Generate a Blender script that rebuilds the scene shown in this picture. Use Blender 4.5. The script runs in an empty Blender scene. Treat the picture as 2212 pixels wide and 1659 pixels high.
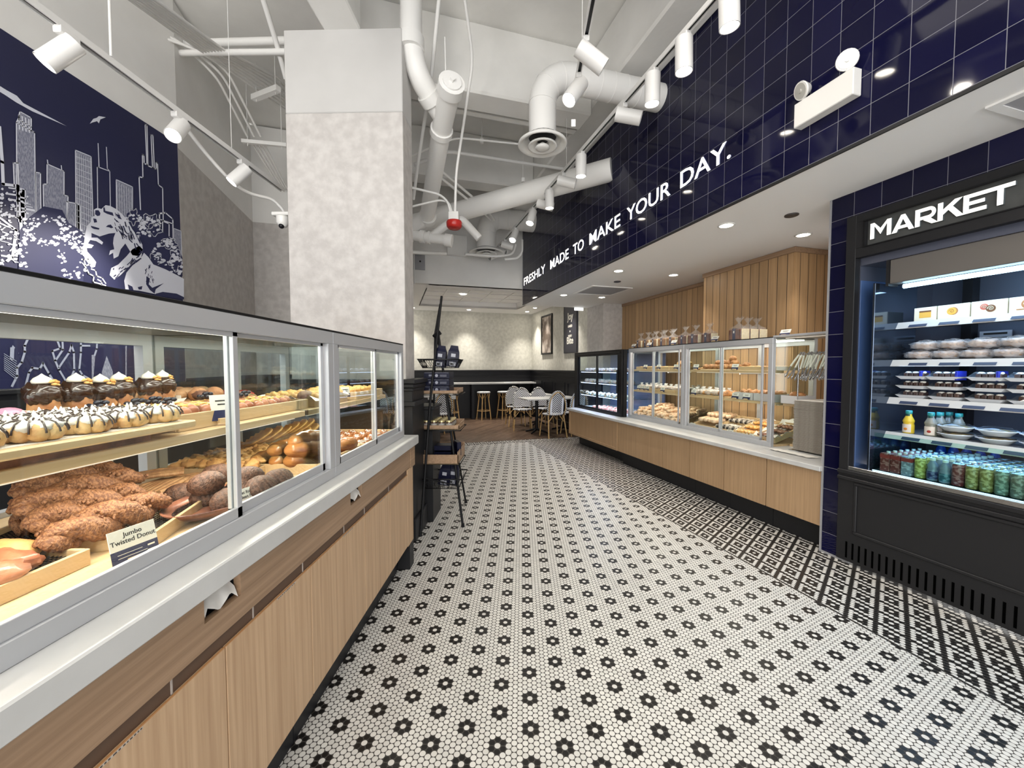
import bpy, math, random
from mathutils import Vector, Matrix, noise as mnoise
sc = bpy.context.scene
COL = sc.collection
PI = math.pi
rnd = random.Random(7)

# ---------------------------------------------------------------- camera
FPX = 865.872
YAW, PITCH, ROLL = -0.0239868, -0.04187, -0.0011254
CAMZ = 1.4
def _basis():
    cy, sy = math.cos(YAW), math.sin(YAW); cp, sp = math.cos(PITCH), math.sin(PITCH)
    f = Vector((sy*cp, cy*cp, sp)); r = Vector((cy, -sy, 0)); u = r.cross(f)
    cr, sr = math.cos(ROLL), math.sin(ROLL)
    return f, cr*r+sr*u, -sr*r+cr*u
FW, RT, UP = _basis()
cam_data = bpy.data.cameras.new('camera'); cam = bpy.data.objects.new('camera', cam_data); COL.objects.link(cam)
cam_data.sensor_fit = 'HORIZONTAL'; cam_data.sensor_width = 36.0; cam_data.lens = 36.0*FPX/2212.0
cam_data.clip_start = 0.05; cam_data.clip_end = 60
cam.matrix_world = Matrix(((RT.x, UP.x, -FW.x, 0), (RT.y, UP.y, -FW.y, 0), (RT.z, UP.z, -FW.z, CAMZ), (0, 0, 0, 1)))
sc.camera = cam

# ---------------------------------------------------------------- world, exposure
w = bpy.data.worlds.new('world'); sc.world = w; w.use_nodes = True
w.node_tree.nodes['Background'].inputs[0].default_value = (1.0, 0.99, 0.97, 1)
w.node_tree.nodes['Background'].inputs[1].default_value = 1.35
sc.view_settings.view_transform = 'Standard'; sc.view_settings.look = 'None'
sc.view_settings.gamma = 1.0; sc.view_settings.use_curve_mapping = False
sc.view_settings.exposure = 0.85

# ---------------------------------------------------------------- frames and measuring helpers
TH = math.radians(17.9)
P0 = Vector((2.277, 3.052, 0))
NV = Vector((math.cos(TH), math.sin(TH), 0)); DV = Vector((-math.sin(TH), math.cos(TH), 0))
RF = Matrix.Translation(P0) @ Matrix.Rotation(TH, 4, 'Z')     # right-hand wall frame: x = v (into the wall), y = u (away)
WF = Matrix.Identity(4)
CAM = Vector((0, 0, CAMZ))
def ray(x, y): return FW + RT*((x-1106)/FPX) - UP*((y-829.5)/FPX)
def PZ(x, y, z): d = ray(x, y); return CAM + d*((z-CAMZ)/d.z)
def PX(x, y, X): d = ray(x, y); return CAM + d*(X/d.x)
def PY(x, y, Y): d = ray(x, y); return CAM + d*(Y/d.y)
def _pl(x, y, P, n): d = ray(x, y); return CAM + d*((P-CAM).dot(n)/d.dot(n))
def toR(q): q = q-P0; return Vector((q.dot(NV), q.dot(DV), q.z))
def RV(x, y, v): return toR(_pl(x, y, P0+NV*v, NV))           # (v,u,z) in the wall frame
def RU(x, y, u): return toR(_pl(x, y, P0+DV*u, DV))
def RZ(x, y, z): return toR(PZ(x, y, z))

# ---------------------------------------------------------------- lights
def area(name, frame, loc, size, power, col=(1, .93, .84), size_y=None, rot=(0, 0, 0), spread=PI):
    l = bpy.data.lights.new(name, 'AREA'); l.energy = power; l.color = col; l.size = size
    if size_y: l.shape = 'RECTANGLE'; l.size_y = size_y
    l.spread = spread
    o = bpy.data.objects.new(name, l); COL.objects.link(o)
    from mathutils import Euler
    o.matrix_world = frame @ Matrix.Translation(Vector(loc)) @ Euler(rot).to_matrix().to_4x4()
    return o
# unseen fill lights, added out of view to brighten the whole shop
area('fill_light', WF, (-0.2, -1.6, 4.0), 3.0, 40, (1, .95, .88), size_y=2.0)
area('fill_light', WF, (0.6, 1.2, 4.05), 1.2, 10, (1, .95, .88), size_y=2.4)
area('fill_light', WF, (-2.2, -1.6, 2.3), 1.2, 42, (1, .96, .90), size_y=1.2, rot=(math.radians(112), 0, .25))  # added wash, aimed up and forward to brighten the left bay
# added fill behind the camera, tilted up to brighten soffit and ceiling
area('front_fill', WF, (0.3, -4.6, 1.35), 7.0, 100, (.97, .98, 1), size_y=2.5, rot=(PI/2+.36, 0, 0))

# ---------------------------------------------------------------- node helper
class N:
    """tiny expression layer over Math nodes"""
    def __init__(s, nt, sock): s.nt, s.s = nt, sock
    def _op(s, op, b=None, c=None, rev=False):
        n = s.nt.nodes.new('ShaderNodeMath'); n.operation = op
        a, bb = (b, s) if rev else (s, b)
        for i, v in enumerate((a, bb, c)):
            if v is None: continue
            if isinstance(v, N): s.nt.links.new(v.s, n.inputs[i])
            else: n.inputs[i].default_value = v
        return N(s.nt, n.outputs[0])
    def __add__(s, b): return s._op('ADD', b)
    def __sub__(s, b): return s._op('SUBTRACT', b)
    def __rsub__(s, b): return s._op('SUBTRACT', b, rev=True)
    def __mul__(s, b): return s._op('MULTIPLY', b)
    def __truediv__(s, b): return s._op('DIVIDE', b)
    def lt(s, b): return s._op('LESS_THAN', b)
    def gt(s, b): return s._op('GREATER_THAN', b)
    def mx(s, b): return s._op('MAXIMUM', b)
    def mn(s, b): return s._op('MINIMUM', b)
    def abs(s): return s._op('ABSOLUTE')
    def rnd(s): return s._op('ROUND')
    def frac(s): return s._op('FRACT')
    def sqrt(s): return s._op('SQRT')
    def wrap(s, a, b):
        return s._op('WRAP', a, b)        # WRAP(value, max, min)

MATS = {}
def mat(name, col=(.8, .8, .8), rough=.5, metal=0., col2=None, nscale=8., stretch=None, detail=4., lo=.35, hi=.65,
        bump=0., bscale=40., emit=0., ecol=None, spec=None, coat=0., sss=0., alpha=None):
    if name in MATS: return MATS[name]
    m = bpy.data.materials.new(name); m.use_nodes = True; nt = m.node_tree
    b = nt.nodes['Principled BSDF']
    b.inputs['Base Color'].default_value = (*col, 1); b.inputs['Roughness'].default_value = rough; b.inputs['Metallic'].default_value = metal
    if spec is not None: b.inputs['Specular IOR Level'].default_value = spec
    if coat: b.inputs['Coat Weight'].default_value = coat; b.inputs['Coat Roughness'].default_value = .08
    if sss: b.inputs['Subsurface Weight'].default_value = sss; b.inputs['Subsurface Radius'].default_value = (.01, .005, .003); b.inputs['Subsurface Scale'].default_value = 1
    if emit: b.inputs['Emission Color'].default_value = (*(ecol or col), 1); b.inputs['Emission Strength'].default_value = emit
    if alpha is not None: b.inputs['Alpha'].default_value = alpha
    tc = None
    if col2 is not None or bump:
        tc = nt.nodes.new('ShaderNodeTexCoord'); mp = nt.nodes.new('ShaderNodeMapping'); nt.links.new(tc.outputs['Object'], mp.inputs[0])
        if stretch: mp.inputs['Scale'].default_value = stretch
    if col2 is not None:
        n = nt.nodes.new('ShaderNodeTexNoise'); n.inputs['Scale'].default_value = nscale; n.inputs['Detail'].default_value = detail
        nt.links.new(mp.outputs[0], n.inputs[0])
        r = nt.nodes.new('ShaderNodeValToRGB'); r.color_ramp.elements[0].position = lo; r.color_ramp.elements[1].position = hi
        r.color_ramp.elements[0].color = (*col, 1); r.color_ramp.elements[1].color = (*col2, 1)
        nt.links.new(n.outputs[0], r.inputs[0]); nt.links.new(r.outputs[0], b.inputs['Base Color'])
    if bump:
        n2 = nt.nodes.new('ShaderNodeTexNoise'); n2.inputs['Scale'].default_value = bscale; n2.inputs['Detail'].default_value = 3
        nt.links.new(mp.outputs[0], n2.inputs[0])
        bp = nt.nodes.new('ShaderNodeBump'); bp.inputs['Strength'].default_value = bump; bp.inputs['Distance'].default_value = .004
        nt.links.new(n2.outputs[0], bp.inputs['Height']); nt.links.new(bp.outputs[0], b.inputs['Normal'])
    MATS[name] = m
    return m

def _g(): pass
def glassmat(name, tint=(.96, .99, .98), refl=1.0, rough=0.0):
    if name in MATS: return MATS[name]
    m = bpy.data.materials.new(name); m.use_nodes = True; nt = m.node_tree; nt.nodes.clear()
    o = nt.nodes.new('ShaderNodeOutputMaterial'); mx = nt.nodes.new('ShaderNodeMixShader')
    t = nt.nodes.new('ShaderNodeBsdfTransparent'); t.inputs[0].default_value = (*tint, 1)
    g = nt.nodes.new('ShaderNodeBsdfGlossy'); g.inputs[1].default_value = rough; g.inputs[0].default_value = (refl, refl, refl, 1)
    f = nt.nodes.new('ShaderNodeLayerWeight'); f.inputs[0].default_value = .5
    fr = N(nt, f.outputs['Facing'])._op('POWER', 5.)*.9+.03
    nt.links.new(fr.s, mx.inputs[0]); nt.links.new(t.outputs[0], mx.inputs[1]); nt.links.new(g.outputs[0], mx.inputs[2])
    nt.links.new(mx.outputs[0], o.inputs[0]); MATS[name] = m
    return m

def newmat(name):
    m = bpy.data.materials.new(name); m.use_nodes = True; MATS[name] = m
    return m, m.node_tree, m.node_tree.nodes['Principled BSDF']
def mixcol(nt, fac, a, b):
    n = nt.nodes.new('ShaderNodeMix'); n.data_type = 'RGBA'
    nt.links.new(fac.s, n.inputs[0])
    for k, c in ((6, a), (7, b)):
        if isinstance(c, tuple): n.inputs[k].default_value = (*c, 1)
        else: nt.links.new(c, n.inputs[k])
    return n.outputs[2]

def penny(name, s, mode, white, black, grout, org, off=(0., 0.)):
    """round mosaic tiles on a triangular lattice; the object's own x,y are the floor frame"""
    m, nt, b = newmat(name)
    tc = nt.nodes.new('ShaderNodeTexCoord'); sx = nt.nodes.new('ShaderNodeSeparateXYZ'); nt.links.new(tc.outputs['Object'], sx.inputs[0])
    X = N(nt, sx.outputs[0]); Y = N(nt, sx.outputs[1])
    x = (X-org[0])/s; y = (Y-org[1])/s
    R3 = math.sqrt(3)
    ma = (x/R3).rnd(); na = y.rnd(); da = ((x-ma*R3)*(x-ma*R3)+(y-na)*(y-na))
    mb_ = ((x-R3/2)/R3).rnd(); nb = (y-.5).rnd(); dxb = x-R3/2-mb_*R3; dyb = y-.5-nb; db = dxb*dxb+dyb*dyb
    sel = db.lt(da)                                     # 1 -> lattice b
    i = ma*2.*(1-sel if False else (sel*-1.+1.)) + (mb_*2.+1.)*sel
    j = (na-ma)*(sel*-1.+1.) + (nb-mb_)*sel
    d = da.mn(db).sqrt()
    I = i.wrap(3., -3.); J = j.wrap(3., -3.)
    I = I.rnd(); J = J.rnd()
    # wrap(…,3,-3) gives [-3,3)
    if mode == 'flower':
        h = I.abs().mx(J.abs()).mx((I+J).abs())
        blk = h.gt(.5)*h.lt(1.5)
    else:
        h = I.abs().mx(J.abs())
        blk = (h.gt(.5)*h.lt(1.5)).mx(h.gt(2.5))
    if mode == 'border':
        blk = blk.mx((X+0.0).lt(off[0]))
    if mode == 'strip':
        blk = blk.mx(Y.lt(off[0])).mx(Y.gt(off[1]))
    tile = d.lt(.455)
    # tone varies a little from tile to tile
    wn = nt.nodes.new('ShaderNodeTexWhiteNoise'); wn.noise_dimensions = '2D'
    cb = nt.nodes.new('ShaderNodeCombineXYZ'); nt.links.new(i.s, cb.inputs[0]); nt.links.new(j.s, cb.inputs[1]); nt.links.new(cb.outputs[0], wn.inputs['Vector'])
    wv = N(nt, wn.outputs['Value'])
    wcol = mixcol(nt, wv, white, tuple(c*.86 for c in white))
    c1 = mixcol(nt, blk, wcol, black)
    gcol = mixcol(nt, blk, grout, tuple(c*1.3 for c in grout))
    c2 = mixcol(nt, tile, gcol, c1)
    nt.links.new(c2, b.inputs['Base Color'])
    r = tile*-.42+.75
    nt.links.new(r.s, b.inputs['Roughness'])
    b.inputs['Specular IOR Level'].default_value = .35
    return m

def gridtile(name, sz, org, base, grout, axes=(1, 2), line=.0022, rough=.06):
    """glazed square tiles in a stack bond on the wall frame"""
    m, nt, b = newmat(name)
    tc = nt.nodes.new('ShaderNodeTexCoord'); sx = nt.nodes.new('ShaderNodeSeparateXYZ'); nt.links.new(tc.outputs['Object'], sx.inputs[0])
    A = N(nt, sx.outputs[axes[0]]); B = N(nt, sx.outputs[axes[1]])
    a = ((A-org[0])/sz); c = ((B-org[1])/sz)
    fa = (a.frac()-.5).abs(); fc = (c.frac()-.5).abs()
    e = fa.mx(fc)
    g = e.gt(.5-line/sz)
    cb = nt.nodes.new('ShaderNodeCombineXYZ'); ia = a-a.frac(); ic = c-c.frac()
    nt.links.new(ia.s, cb.inputs[0]); nt.links.new(ic.s, cb.inputs[1])
    wn = nt.nodes.new('ShaderNodeTexWhiteNoise'); nt.links.new(cb.outputs[0], wn.inputs['Vector']); wv = N(nt, wn.outputs['Value'])
    c1 = mixcol(nt, wv, base, tuple(x*1.7 for x in base))
    c2 = mixcol(nt, g, c1, grout)
    nt.links.new(c2, b.inputs['Base Color'])
    rr = g*.5+rough; nt.links.new(rr.s, b.inputs['Roughness']); b.inputs['Specular IOR Level'].default_value = .30
    # every tile sits at a slightly different angle and is softly pillowed at its edge
    nz = nt.nodes.new('ShaderNodeTexNoise'); nz.inputs['Scale'].default_value = 9; nt.links.new(tc.outputs['Object'], nz.inputs[0])
    edge = e._op('SMOOTH_MIN', .44, .06) if False else e._op('POWER', 10.)
    hgt = N(nt, nz.outputs[0])*.35 + wv*.15 - edge*40. - g*.5
    bp = nt.nodes.new('ShaderNodeBump'); bp.inputs['Strength'].default_value = .35; bp.inputs['Distance'].default_value = .0018
    nt.links.new(hgt.s, bp.inputs['Height']); nt.links.new(bp.outputs[0], b.inputs['Normal'])
    return m

def woodmat(name, c1, c2, axis=2, scale=1., rough=.45, plank=None, paxis=1, groove=.004, gcol=(.05, .03, .02), bumpy=.15):
    """straight-grained timber, grain along `axis`; optional plank joints every `plank` metres on `paxis`"""
    m, nt, b = newmat(name)
    tc = nt.nodes.new('ShaderNodeTexCoord'); mp = nt.nodes.new('ShaderNodeMapping'); nt.links.new(tc.outputs['Object'], mp.inputs[0])
    s = [60*scale]*3; s[axis] = 1.6*scale; mp.inputs['Scale'].default_value = s
    n = nt.nodes.new('ShaderNodeTexNoise'); n.inputs['Scale'].default_value = 1.; n.inputs['Detail'].default_value = 6; n.inputs['Roughness'].default_value = .6
    n.inputs['Distortion'].default_value = .3
    nt.links.new(mp.outputs[0], n.inputs[0])
    r = nt.nodes.new('ShaderNodeValToRGB'); r.color_ramp.elements[0].position = .3; r.color_ramp.elements[1].position = .7
    r.color_ramp.elements[0].color = (*c1, 1); r.color_ramp.elements[1].color = (*c2, 1); nt.links.new(n.outputs[0], r.inputs[0])
    out = r.outputs[0]
    if plank:
        sx = nt.nodes.new('ShaderNodeSeparateXYZ'); nt.links.new(tc.outputs['Object'], sx.inputs[0]); A = N(nt, sx.outputs[paxis])/plank
        f = (A.frac()-.5).abs(); g = f.gt(.5-groove/plank)
        ia = A-A.frac(); wn = nt.nodes.new('ShaderNodeTexWhiteNoise'); wn.noise_dimensions = '1D'; nt.links.new(ia.s, wn.inputs['W'])
        wv = N(nt, wn.outputs['Value'])
        hs = nt.nodes.new('ShaderNodeHueSaturation'); vv = wv*.3+.85; nt.links.new(vv.s, hs.inputs['Value']); nt.links.new(out, hs.inputs['Color'])
        out = mixcol(nt, g, hs.outputs[0], gcol)
    nt.links.new(out, b.inputs['Base Color']); b.inputs['Roughness'].default_value = rough
    bp = nt.nodes.new('ShaderNodeBump'); bp.inputs['Strength'].default_value = bumpy; bp.inputs['Distance'].default_value = .001
    nt.links.new(n.outputs[0], bp.inputs['Height']); nt.links.new(bp.outputs[0], b.inputs['Normal'])
    return m

# ---------------------------------------------------------------- mesh builder
class MB:
    def __init__(s): s.v = []; s.f = []; s.mi = []; s.sm = []
    def add(s, vs, fs, m=0, smooth=False):
        o = len(s.v); s.v += [Vector(p) for p in vs]
        s.f += [tuple(i+o for i in f) for f in fs]; s.mi += [m]*len(fs); s.sm += [smooth]*len(fs)
        return s
    def box(s, x0, x1, y0, y1, z0, z1, c=0., m=0):
        x0, x1 = min(x0, x1), max(x0, x1); y0, y1 = min(y0, y1), max(y0, y1); z0, z1 = min(z0, z1), max(z0, z1)
        c = min(c, (x1-x0)/2.01, (y1-y0)/2.01, (z1-z0)/2.01)
        if c <= 0:
            return s.add([(x, y, z) for z in (z0, z1) for y in (y0, y1) for x in (x0, x1)],
                         [(0, 2, 3, 1), (4, 5, 7, 6), (0, 1, 5, 4), (2, 6, 7, 3), (0, 4, 6, 2), (1, 3, 7, 5)], m)
        V = []; idx = {}
        X = (x0, x1); Yy = (y0, y1); Z = (z0, z1)
        for i in (0, 1):
            for j in (0, 1):
                for k in (0, 1):
                    sx, sy, sz = (1-2*i)*c, (1-2*j)*c, (1-2*k)*c
                    for a in range(3):
                        p = [X[i]+sx, Yy[j]+sy, Z[k]+sz]; p[a] = (X[i], Yy[j], Z[k])[a]
                        idx[(i, j, k, a)] = len(V); V.append(p)
        F = []
        for a in range(3):
            for e in (0, 1):
                b_, c_ = (a+1) % 3, (a+2) % 3
                q = []
                for (p, r) in ((0, 0), (1, 0), (1, 1), (0, 1)):
                    t = [0, 0, 0]; t[a] = e; t[b_] = p; t[c_] = r; q.append(idx[(*t, a)])
                F.append(tuple(q) if e else tuple(reversed(q)))
        for a in range(3):       # edge strips along axis a
            b_, c_ = (a+1) % 3, (a+2) % 3
            for p in (0, 1):
                for r in (0, 1):
                    t0 = [0]*3; t0[b_] = p; t0[c_] = r; t1 = list(t0); t1[a] = 1
                    q = (idx[(*t0, b_)], idx[(*t1, b_)], idx[(*t1, c_)], idx[(*t0, c_)])
                    F.append(q if (p != r) else tuple(reversed(q)))
        for i in (0, 1):
            for j in (0, 1):
                for k in (0, 1):
                    t = (idx[(i, j, k, 0)], idx[(i, j, k, 1)], idx[(i, j, k, 2)])
                    F.append(t if (i+j+k) % 2 == 0 else tuple(reversed(t)))
        # fix winding by centre test
        cen = Vector(((x0+x1)/2, (y0+y1)/2, (z0+z1)/2)); G = []
        for f in F:
            a_, b2, c2 = (Vector(V[f[0]]), Vector(V[f[1]]), Vector(V[f[2]]))
            n = (b2-a_).cross(c2-a_)
            G.append(f if n.dot(a_-cen) > 0 else tuple(reversed(f)))
        return s.add(V, G, m)
    def ring(s, c, ax, r, n, ry=None):
        ax = Vector(ax).normalized(); t = Vector((0, 0, 1)) if abs(ax.z) < .9 else Vector((1, 0, 0))
        e1 = ax.cross(t).normalized(); e2 = ax.cross(e1)
        return [Vector(c)+e1*(r*math.cos(2*PI*i/n))+e2*((ry or r)*math.sin(2*PI*i/n)) for i in range(n)]
    def cyl(s, p0, p1, r0, r1=None, n=12, cap=True, m=0, smooth=True):
        r1 = r0 if r1 is None else r1; p0 = Vector(p0); p1 = Vector(p1); ax = p1-p0
        A = s.ring(p0, ax, r0, n); B = s.ring(p1, ax, r1, n)
        s.add(A+B, [(i, i+n, (i+1) % n+n, (i+1) % n) for i in range(n)], m, smooth)
        if cap: s.add(A, [tuple(range(n))], m); s.add(B, [tuple(reversed(range(n)))], m)
        return s
    def tube(s, pts, r, n=8, m=0, closed=False, cap=True):
        pts = [Vector(p) for p in pts]; L = len(pts); R = r if isinstance(r, (list, tuple)) else [r]*L
        rings = []; e1 = None
        for i, p in enumerate(pts):
            if closed: t = (pts[(i+1) % L]-pts[i-1])
            else: t = pts[min(i+1, L-1)]-pts[max(i-1, 0)]
            t = t.normalized() if t.length > 1e-9 else Vector((0, 0, 1))
            if e1 is None:
                h = Vector((0, 0, 1)) if abs(t.z) < .9 else Vector((1, 0, 0)); e1 = t.cross(h).normalized()
            else:
                e1 = (e1-t*e1.dot(t)); e1 = e1.normalized() if e1.length > 1e-6 else t.orthogonal().normalized()
            e2 = t.cross(e1)
            rings.append([p+e1*(R[i]*math.cos(2*PI*k/n))+e2*(R[i]*math.sin(2*PI*k/n)) for k in range(n)])
        V = [q for g in rings for q in g]; F = []
        for i in range(L if closed else L-1):
            a = i*n; b = ((i+1) % L)*n
            F += [(a+k, a+(k+1) % n, b+(k+1) % n, b+k) for k in range(n)]
        s.add(V, F, m, True)
        if cap and not closed:
            s.add(rings[0], [tuple(reversed(range(n)))], m); s.add(rings[-1], [tuple(range(n))], m)
        return s
    def lathe(s, prof, c=(0, 0, 0), n=20, m=0, smooth=True, sq=None):
        V = []; c = Vector(c)
        for (r, z) in prof: V += [c+Vector((r*math.cos(2*PI*k/n), r*math.sin(2*PI*k/n), z)) for k in range(n)]
        F = []
        for i in range(len(prof)-1):
            F += [(i*n+k, i*n+(k+1) % n, (i+1)*n+(k+1) % n, (i+1)*n+k) for k in range(n)]
        return s.add(V, F, m, smooth)
    def prism(s, poly, axis, a, b, m=0):
        """poly: 2-D points in the plane of the two other axes (cyclic order), extruded a..b on axis"""
        def P(p, t): q = [0, 0, 0]; q[axis] = t; q[(axis+1) % 3] = p[0]; q[(axis+2) % 3] = p[1]; return q
        n = len(poly); ar = sum(poly[i][0]*poly[(i+1) % n][1]-poly[(i+1) % n][0]*poly[i][1] for i in range(n))
        if ar < 0: poly = poly[::-1]
        V = [P(p, a) for p in poly]+[P(p, b) for p in poly]
        F = [tuple(reversed(range(n))), tuple(range(n, 2*n))]+[(i, (i+1) % n, (i+1) % n+n, i+n) for i in range(n)]
        if a > b: F = [tuple(reversed(f)) for f in F]
        return s.add(V, F, m)
    def blob(s, c, r, amp=.08, freq=2.5, seed=0, nu=18, nv=10, flat=.0, m=0, p=1., rot=0.):
        c = Vector(c); V = []; so = Vector((seed*3.7, seed*1.3, seed*.7)); cr, sr = math.cos(rot), math.sin(rot)
        for j in range(nv+1):
            ph = PI*j/nv
            for i in range(nu):
                t = 2*PI*i/nu; d = Vector((math.sin(ph)*math.cos(t), math.sin(ph)*math.sin(t), math.cos(ph)))
                k = 1+amp*mnoise.noise(d*freq+so)
                q = Vector((d.x*r[0]*k, d.y*r[1]*k, d.z*r[2]*k))
                if q.z < -r[2]*(1-flat): q.z = -r[2]*(1-flat)
                V.append(c+Vector((q.x*cr-q.y*sr, q.x*sr+q.y*cr, q.z)))
        F = []
        for j in range(nv):
            for i in range(nu):
                a = j*nu+i; b = j*nu+(i+1) % nu; F.append((a, a+nu, b+nu, b))
        return s.add(V, F, m, True)
    def quad(s, a, b, c, d, m=0): return s.add([a, b, c, d], [(0, 1, 2, 3)], m)
    def xf(s, M, start=0):
        for i in range(start, len(s.v)): s.v[i] = M @ s.v[i]
        return s

def mesh_of(mb, name, mats, org=(0, 0, 0)):
    o = Vector(org)
    me = bpy.data.meshes.new(name); me.from_pydata([tuple(p-o) for p in mb.v], [], mb.f)
    me.polygons.foreach_set('material_index', mb.mi); me.polygons.foreach_set('use_smooth', mb.sm)
    for m in (mats if isinstance(mats, (list, tuple)) else [mats]): me.materials.append(m)
    me.validate(); me.update()
    return me
def tag(o, label=None, cat=None, group=None, kind=None):
    for k, v in (('label', label), ('category', cat), ('group', group), ('kind', kind)):
        if v is not None: o[k] = v
    return o
def place(o, frame, base, rz=0.):
    o.matrix_world = frame @ Matrix.Translation(Vector(base)) @ Matrix.Rotation(rz, 4, 'Z')
def struct(name, mb, m, frame=WF):
    o = bpy.data.objects.new(name, mesh_of(mb, name, m)); COL.objects.link(o); o.matrix_world = frame.copy(); o['kind'] = 'structure'
    return o
def solo(name, mb, m, label, cat, frame=WF, base=(0, 0, 0), group=None, kind=None, rz=0., local=False):
    """a thing that is one mesh; geometry is in the frame unless local"""
    o = bpy.data.objects.new(name, mesh_of(mb, name, m, (0, 0, 0) if local else base)); COL.objects.link(o)
    place(o, frame, base, rz); return tag(o, label, cat, group, kind)
def thing(name, label, cat, frame=WF, base=(0, 0, 0), group=None, rz=0.):
    o = bpy.data.objects.new(name, None); o.empty_display_size = .05; COL.objects.link(o); place(o, frame, base, rz); o['_b'] = list(base)
    return tag(o, label, cat, group)
def part(name, mb, m, parent, label=None, local=False, root=None):
    """geometry is in the thing's frame coordinates (its base is subtracted) unless local"""
    r = root or parent
    while r.parent: r = r.parent
    b = (0, 0, 0) if local else tuple(r.get('_b', (0, 0, 0)))
    o = bpy.data.objects.new(name, mesh_of(mb, name, m, b)); COL.objects.link(o); o.parent = parent
    if label: o['label'] = label
    return o
KIDS = {}
def copy_tree(o, frame=WF, base=(0, 0, 0), rz=0., scale=1., label=None, group=None, tilt=None):
    c = o.copy(); COL.objects.link(c)
    place(c, frame, base, rz)
    if tilt is not None: c.matrix_world = c.matrix_world @ tilt
    if scale != 1.: c.scale = (scale,)*3 if not isinstance(scale, (tuple, list)) else scale
    if label: c['label'] = label
    if group: c['group'] = group
    def rec(a, b):
        for ch in a.children:
            d = ch.copy(); COL.objects.link(d); d.parent = b; rec(ch, d)
    rec(o, c)
    return c
class Proto:
    """first call moves the prototype itself, later calls copy it"""
    def __init__(s, build): s.build = build; s.o = None
    def at(s, frame, base, rz=0., label=None, group=None, scale=1., tilt=None):
        if s.o is None:
            s.o = s.build(); o = s.o
            place(o, frame, base, rz)
            if tilt is not None: o.matrix_world = o.matrix_world @ tilt
            if scale != 1.: o.scale = (scale,)*3 if not isinstance(scale, (tuple, list)) else scale
            if label: o['label'] = label
            if group: o['group'] = group
            return o
        return copy_tree(s.o, frame, base, rz, scale, label, group, tilt)

_fc = {}
def text_mb(s, size, bold=0., ext=.002, xs=1., m=0, spacing=1.):
    """text as an extruded mesh, baseline from the origin along +x, up +y, thickness +z"""
    cu = bpy.data.curves.new('t', 'FONT'); cu.body = s; cu.size = size; cu.offset = bold*size; cu.extrude = ext/2; cu.space_character = spacing; cu.resolution_u = 3
    ob = bpy.data.objects.new('t', cu); COL.objects.link(ob)
    dg = bpy.context.evaluated_depsgraph_get(); me = ob.evaluated_get(dg).to_mesh()
    mb = MB(); mb.add([(v.co.x*xs, v.co.y, v.co.z+ext/2) for v in me.vertices], [tuple(p.vertices) for p in me.polygons], m)
    ob.evaluated_get(dg).to_mesh_clear(); bpy.data.objects.remove(ob); bpy.data.curves.remove(cu)
    return mb
def stroke2d(pts, wd, closed=False):
    """flat ribbon quads for a 2-D polyline"""
    out = []
    P = list(pts)+([pts[0]] if closed else [])
    for a, b in zip(P[:-1], P[1:]):
        dx, dy = b[0]-a[0], b[1]-a[1]; L = math.hypot(dx, dy) or 1e-9; nx, ny = -dy/L*wd/2, dx/L*wd/2; ex, ey = dx/L*wd/2, dy/L*wd/2
        out.append([(a[0]+nx-ex, a[1]+ny-ey), (a[0]-nx-ex, a[1]-ny-ey), (b[0]-nx+ex, b[1]-ny+ey), (b[0]+nx+ex, b[1]+ny+ey)])
    return out

# ---------------------------------------------------------------- materials
M_wallpaper = mat('wallpaper', (.46, .435, .415), .75, col2=(.56, .535, .51), nscale=13, detail=12, lo=.36, hi=.66, bump=.25, bscale=60)
M_seatp = mat('seating_wallpaper', (.54, .53, .47), .75, col2=(.66, .65, .58), nscale=13, detail=12, lo=.36, hi=.66, bump=.25, bscale=60)
M_paint = mat('white_paint', (.74, .73, .705), .6, col2=(.79, .78, .755), nscale=2.5, bump=.1, bscale=20)
M_soffit = mat('soffit_paint', (.88, .87, .85), .55)
M_conc = mat('painted_concrete', (.70, .69, .66), .7, col2=(.80, .79, .76), nscale=1.8, detail=8, bump=.35, bscale=18)
M_pipe = mat('white_pipe', (.80, .79, .765), .45, bump=.05, bscale=30)
M_black = mat('black_paint', (.008, .008, .010), .4, spec=.3)
M_blackm = mat('black_metal', (.006, .006, .007), .45, spec=.25)
M_charc = mat('charcoal_panel', (.015, .015, .0165), .45, spec=.3)
M_white = mat('white_plastic', (.75, .74, .71), .35)
M_alum = mat('brushed_aluminium', (.50, .51, .53), .38, metal=.35)
M_alumd = mat('aluminium_shadow_gap', (.06, .06, .065), .5)
M_quartz = mat('white_quartz', (.50, .50, .49), .3, col2=(.57, .57, .56), nscale=6, detail=6)
M_glass = glassmat('clear_glass')
M_glassb = glassmat('greenish_edge_glass', (.75, .9, .86))
M_oak = woodmat('oak_veneer', (.42, .265, .15), (.60, .41, .25), axis=2)
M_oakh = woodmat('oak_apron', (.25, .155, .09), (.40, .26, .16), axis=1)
M_oakr = woodmat('oak_counter_veneer', (.34, .215, .115), (.46, .30, .165), axis=2)
M_oakw = woodmat('oak_planking', (.36, .22, .105), (.50, .32, .165), axis=2, plank=.112, groove=.0035)
M_oakws = woodmat('oak_planking_return', (.36, .22, .105), (.50, .32, .165), axis=2, plank=.112, paxis=0, groove=.0035)
M_tray = woodmat('bamboo_tray', (.54, .375, .195), (.66, .49, .285), axis=1, scale=.6, rough=.4)
M_tray2 = woodmat('bamboo_tray_side', (.54, .375, .195), (.66, .49, .285), axis=0, scale=.6, rough=.4)
M_led = mat('warm_led', (1, .93, .8), emit=3.2, ecol=(1, .94, .84))
M_ledc = mat('cool_led', (.6, .85, 1), emit=7, ecol=(.45, .75, 1))
M_lamp = mat('lamp_lens', (1, .9, .75), emit=30, ecol=(1, .92, .80))
M_letter = mat('letter_face', (1, .98, .93), emit=1.6, ecol=(1, .95, .86))
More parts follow.
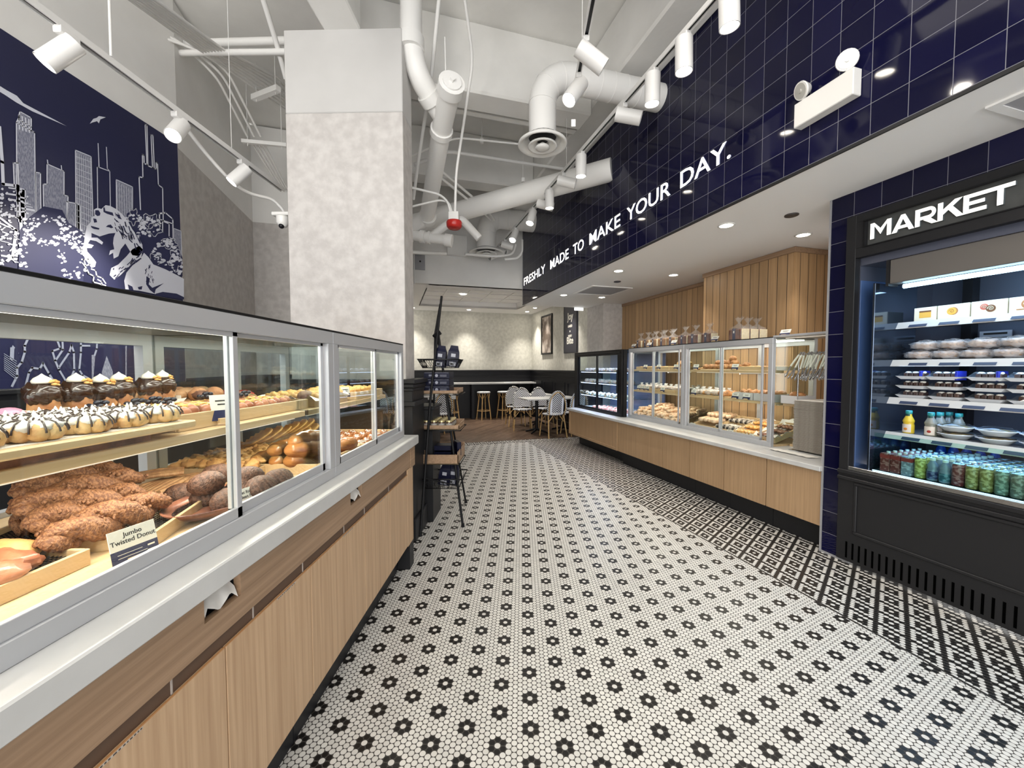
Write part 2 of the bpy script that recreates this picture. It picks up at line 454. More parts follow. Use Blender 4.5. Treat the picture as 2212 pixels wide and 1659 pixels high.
M_navy = mat('navy_print', (.012, .014, .055), .45)
M_navyp = mat('navy_paper', (.02, .025, .08), .6)
M_card = mat('card_stock', (.78, .76, .68), .7)
M_ink = mat('dark_ink', (.02, .02, .02), .7)
M_paper = mat('parchment', (.80, .77, .72), .8)
M_steel = mat('stainless_steel', (.55, .56, .57), .22, metal=1.)
M_rattan = mat('rattan_cane', (.50, .33, .14), .5, col2=(.38, .23, .09), nscale=30)

# ================================================================ SETTING
S6 = .02393327
_f0 = toR(Vector((0.03479, 2.21442, 0)))
# floor pieces are drawn in the wall frame; the main field's lattice follows the aisle (world axes)
M_f1 = penny('penny_field', S6, 'flower', (.70, .68, .635), (.012, .011, .010), (.055, .05, .045), (0.03479, 2.21442))
M_f2 = penny('penny_border', .0241, 'border', (.68, .66, .615), (.012, .011, .010), (.05, .045, .04), (-.2635, -.315), off=(-.684, 0))
M_f3 = penny('penny_strip', .0241, 'strip', (.68, .66, .615), (.012, .011, .010), (.05, .045, .04), (-.2635, 4.99), off=(4.875, 5.10))
def poly_world(pts):                                           # wall-frame (v,u) outline -> world points
    return [P0+NV*a+DV*b for a, b in pts]
mb = MB(); mb.add(poly_world([(-6, -5.5), (-.70, -5.5), (-.70, 4.86), (-6, 4.86)]), [(0, 1, 2, 3)]); struct('floor', mb, M_f1)
mb = MB(); mb.add([(-.70, -5.5, 0), (2.2, -5.5, 0), (2.2, 4.86, 0), (-.70, 4.86, 0)], [(0, 1, 2, 3)]); struct('floor', mb, M_f2, RF)
mb = MB(); mb.add([(-6, 4.86, 0), (2.2, 4.86, 0), (2.2, 5.12, 0), (-6, 5.12, 0)], [(0, 1, 2, 3)]); struct('floor', mb, M_f3, RF)
# wood-look boards in the seating area, running obliquely
m, nt, b = newmat('board_floor')
tc = nt.nodes.new('ShaderNodeTexCoord'); mp = nt.nodes.new('ShaderNodeMapping'); mp.inputs['Rotation'].default_value = (0, 0, math.radians(-52)); nt.links.new(tc.outputs['Object'], mp.inputs[0])
br = nt.nodes.new('ShaderNodeTexBrick'); br.inputs['Scale'].default_value = 1; br.inputs['Brick Width'].default_value = .9; br.inputs['Row Height'].default_value = .15
br.inputs['Mortar Size'].default_value = .004; br.inputs['Color1'].default_value = (.066, .040, .026, 1); br.inputs['Color2'].default_value = (.108, .068, .045, 1); br.inputs['Mortar'].default_value = (.19, .14, .10, 1)
nt.links.new(mp.outputs[0], br.inputs[0])
mp2 = nt.nodes.new('ShaderNodeMapping'); mp2.inputs['Scale'].default_value = (3, 40, 1); nt.links.new(mp.outputs[0], mp2.inputs[0])
nn = nt.nodes.new('ShaderNodeTexNoise'); nn.inputs['Scale'].default_value = 1; nn.inputs['Detail'].default_value = 6; nt.links.new(mp2.outputs[0], nn.inputs[0])
mx = nt.nodes.new('ShaderNodeMix'); mx.data_type = 'RGBA'; mx.blend_type = 'OVERLAY'; mx.inputs[0].default_value = .8; nt.links.new(br.outputs[0], mx.inputs[6]); nt.links.new(nn.outputs[0], mx.inputs[7])
nt.links.new(mx.outputs[2], b.inputs['Base Color']); b.inputs['Roughness'].default_value = .35
mb = MB(); mb.add([(-6, 5.12, 0), (2.2, 5.12, 0), (2.2, 9.2, 0), (-6, 9.2, 0)], [(0, 1, 2, 3)]); struct('floor', mb, m, RF)

# tiled header and market wall
TZ = 2.634
M_tileh = gridtile('navy_tile_header', .1645, (.011, TZ), (.0033, .0033, .021), (.20, .20, .23), line=.0015)
M_tilem = gridtile('navy_tile_market', .1645, (.012, 2.624), (.0033, .0033, .021), (.20, .20, .23), line=.0015)
mb = MB(); mb.box(-.65, -.625, -5.5, 5.33, 2.628, 4.7); struct('wall_right', mb, M_tileh, RF)
mb = MB(); mb.box(-.654, -.642, -5.5, 5.334, 2.612, 2.630); struct('trim_1', mb, M_charc, RF)
mb = MB(); mb.box(-.642, 2.2, -5.5, 5.33, 2.62, 2.72); struct('ceiling', mb, M_soffit, RF)
mb = MB(); mb.box(0, .9, -.135, 0, 0, 2.62).box(0, .9, -2.4, -.135, 2.44, 2.62).box(0, .9, -5.5, -2.4, 0, 2.62); struct('wall_right', mb, M_tilem, RF)
mb = MB(); mb.box(-.008, .012, -.004, .008, .0, 2.62).box(-.012, .03, -.20, .006, 0, .012); struct('trim_2', mb, mat('tile_edge_trim', (.30, .30, .31), .4), RF)
# oak clad back wall of the pastry counter
mb = MB(); mb.box(1.18, 1.3, 2.0, 4.70, 0, 2.62).box(1.28, 1.4, .0, 2.0, 0, 2.62); struct('wall_pastry', mb, M_oakw, RF)
mb = MB(); mb.box(.825, 1.3, .94, 2.17, 0, 2.62); struct('wall_pastry', mb, [M_oakw], RF)
mb = MB(); mb.box(.83, 1.28, .926, .941, 0, 2.615).box(.83, 1.2, 2.169, 2.182, 0, 2.615); struct('wall_pastry', mb, M_oakws, RF)
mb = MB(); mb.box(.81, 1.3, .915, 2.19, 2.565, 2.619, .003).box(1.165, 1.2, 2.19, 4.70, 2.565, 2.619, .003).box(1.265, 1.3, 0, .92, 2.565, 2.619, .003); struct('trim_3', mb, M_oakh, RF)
# papered pier and seating walls
ZS = 2.93
mb = MB(); mb.box(.77, 2.0, 5.36, 8.85, 0, ZS+.02); struct('wall_right', mb, M_seatp, RF)
mb = MB(); mb.box(.77, 2.0, 4.70, 5.36, 0, ZS+.02); struct('wall_right', mb, M_wallpaper, RF)
mb = MB(); mb.box(-6, 2.0, 8.85, 9.0, 0, ZS+.3); struct('wall_back', mb, M_seatp, RF)
mb = MB(); mb.box(-.65, .90, 5.332, 5.36, 2.62, ZS+.02); struct('wall_seating_drop', mb, M_soffit, RF)
# bulkhead above the seating area
mb = MB(); mb.box(-6, -.63, 5.332, 5.45, ZS, 4.72); struct('wall_bulkhead', mb, M_paint, RF)
# seating ceiling with a coffered tray
TV0, TV1, TU0, TU1 = -2.45, .06, 5.75, 8.05
mb = MB(); mb.box(-6, TV0, 5.45, 8.9, ZS, ZS+.05).box(TV1, 2, 5.36, 8.9, ZS, ZS+.05).box(TV0, TV1, 5.36, TU0, ZS, ZS+.05).box(TV0, TV1, TU1, 8.9, ZS, ZS+.05)
mb.box(TV0-.02, TV0, TU0, TU1, ZS, ZS+.16).box(TV1, TV1+.02, TU0, TU1, ZS, ZS+.16).box(TV0, TV1, TU0-.02, TU0, ZS, ZS+.16).box(TV0, TV1, TU1, TU1+.02, ZS, ZS+.16)
mb.box(TV0, TV1, TU0, TU1, ZS+.16, ZS+.2); struct('ceiling', mb, M_soffit, RF)
mb = MB()
for i in range(1, 5): x = TV0+(TV1-TV0)*i/5; mb.box(x-.014, x+.014, TU0, TU1, ZS+.145, ZS+.162)
for i in range(1, 4): y = TU0+(TU1-TU0)*i/4; mb.box(TV0, TV1, y-.014, y+.014, ZS+.144, ZS+.162)
struct('trim_4', mb, M_soffit, RF)
# black wainscot with rails
mb = MB(); mb.box(.735, .772, 4.70, 8.85, 0, 1.28).box(-6, .74, 8.81, 8.85, 0, 1.28); struct('trim_5', mb, M_black, RF)
mb = MB()
for (z0, z1, d) in ((1.285, 1.325, .055), (1.255, 1.285, .03), (1.13, 1.16, .02), (0, .14, .025)):
    mb.box(.735-d, .77, 4.70-.0, 8.81, z0, z1, .005); mb.box(-6, .735-d+.01, 8.81-d, 8.84, z0, z1, .005)
for i in range(5):
    u0 = 4.9+i*.75
    mb.box(.722, .736, u0, u0+.6, .25, .27).box(.722, .736, u0, u0+.6, 1.02, 1.04).box(.722, .736, u0, u0+.02, .27, 1.02).box(.722, .736, u0+.58, u0+.6, .27, 1.02)
struct('trim_6', mb, M_black, RF)
# mural wall, angled wall, short return
ZB = 3.40
W1 = (-3.13, 3.664); W2 = (-3.695, 5.51); W3 = (W2[0]+NV.x*1.95, W2[1]+NV.y*1.95)
def wall2(name, a, b, z0, z1, m, th=.15, side=1):
    a = Vector((*a, 0)); b = Vector((*b, 0)); d = (b-a).normalized(); n = Vector((-d.y, d.x, 0))*side*th
    mb = MB(); P = [a, b, b+n, a+n]
    mb.add([p+Vector((0, 0, z)) for z in (z0, z1) for p in P], [(3, 2, 1, 0), (4, 5, 6, 7), (0, 1, 5, 4), (1, 2, 6, 5), (2, 3, 7, 6), (3, 0, 4, 7)])
    return struct(name, mb, m)
wall2('wall_left', (-3.13, -3), W1, 0, 4.7, M_paint)
wall2('wall_left', W1, W2, 1.3, ZB, M_wallpaper); wall2('wall_left', W1, W2, ZB, 4.7, M_paint)
wall2('wall_left', W2, W3, 1.3, ZB, M_wallpaper); wall2('wall_left', W2, W3, ZB, 4.7, M_paint)
wall2('wall_left', W1, W2, 0, 1.3, M_charc); wall2('wall_left', W2, W3, 0, 1.3, M_charc)
wall2('wall_seating_left', W3, (W3[0]+DV.x*4, W3[1]+DV.y*4), 0, 4.7, M_wallpaper)
mb = MB(); mb.box(-3.13, -3.08, -3, 3.66, 0, 1.24).box(-3.13, -3.06, -3, 3.67, 1.24, 1.27, .004); struct('trim_7', mb, M_charc)
# slab, beams
mb = MB(); mb.box(-8, 2.2, -6, 5.4, 4.72, 4.85); struct('ceiling', mb, M_conc, RF)
mb = MB(); mb.box(-3.55, -1.05, 1.72, 2.02, 4.06, 4.72, .02).box(-3.55, -1.05, -.55, -.25, 4.06, 4.72, .02).box(-3.55, -1.05, 3.55, 3.85, 4.06, 4.72, .02).box(-3.55, -1.05, 2.10, 2.17, 4.10, 4.16, .006)
struct('ceiling_beam', mb, M_conc, RF)
mb = MB(); mb.box(-1.05, -.652, -5.5, 5.33, 4.16, 4.72, .02); struct('ceiling_beam', mb, M_conc, RF)
mb = MB(); mb.box(-1.545, -1.255, -3, 3.22, 4.03, 4.72, .012); struct('ceiling_beam', mb, M_conc)
# column
mb = MB(); mb.box(-1.86, -.93, 3.2, 3.46, 1.2, ZB-.002, .004); struct('wall_column', mb, M_wallpaper)
mb = MB(); mb.box(-1.86, -.93, 3.2, 3.46, ZB, 4.035, .006); struct('wall_column', mb, mat('dimmed_paint', (.50, .49, .475), .65, col2=(.54, .53, .515), nscale=2.5, bump=.1, bscale=20))  # same white paint, darkened in colour to offset the strong light on the column
mb = MB(); mb.box(-1.93, -.865, 3.15, 3.52, 0, 1.28, .003)
mb.box(-1.97, -.835, 3.12, 3.55, 1.27, 1.305, .006).box(-1.955, -.848, 3.13, 3.54, 1.235, 1.27, .008).box(-1.945, -.857, 3.14, 3.53, 1.21, 1.235, .004)
mb.box(-1.97, -.835, 3.12, 3.55, 1.09, 1.13, .006).box(-1.96, -.845, 3.13, 3.54, 0, .18, .008)
struct('trim_8', mb, M_charc)
mb = MB(); mb.box(-1.9, -.80, 3.56, 3.9, 0, 1.02, .004).box(-1.92, -.785, 3.55, 3.92, 1.02, 1.05, .004); struct('trim_9', mb, M_charc)
# broken plaster patch and old joint lines on the slab underside behind the first beam
mb = MB(); p = [RZ(*q, 4.60) for q in ((1059, 155), (1113, 158), (1108, 206), (1057, 205))]
solo('cover_plate', MB().add([q+Vector((0, 0, dz)) for dz in (0, .03) for q in p], [(0, 1, 2, 3), (7, 6, 5, 4), (0, 4, 5, 1), (1, 5, 6, 2), (2, 6, 7, 3), (3, 7, 4, 0)]), M_conc,
     'square painted plate patched on to the rough concrete ceiling', 'patch', RF, tuple(p[0]))

# ================================================================ CEILING SERVICES
def at3(lst):  # (px,py,Y) -> world
    return [PY(*q) for q in lst]
def smooth(pts, k=6):
    P = [Vector(p) for p in pts]; P = [P[0]]+P+[P[-1]]; out = []
    for i in range(1, len(P)-2):
        for j in range(k):
            t = j/k; a, b, c, d = P[i-1:i+3]
            out.append(.5*((2*b)+(-a+c)*t+(2*a-5*b+4*c-d)*t*t+(-a+3*b-3*c+d)*t*t*t))
    return out+[P[-2]]
def bend(pts, r=.08, k=5):
    """straight runs with rounded elbows"""
    P = [Vector(p) for p in pts]; out = [P[0]]
    for a, b, c in zip(P[:-2], P[1:-1], P[2:]):
        rr = min(r, (a-b).length*.45, (c-b).length*.45); s0 = b+(a-b).normalized()*rr; s1 = b+(c-b).normalized()*rr
        for j in range(k+1):
            t = j/k; out.append(s0*(1-t)**2+b*2*t*(1-t)+s1*t*t)
    return out+[P[-1]]
def pipe(name, pts, r, label, cat='pipe', frame=WF, n=12, group=None, el=.08, m=None):
    mb = MB(); mb.tube(bend(pts, el), r, n)
    return solo(name, mb, m or M_pipe, label, cat, frame, tuple(Vector(pts[0])), group)
# big drain stack: riser, elbow, wye with clean-out, sloping run
t = thing('drain_pipe', 'thick white drain pipe with wye fitting beside the papered column', 'pipe', WF, tuple(PY(888, 60, 3.35)))
P1 = at3([(888, -60, 3.28), (888, 95, 3.30), (903, 165, 3.36), (955, 250, 3.62)]); P2 = at3([(974, 188, 3.30), (956, 268, 3.66), (923, 470, 4.95), (880, 497, 5.05), (840, 505, 5.2)])
mb = MB(); mb.tube(bend(P1, .16), .086, 16); part('riser', mb, M_pipe, t)
mb = MB(); mb.tube(bend(P2, .13), .088, 16); part('run', mb, M_pipe, t)
def collar(c, d, r, l, mb):
    c = Vector(c); d = Vector(d).normalized(); mb.cyl(c-d*l/2, c+d*l/2, r, n=18)
a = PY(888, 95, 3.30); d2 = P2[1]-P2[0]
for c_, dd_, r_, l_ in ((a, (0, 0, 1), .104, .10), (P1[2]*.5+P1[3]*.5, P1[3]-P1[2], .103, .08), (P2[0], d2, .106, .09), (P2[1]+(P2[2]-P2[1]).normalized()*.08, P2[2]-P2[1], .103, .06), (P2[2], P2[2]-P2[1], .106, .08)):
    mb = MB(); collar(c_, dd_, r_, l_, mb); part('coupling', mb, M_pipe, t)
mb = MB(); dd = -d2.normalized(); mb.cyl(P2[0]+dd*.045, P2[0]+dd*.06, .075, n=18); mb.cyl(P2[0]+dd*.06, P2[0]+dd*.085, .022, n=4, smooth=False); part('cleanout_plug', mb, M_pipe, t)
# second drain assembly behind
t = thing('drain_pipe', 'short white drain pipe with thick couplings low beside the column', 'pipe', WF, tuple(PY(900, 508, 5.0)))
A = PY(870, 505, 5.0); B = PY(972, 520, 5.0); mb = MB(); mb.tube([A, B], .062, 14)
mb.tube(bend(at3([(935, 510, 5.0), (960, 488, 5.05), (995, 470, 5.1), (1035, 515, 5.15)]), .07), .05, 12); part('run', mb, M_pipe, t)
D = (B-A).normalized()
for k, l in ((.18, .05), (.42, .06), (.56, .03), (.97, .09)): mb = MB(); collar(A+(B-A)*k, D, .078, l, mb); part('coupling', mb, M_pipe, t)
# fat horizontal main running into the tiled header
pE = _pl(1322, 366, P0+NV*-.648, NV); pS = PY(880, 487, 5.9); d = (pE-pS).normalized()
solo('main_pipe', MB().tube([pS-d*.15, pS*.5+pE*.5, pE], .128, 20), M_pipe, 'fat white pipe crossing the ceiling and ending at the navy tiles', 'pipe', WF, tuple(pS))
# spiral ducts with round diffusers
def duct(uu, vc, zd, r, label, gl):
    t = thing('air_duct', label, 'duct', RF, (vc, uu, zd))
    mb = MB(); zc = zd+.60; R = .27
    pts = [Vector((vc, uu, zd+.06)), Vector((vc, uu, zc-R))]
    for k in range(1, 9): a = PI/2*k/8; pts.append(Vector((vc+R-R*math.cos(a), uu, zc-R+R*math.sin(a))))
    pts.append(Vector((-.652, uu, zc))); mb.tube(pts, r, 24)
    for k in (1, 4, 7): mb.cyl(pts[k]-(pts[k+1]-pts[k]).normalized()*.004, pts[k]+(pts[k+1]-pts[k]).normalized()*.004, r+.004, n=24)
    x = vc+.40
    while x < -.70: mb.cyl((x-.004, uu, zc), (x+.004, uu, zc), r+.003, n=24); x += .13
    part('duct_body', mb, M_pipe, t)
    d_ = part('diffuser', MB().lathe([(r-.01, .10), (r, .06), (r*1.05, .03), (r*1.78, .0), (r*1.82, -.012), (r*1.70, -.022), (r*1.30, .012), (r*1.28, .04)], (vc, uu, zd), 32), M_white, t)
    mb = MB(); mb.lathe([(r*.40, .02), (r*1.05, -.018), (r*1.08, -.03), (r*.95, -.03), (r*.45, .0)], (vc, uu, zd), 28)
    mb.lathe([(0, .015), (r*.5, -.03), (r*.52, -.042), (r*.3, -.05), (0, -.052)], (vc, uu, zd), 24); part('cone', mb, M_white, d_)
    part('throat', MB().lathe([(r*1.2, .05), (0, .05)], (vc, uu, zd), 20), M_black, d_)
    return t
duct(1.143, -1.833, 3.345, .118, 'white spiral duct elbow with round diffuser beside the fat pipe', None)
duct(4.70, -1.52, 3.40, .17, 'white spiral duct with round diffuser low over the far bulkhead', None)
# thin pipes and conduits
L = [
 ('sprinkler_pipe', 'white sprinkler pipe crossing below the slab from column to header', [(895, 356, 4.6), (965, 326, 4.9), (1215, 365, 5.7), (1300, 378, 6.1)], .021, 'pipe'),
 ('sprinkler_pipe', 'thin white pipe crossing the ceiling behind the round diffuser', [(880, 340, 4.4), (985, 297, 4.6), (1130, 312, 4.8), (1200, 322, 5.0)], .011, 'pipe'),
 ('conduit', 'thin white conduit dropping straight past the wye fitting', [(952, -40, 3.2), (932, 165, 3.6), (905, 340, 4.1), (893, 430, 4.5)], .016, 'conduit'),
 ('conduit', 'kinked white conduit dropping to the red alarm device', [(1000, -30, 3.2), (1022, 130, 3.6), (985, 375, 4.1), (983, 462, 4.2)], .013, 'conduit'),
 ('conduit', 'curved conduit arriving at the red alarm from the column, upper one', [(888, 405, 4.1), (950, 420, 4.2), (968, 436, 4.2), (973, 462, 4.2)], .012, 'conduit'),
 ('conduit', 'curved conduit arriving at the red alarm from the column, lower one', [(886, 447, 4.15), (950, 432, 4.22), (970, 437, 4.22), (977, 462, 4.2)], .010, 'conduit'),
 ('hanger_rod', 'thin steel hanger rod above the clean-out plug', [(961, 80, 3.35), (963, 172, 3.42)], .005, 'rod'),
 ('conduit', 'white conduit along the foot of the bulkhead left of the junction box', [(880, 544, 6.3), (965, 548, 6.5)], .03, 'conduit'),
 ('conduit', 'white conduit along the bulkhead right of the junction box', [(1004, 549, 6.45), (1075, 554, 6.85), (1108, 549, 7.0), (1114, 528, 7.0)], .02, 'conduit'),
 ('conduit', 'grey looping conduit beside the header corner, outer one', [(1090, 560, 6.9), (1118, 558, 6.98), (1128, 545, 7.0), (1128, 518, 7.0)], .02, 'conduit'),
 ('sprinkler_pipe', 'white pipe from left wall to column top, upper of the pair', [(275, 98, 3.85), (620, 88, 3.85)], .035, 'pipe'),
 ('sprinkler_pipe', 'white pipe from left wall to column top, lower of the pair', [(272, 116, 3.9), (625, 112, 3.5)], .026, 'pipe'),
 ('conduit', 'steep white conduit falling along the column in the left bay', [(563, -20, 3.2), (598, 95, 3.5), (618, 170, 3.7)], .022, 'conduit'),
 ('conduit', 'thin vertical conduit dropping to the left lighting track', [(235, -30, 2.6), (240, 122, 2.6)], .008, 'conduit'),
 ('conduit', 'white conduit sagging from track past the last left spotlight', [(395, 268, 2.95), (445, 332, 3.2), (497, 390, 3.4), (535, 418, 3.6), (590, 430, 3.75), (613, 455, 3.8), (615, 470, 3.8)], .014, 'conduit'),
 ('conduit', 'white conduit bundle strand running to the far seating bulkhead', [(935, 370, 4.6), (1040, 455, 5.8), (1060, 475, 6.2)], .016, 'conduit'),
 ('conduit', 'white conduit bundle strand beside its twin over the bulkhead', [(942, 360, 4.6), (1050, 450, 5.8), (1068, 475, 6.2)], .016, 'conduit'),
]
for nm, lb, ps, r, cat in L: pipe(nm, at3(ps), r, lb, cat, el=.12, n=10)
# bundled conduits of the left bay, strapped on trapeze hangers
def zz(x, y): return (160+x/3.771, y/3.771)
base = [(440, -10), (1010, 385), (1560, 740)]
for i in range(8):
    o = i*30
    pts = [(*zz(330+o*1.05, -90), 2.75), (*zz(1000+o*1.02, 390+2*i), 3.6), (*zz(1500+o*.75, 740-16*i), 4.5), (*zz(1730+o*.2, 900-22*i), 5.1)]
    pipe('conduit', at3(pts), .0108, 'white conduit in the strapped parallel bundle over the left bay', 'conduit', group='bundled conduits of the left bay', el=.1, n=8)
for i in range(3):
    pts = [(*zz(120, 20+70*i), 3.2), (*zz(600, 150+60*i), 3.5), (*zz(900+35*i, 380+5*i), 3.75), (*zz(1160+40*i, 620-30*i), 4.0), (*zz(1410+55*i, 1110), 4.7)]
    pipe('conduit', at3(pts), .0125, 'white conduit curving down out of the bundle above the angled wall', 'conduit', group='curving conduits of the left bay', el=.2, n=8)
for i in range(4):
    pts = [(*zz(1450+32*i, 1170), 4.8), (*zz(1680+18*i, 1535), 5.5)]
    pipe('conduit', at3(pts), .0125, 'white conduit descending to the column edge below the strut', 'conduit', group='descending conduits by the column', n=8)
def strut(pa, pb, label, w_=.02):
    a, b = PY(*pa), PY(*pb); d = (b-a).normalized(); mb = MB()
    n = d.cross(Vector((0, 0, 1))).normalized()*w_; u = Vector((0, 0, w_))
    mb.add([a-n-u, a+n-u, a+n+u, a-n+u, b-n-u, b+n-u, b+n+u, b-n+u], [(0, 1, 2, 3), (7, 6, 5, 4), (0, 4, 5, 1), (1, 5, 6, 2), (2, 6, 7, 3), (3, 7, 4, 0)])
    for q in (a.lerp(b, .12), a.lerp(b, .88)): mb.cyl(q-Vector((0, 0, .05)), (q.x, q.y, 4.715), .004, n=6)
    solo('trapeze_hanger', mb, M_pipe, label, 'hanger', WF, tuple(a))
strut((*zz(1460, 800), 4.45), (*zz(1665, 720), 4.3), 'white strut hanger under the conduit bundle near the column top', .028)
strut((*zz(1370, 1150), 4.7), (*zz(1735, 1185), 4.7), 'white strut hanger lower down where the curved conduits end', .02)
# hangers with rods over the aisle
for (a, b, Y, lb) in (((1041, 258), (1041, 300), 4.9, 'clevis hanger on the thin cross pipe'), ((1130, 275), (1130, 385), 5.4, 'thin hanger wire dropping past the sprinkler pipe')):
    A, B = PY(*a, Y), PY(*b, Y); mb = MB(); mb.cyl((B.x, B.y, B.z), (B.x, B.y, 4.715), .004, n=6); mb.box(B.x-.02, B.x+.02, B.y-.02, B.y+.02, B.z-.05, B.z)
    solo('pipe_hanger', mb, M_pipe, lb, 'hanger', WF, tuple(B))
# red alarm sounder on its box
c = PY(981, 478, 4.2); t = thing('fire_alarm', 'round red fire alarm sounder under a white box and conduits', 'alarm', WF, tuple(c))
mb = MB(); mb.box(c.x-.052, c.x+.052, c.y-.05, c.y+.05, c.z+.0, c.z+.085, .004); part('back_box', mb, M_white, t)
mb = MB(); mb.lathe([(.075, .0), (.082, -.015), (.078, -.055), (.06, -.075), (.045, -.07), (.03, -.078), (0, -.078)], tuple(c), 24); part('sounder', mb, mat('alarm_red', (.45, .02, .015), .3), t)
# junction boxes on the bulkhead
q0 = RU(965, 512, 5.33); q1 = RU(1005, 556, 5.33)
t = thing('junction_box', 'square white junction box high on the bulkhead below the red alarm', 'box', RF, (q0.x, 5.2, q1.z))
part('box', MB().box(q0.x, q1.x, 5.20, 5.33, q1.z, q0.z, .004), M_pipe, t); part('cover', MB().box(q0.x-.01, q1.x+.01, 5.19, 5.20, q1.z-.01, q0.z+.01, .003), M_pipe, t)
q0 = RU(893, 550, 5.33); q1 = RU(918, 584, 5.33)
t = thing('wall_cabinet', 'flat grey wall cabinet with a square latch beside the column', 'cabinet', RF, (q0.x, 5.3, q1.z))
part('door', MB().box(q0.x-.02, q1.x, 5.305, 5.33, q1.z, q0.z, .003), mat('panel_grey', (.33, .33, .35), .5), t)
part('latch', MB().box((q0.x+q1.x)/2, (q0.x+q1.x)/2+.03, 5.30, 5.306, (q0.z+q1.z)/2, (q0.z+q1.z)/2+.03), M_black, t)
solo('conduit', MB().tube([(q0.x+.01, 5.29, 3.45), (q0.x+.01, 5.29, 2.9)], .01, 8), M_pipe, 'thin vertical conduit left of the grey wall cabinet', 'conduit', RF, (q0.x, 5.29, 3.2))
# camera dome by the column
c = PY(611, 482, 3.38); t = thing('security_camera', 'small white dome camera under a bracket at the column edge', 'camera', WF, tuple(c))
part('bracket', MB().box(c.x-.07, -1.862, c.y-.05, c.y+.05, c.z+.05, c.z+.08, .006), M_white, t)
part('dome', MB().lathe([(.05, .05), (.05, .0), (.03, -.03), (0, -.04)], tuple(c), 16), M_white, t); part('lens', MB().blob((c.x, c.y-.02, c.z-.03), (.022,)*3, 0), M_black, t)

# ---------------------------------------------------------------- track lighting
M_track = mat('track_white', (.72, .71, .69), .35)
def track(frame, p0, p1, label, slot=True):
    p0, p1 = Vector(p0), Vector(p1); t = thing('lighting_track', label, 'lighting track', frame, tuple(p0)); d = (p1-p0).normalized(); n = Vector((-d.y, d.x, 0))
    def bar(w0, w1, z0, z1):
        mb = MB(); P = [p0+n*w0, p0+n*w1, p1+n*w1, p1+n*w0]
        mb.add([q+Vector((0, 0, z)) for z in (z0, z1) for q in P], [(3, 2, 1, 0), (4, 5, 6, 7), (0, 1, 5, 4), (1, 2, 6, 5), (2, 3, 7, 6), (3, 0, 4, 7)]); return mb
    a = bar(-.018, .018, .014, .03); b = bar(-.018, -.011, -.004, .014); c = bar(.011, .018, -.004, .014)
    for k in (b, c): a.add(k.v, k.f)
    for k in (.15, .5, .85):
        q = p0.lerp(p1, k); a.cyl(q+Vector((0, 0, .03)), (q.x, q.y, 4.715), .0025, n=5)
    part('rail', a, M_track, t); part('conductor', bar(-.010, .010, .008, .014), M_black, t)
    return t
track(RF, (-1.29, -1.4, 3.52), (-1.29, 5.1, 3.52), 'long white lighting track running above the tiled header side of the aisle')
track(WF, (.41, .4, 3.50), (.41, 3.25, 3.50), 'short white lighting track hanging over the middle of the aisle')
track(WF, (-2.17, -.6, 3.0), (-2.17, 3.66, 3.0), 'white lighting track in front of the skyline mural')
def head(frame, base, aim, lit, label, group=None, power=11, size=1.):
    base = Vector(base); aim = Vector(aim).normalized()
    t = thing('track_spotlight', label, 'spotlight', frame, tuple(base), group)
    part('adapter', MB().box(base.x-.02, base.x+.02, base.y-.045, base.y+.045, base.z-.032, base.z+.004, .004), M_track, t)
    piv = base+Vector((0, 0, -.075)); R = .054*size; Lh = .20*size
    part('stem', MB().cyl(base+Vector((0, 0, -.03)), piv, .012, n=10), M_track, t)
    a = piv-aim*(Lh*.25); b = piv+aim*(Lh*.75)
    mb = MB(); mb.cyl(a, b, R, n=24, cap=False); mb.cyl(a-aim*.002, a, R, n=24); A = mb.ring(b, aim, R, 24); B = mb.ring(b, aim, R*.9, 24); C_ = mb.ring(b-aim*.02, aim, R*.9, 24)
    mb.add(A+B+C_, [(i, (i+1) % 24, (i+1) % 24+24, i+24) for i in range(24)]+[(i+24, (i+1) % 24+24, (i+1) % 24+48, i+48) for i in range(24)], 0, True)
    body = part('lamp_body', mb, M_track, t)
    part('lens', MB().cyl(b-aim*.022, b-aim*.018, R*.9, n=20), M_lamp if lit else mat('dark_lens', (.25, .25, .24), .2), body)
    if lit:
        l = bpy.data.lights.new('spot', 'SPOT'); l.energy = power; l.color = (1, .93, .84); l.spot_size = math.radians(62); l.spot_blend = .8; l.shadow_soft_size = R*.8
        o = bpy.data.objects.new('spot', l); COL.objects.link(o); o.parent = t
        loc = b+aim*.01-base; o.matrix_local = Matrix.Translation(loc) @ aim.to_track_quat('-Z', 'Y').to_matrix().to_4x4()
    return t
HD = 'long-track spotlight, '
for (u, aim, lit, lb) in (
    (-.331, (.10, .05, -1), 1, 'lit, highest one at the top edge'),
    (.029, (.02, .0, -1), 1, 'lit, pointing straight down, second from the top'),
    (.353, (.02, .05, -1), 1, 'lit, third from the top in front of the duct'),
    (.746, (1, -.55, -.35), 0, 'turned away towards the tiles, below the duct end'),
    (1.499, (.02, .05, -1), 1, 'lit, in front of the fat pipe end'),
    (1.952, (1, -.5, -.35), 0, 'turned away, just past the fat pipe end'),
    (2.334, (.02, .05, -1), 1, 'lit, pointing down beyond the fat pipe'),
    (2.60, (1, -.6, -.4), 0, 'turned away, between two lit ones beyond the pipe'),
    (2.95, (-.35, -.25, -1), 1, 'lit and tilted towards the aisle'),
    (3.75, (-.45, -.45, -1), 1, 'lit and small, near the far duct'),
    (4.338, (1, -.3, -.3), 0, 'turned away over the far diffuser'),
    (4.70, (.9, -.8, -.5), 0, 'turned away, next to last'),
    (5.0, (-.8, -.35, -.45), 0, 'last one at the far end of the track')):
    head(RF, (-1.29, u, 3.52), aim, lit, HD+lb, 'spotlights on the long track')
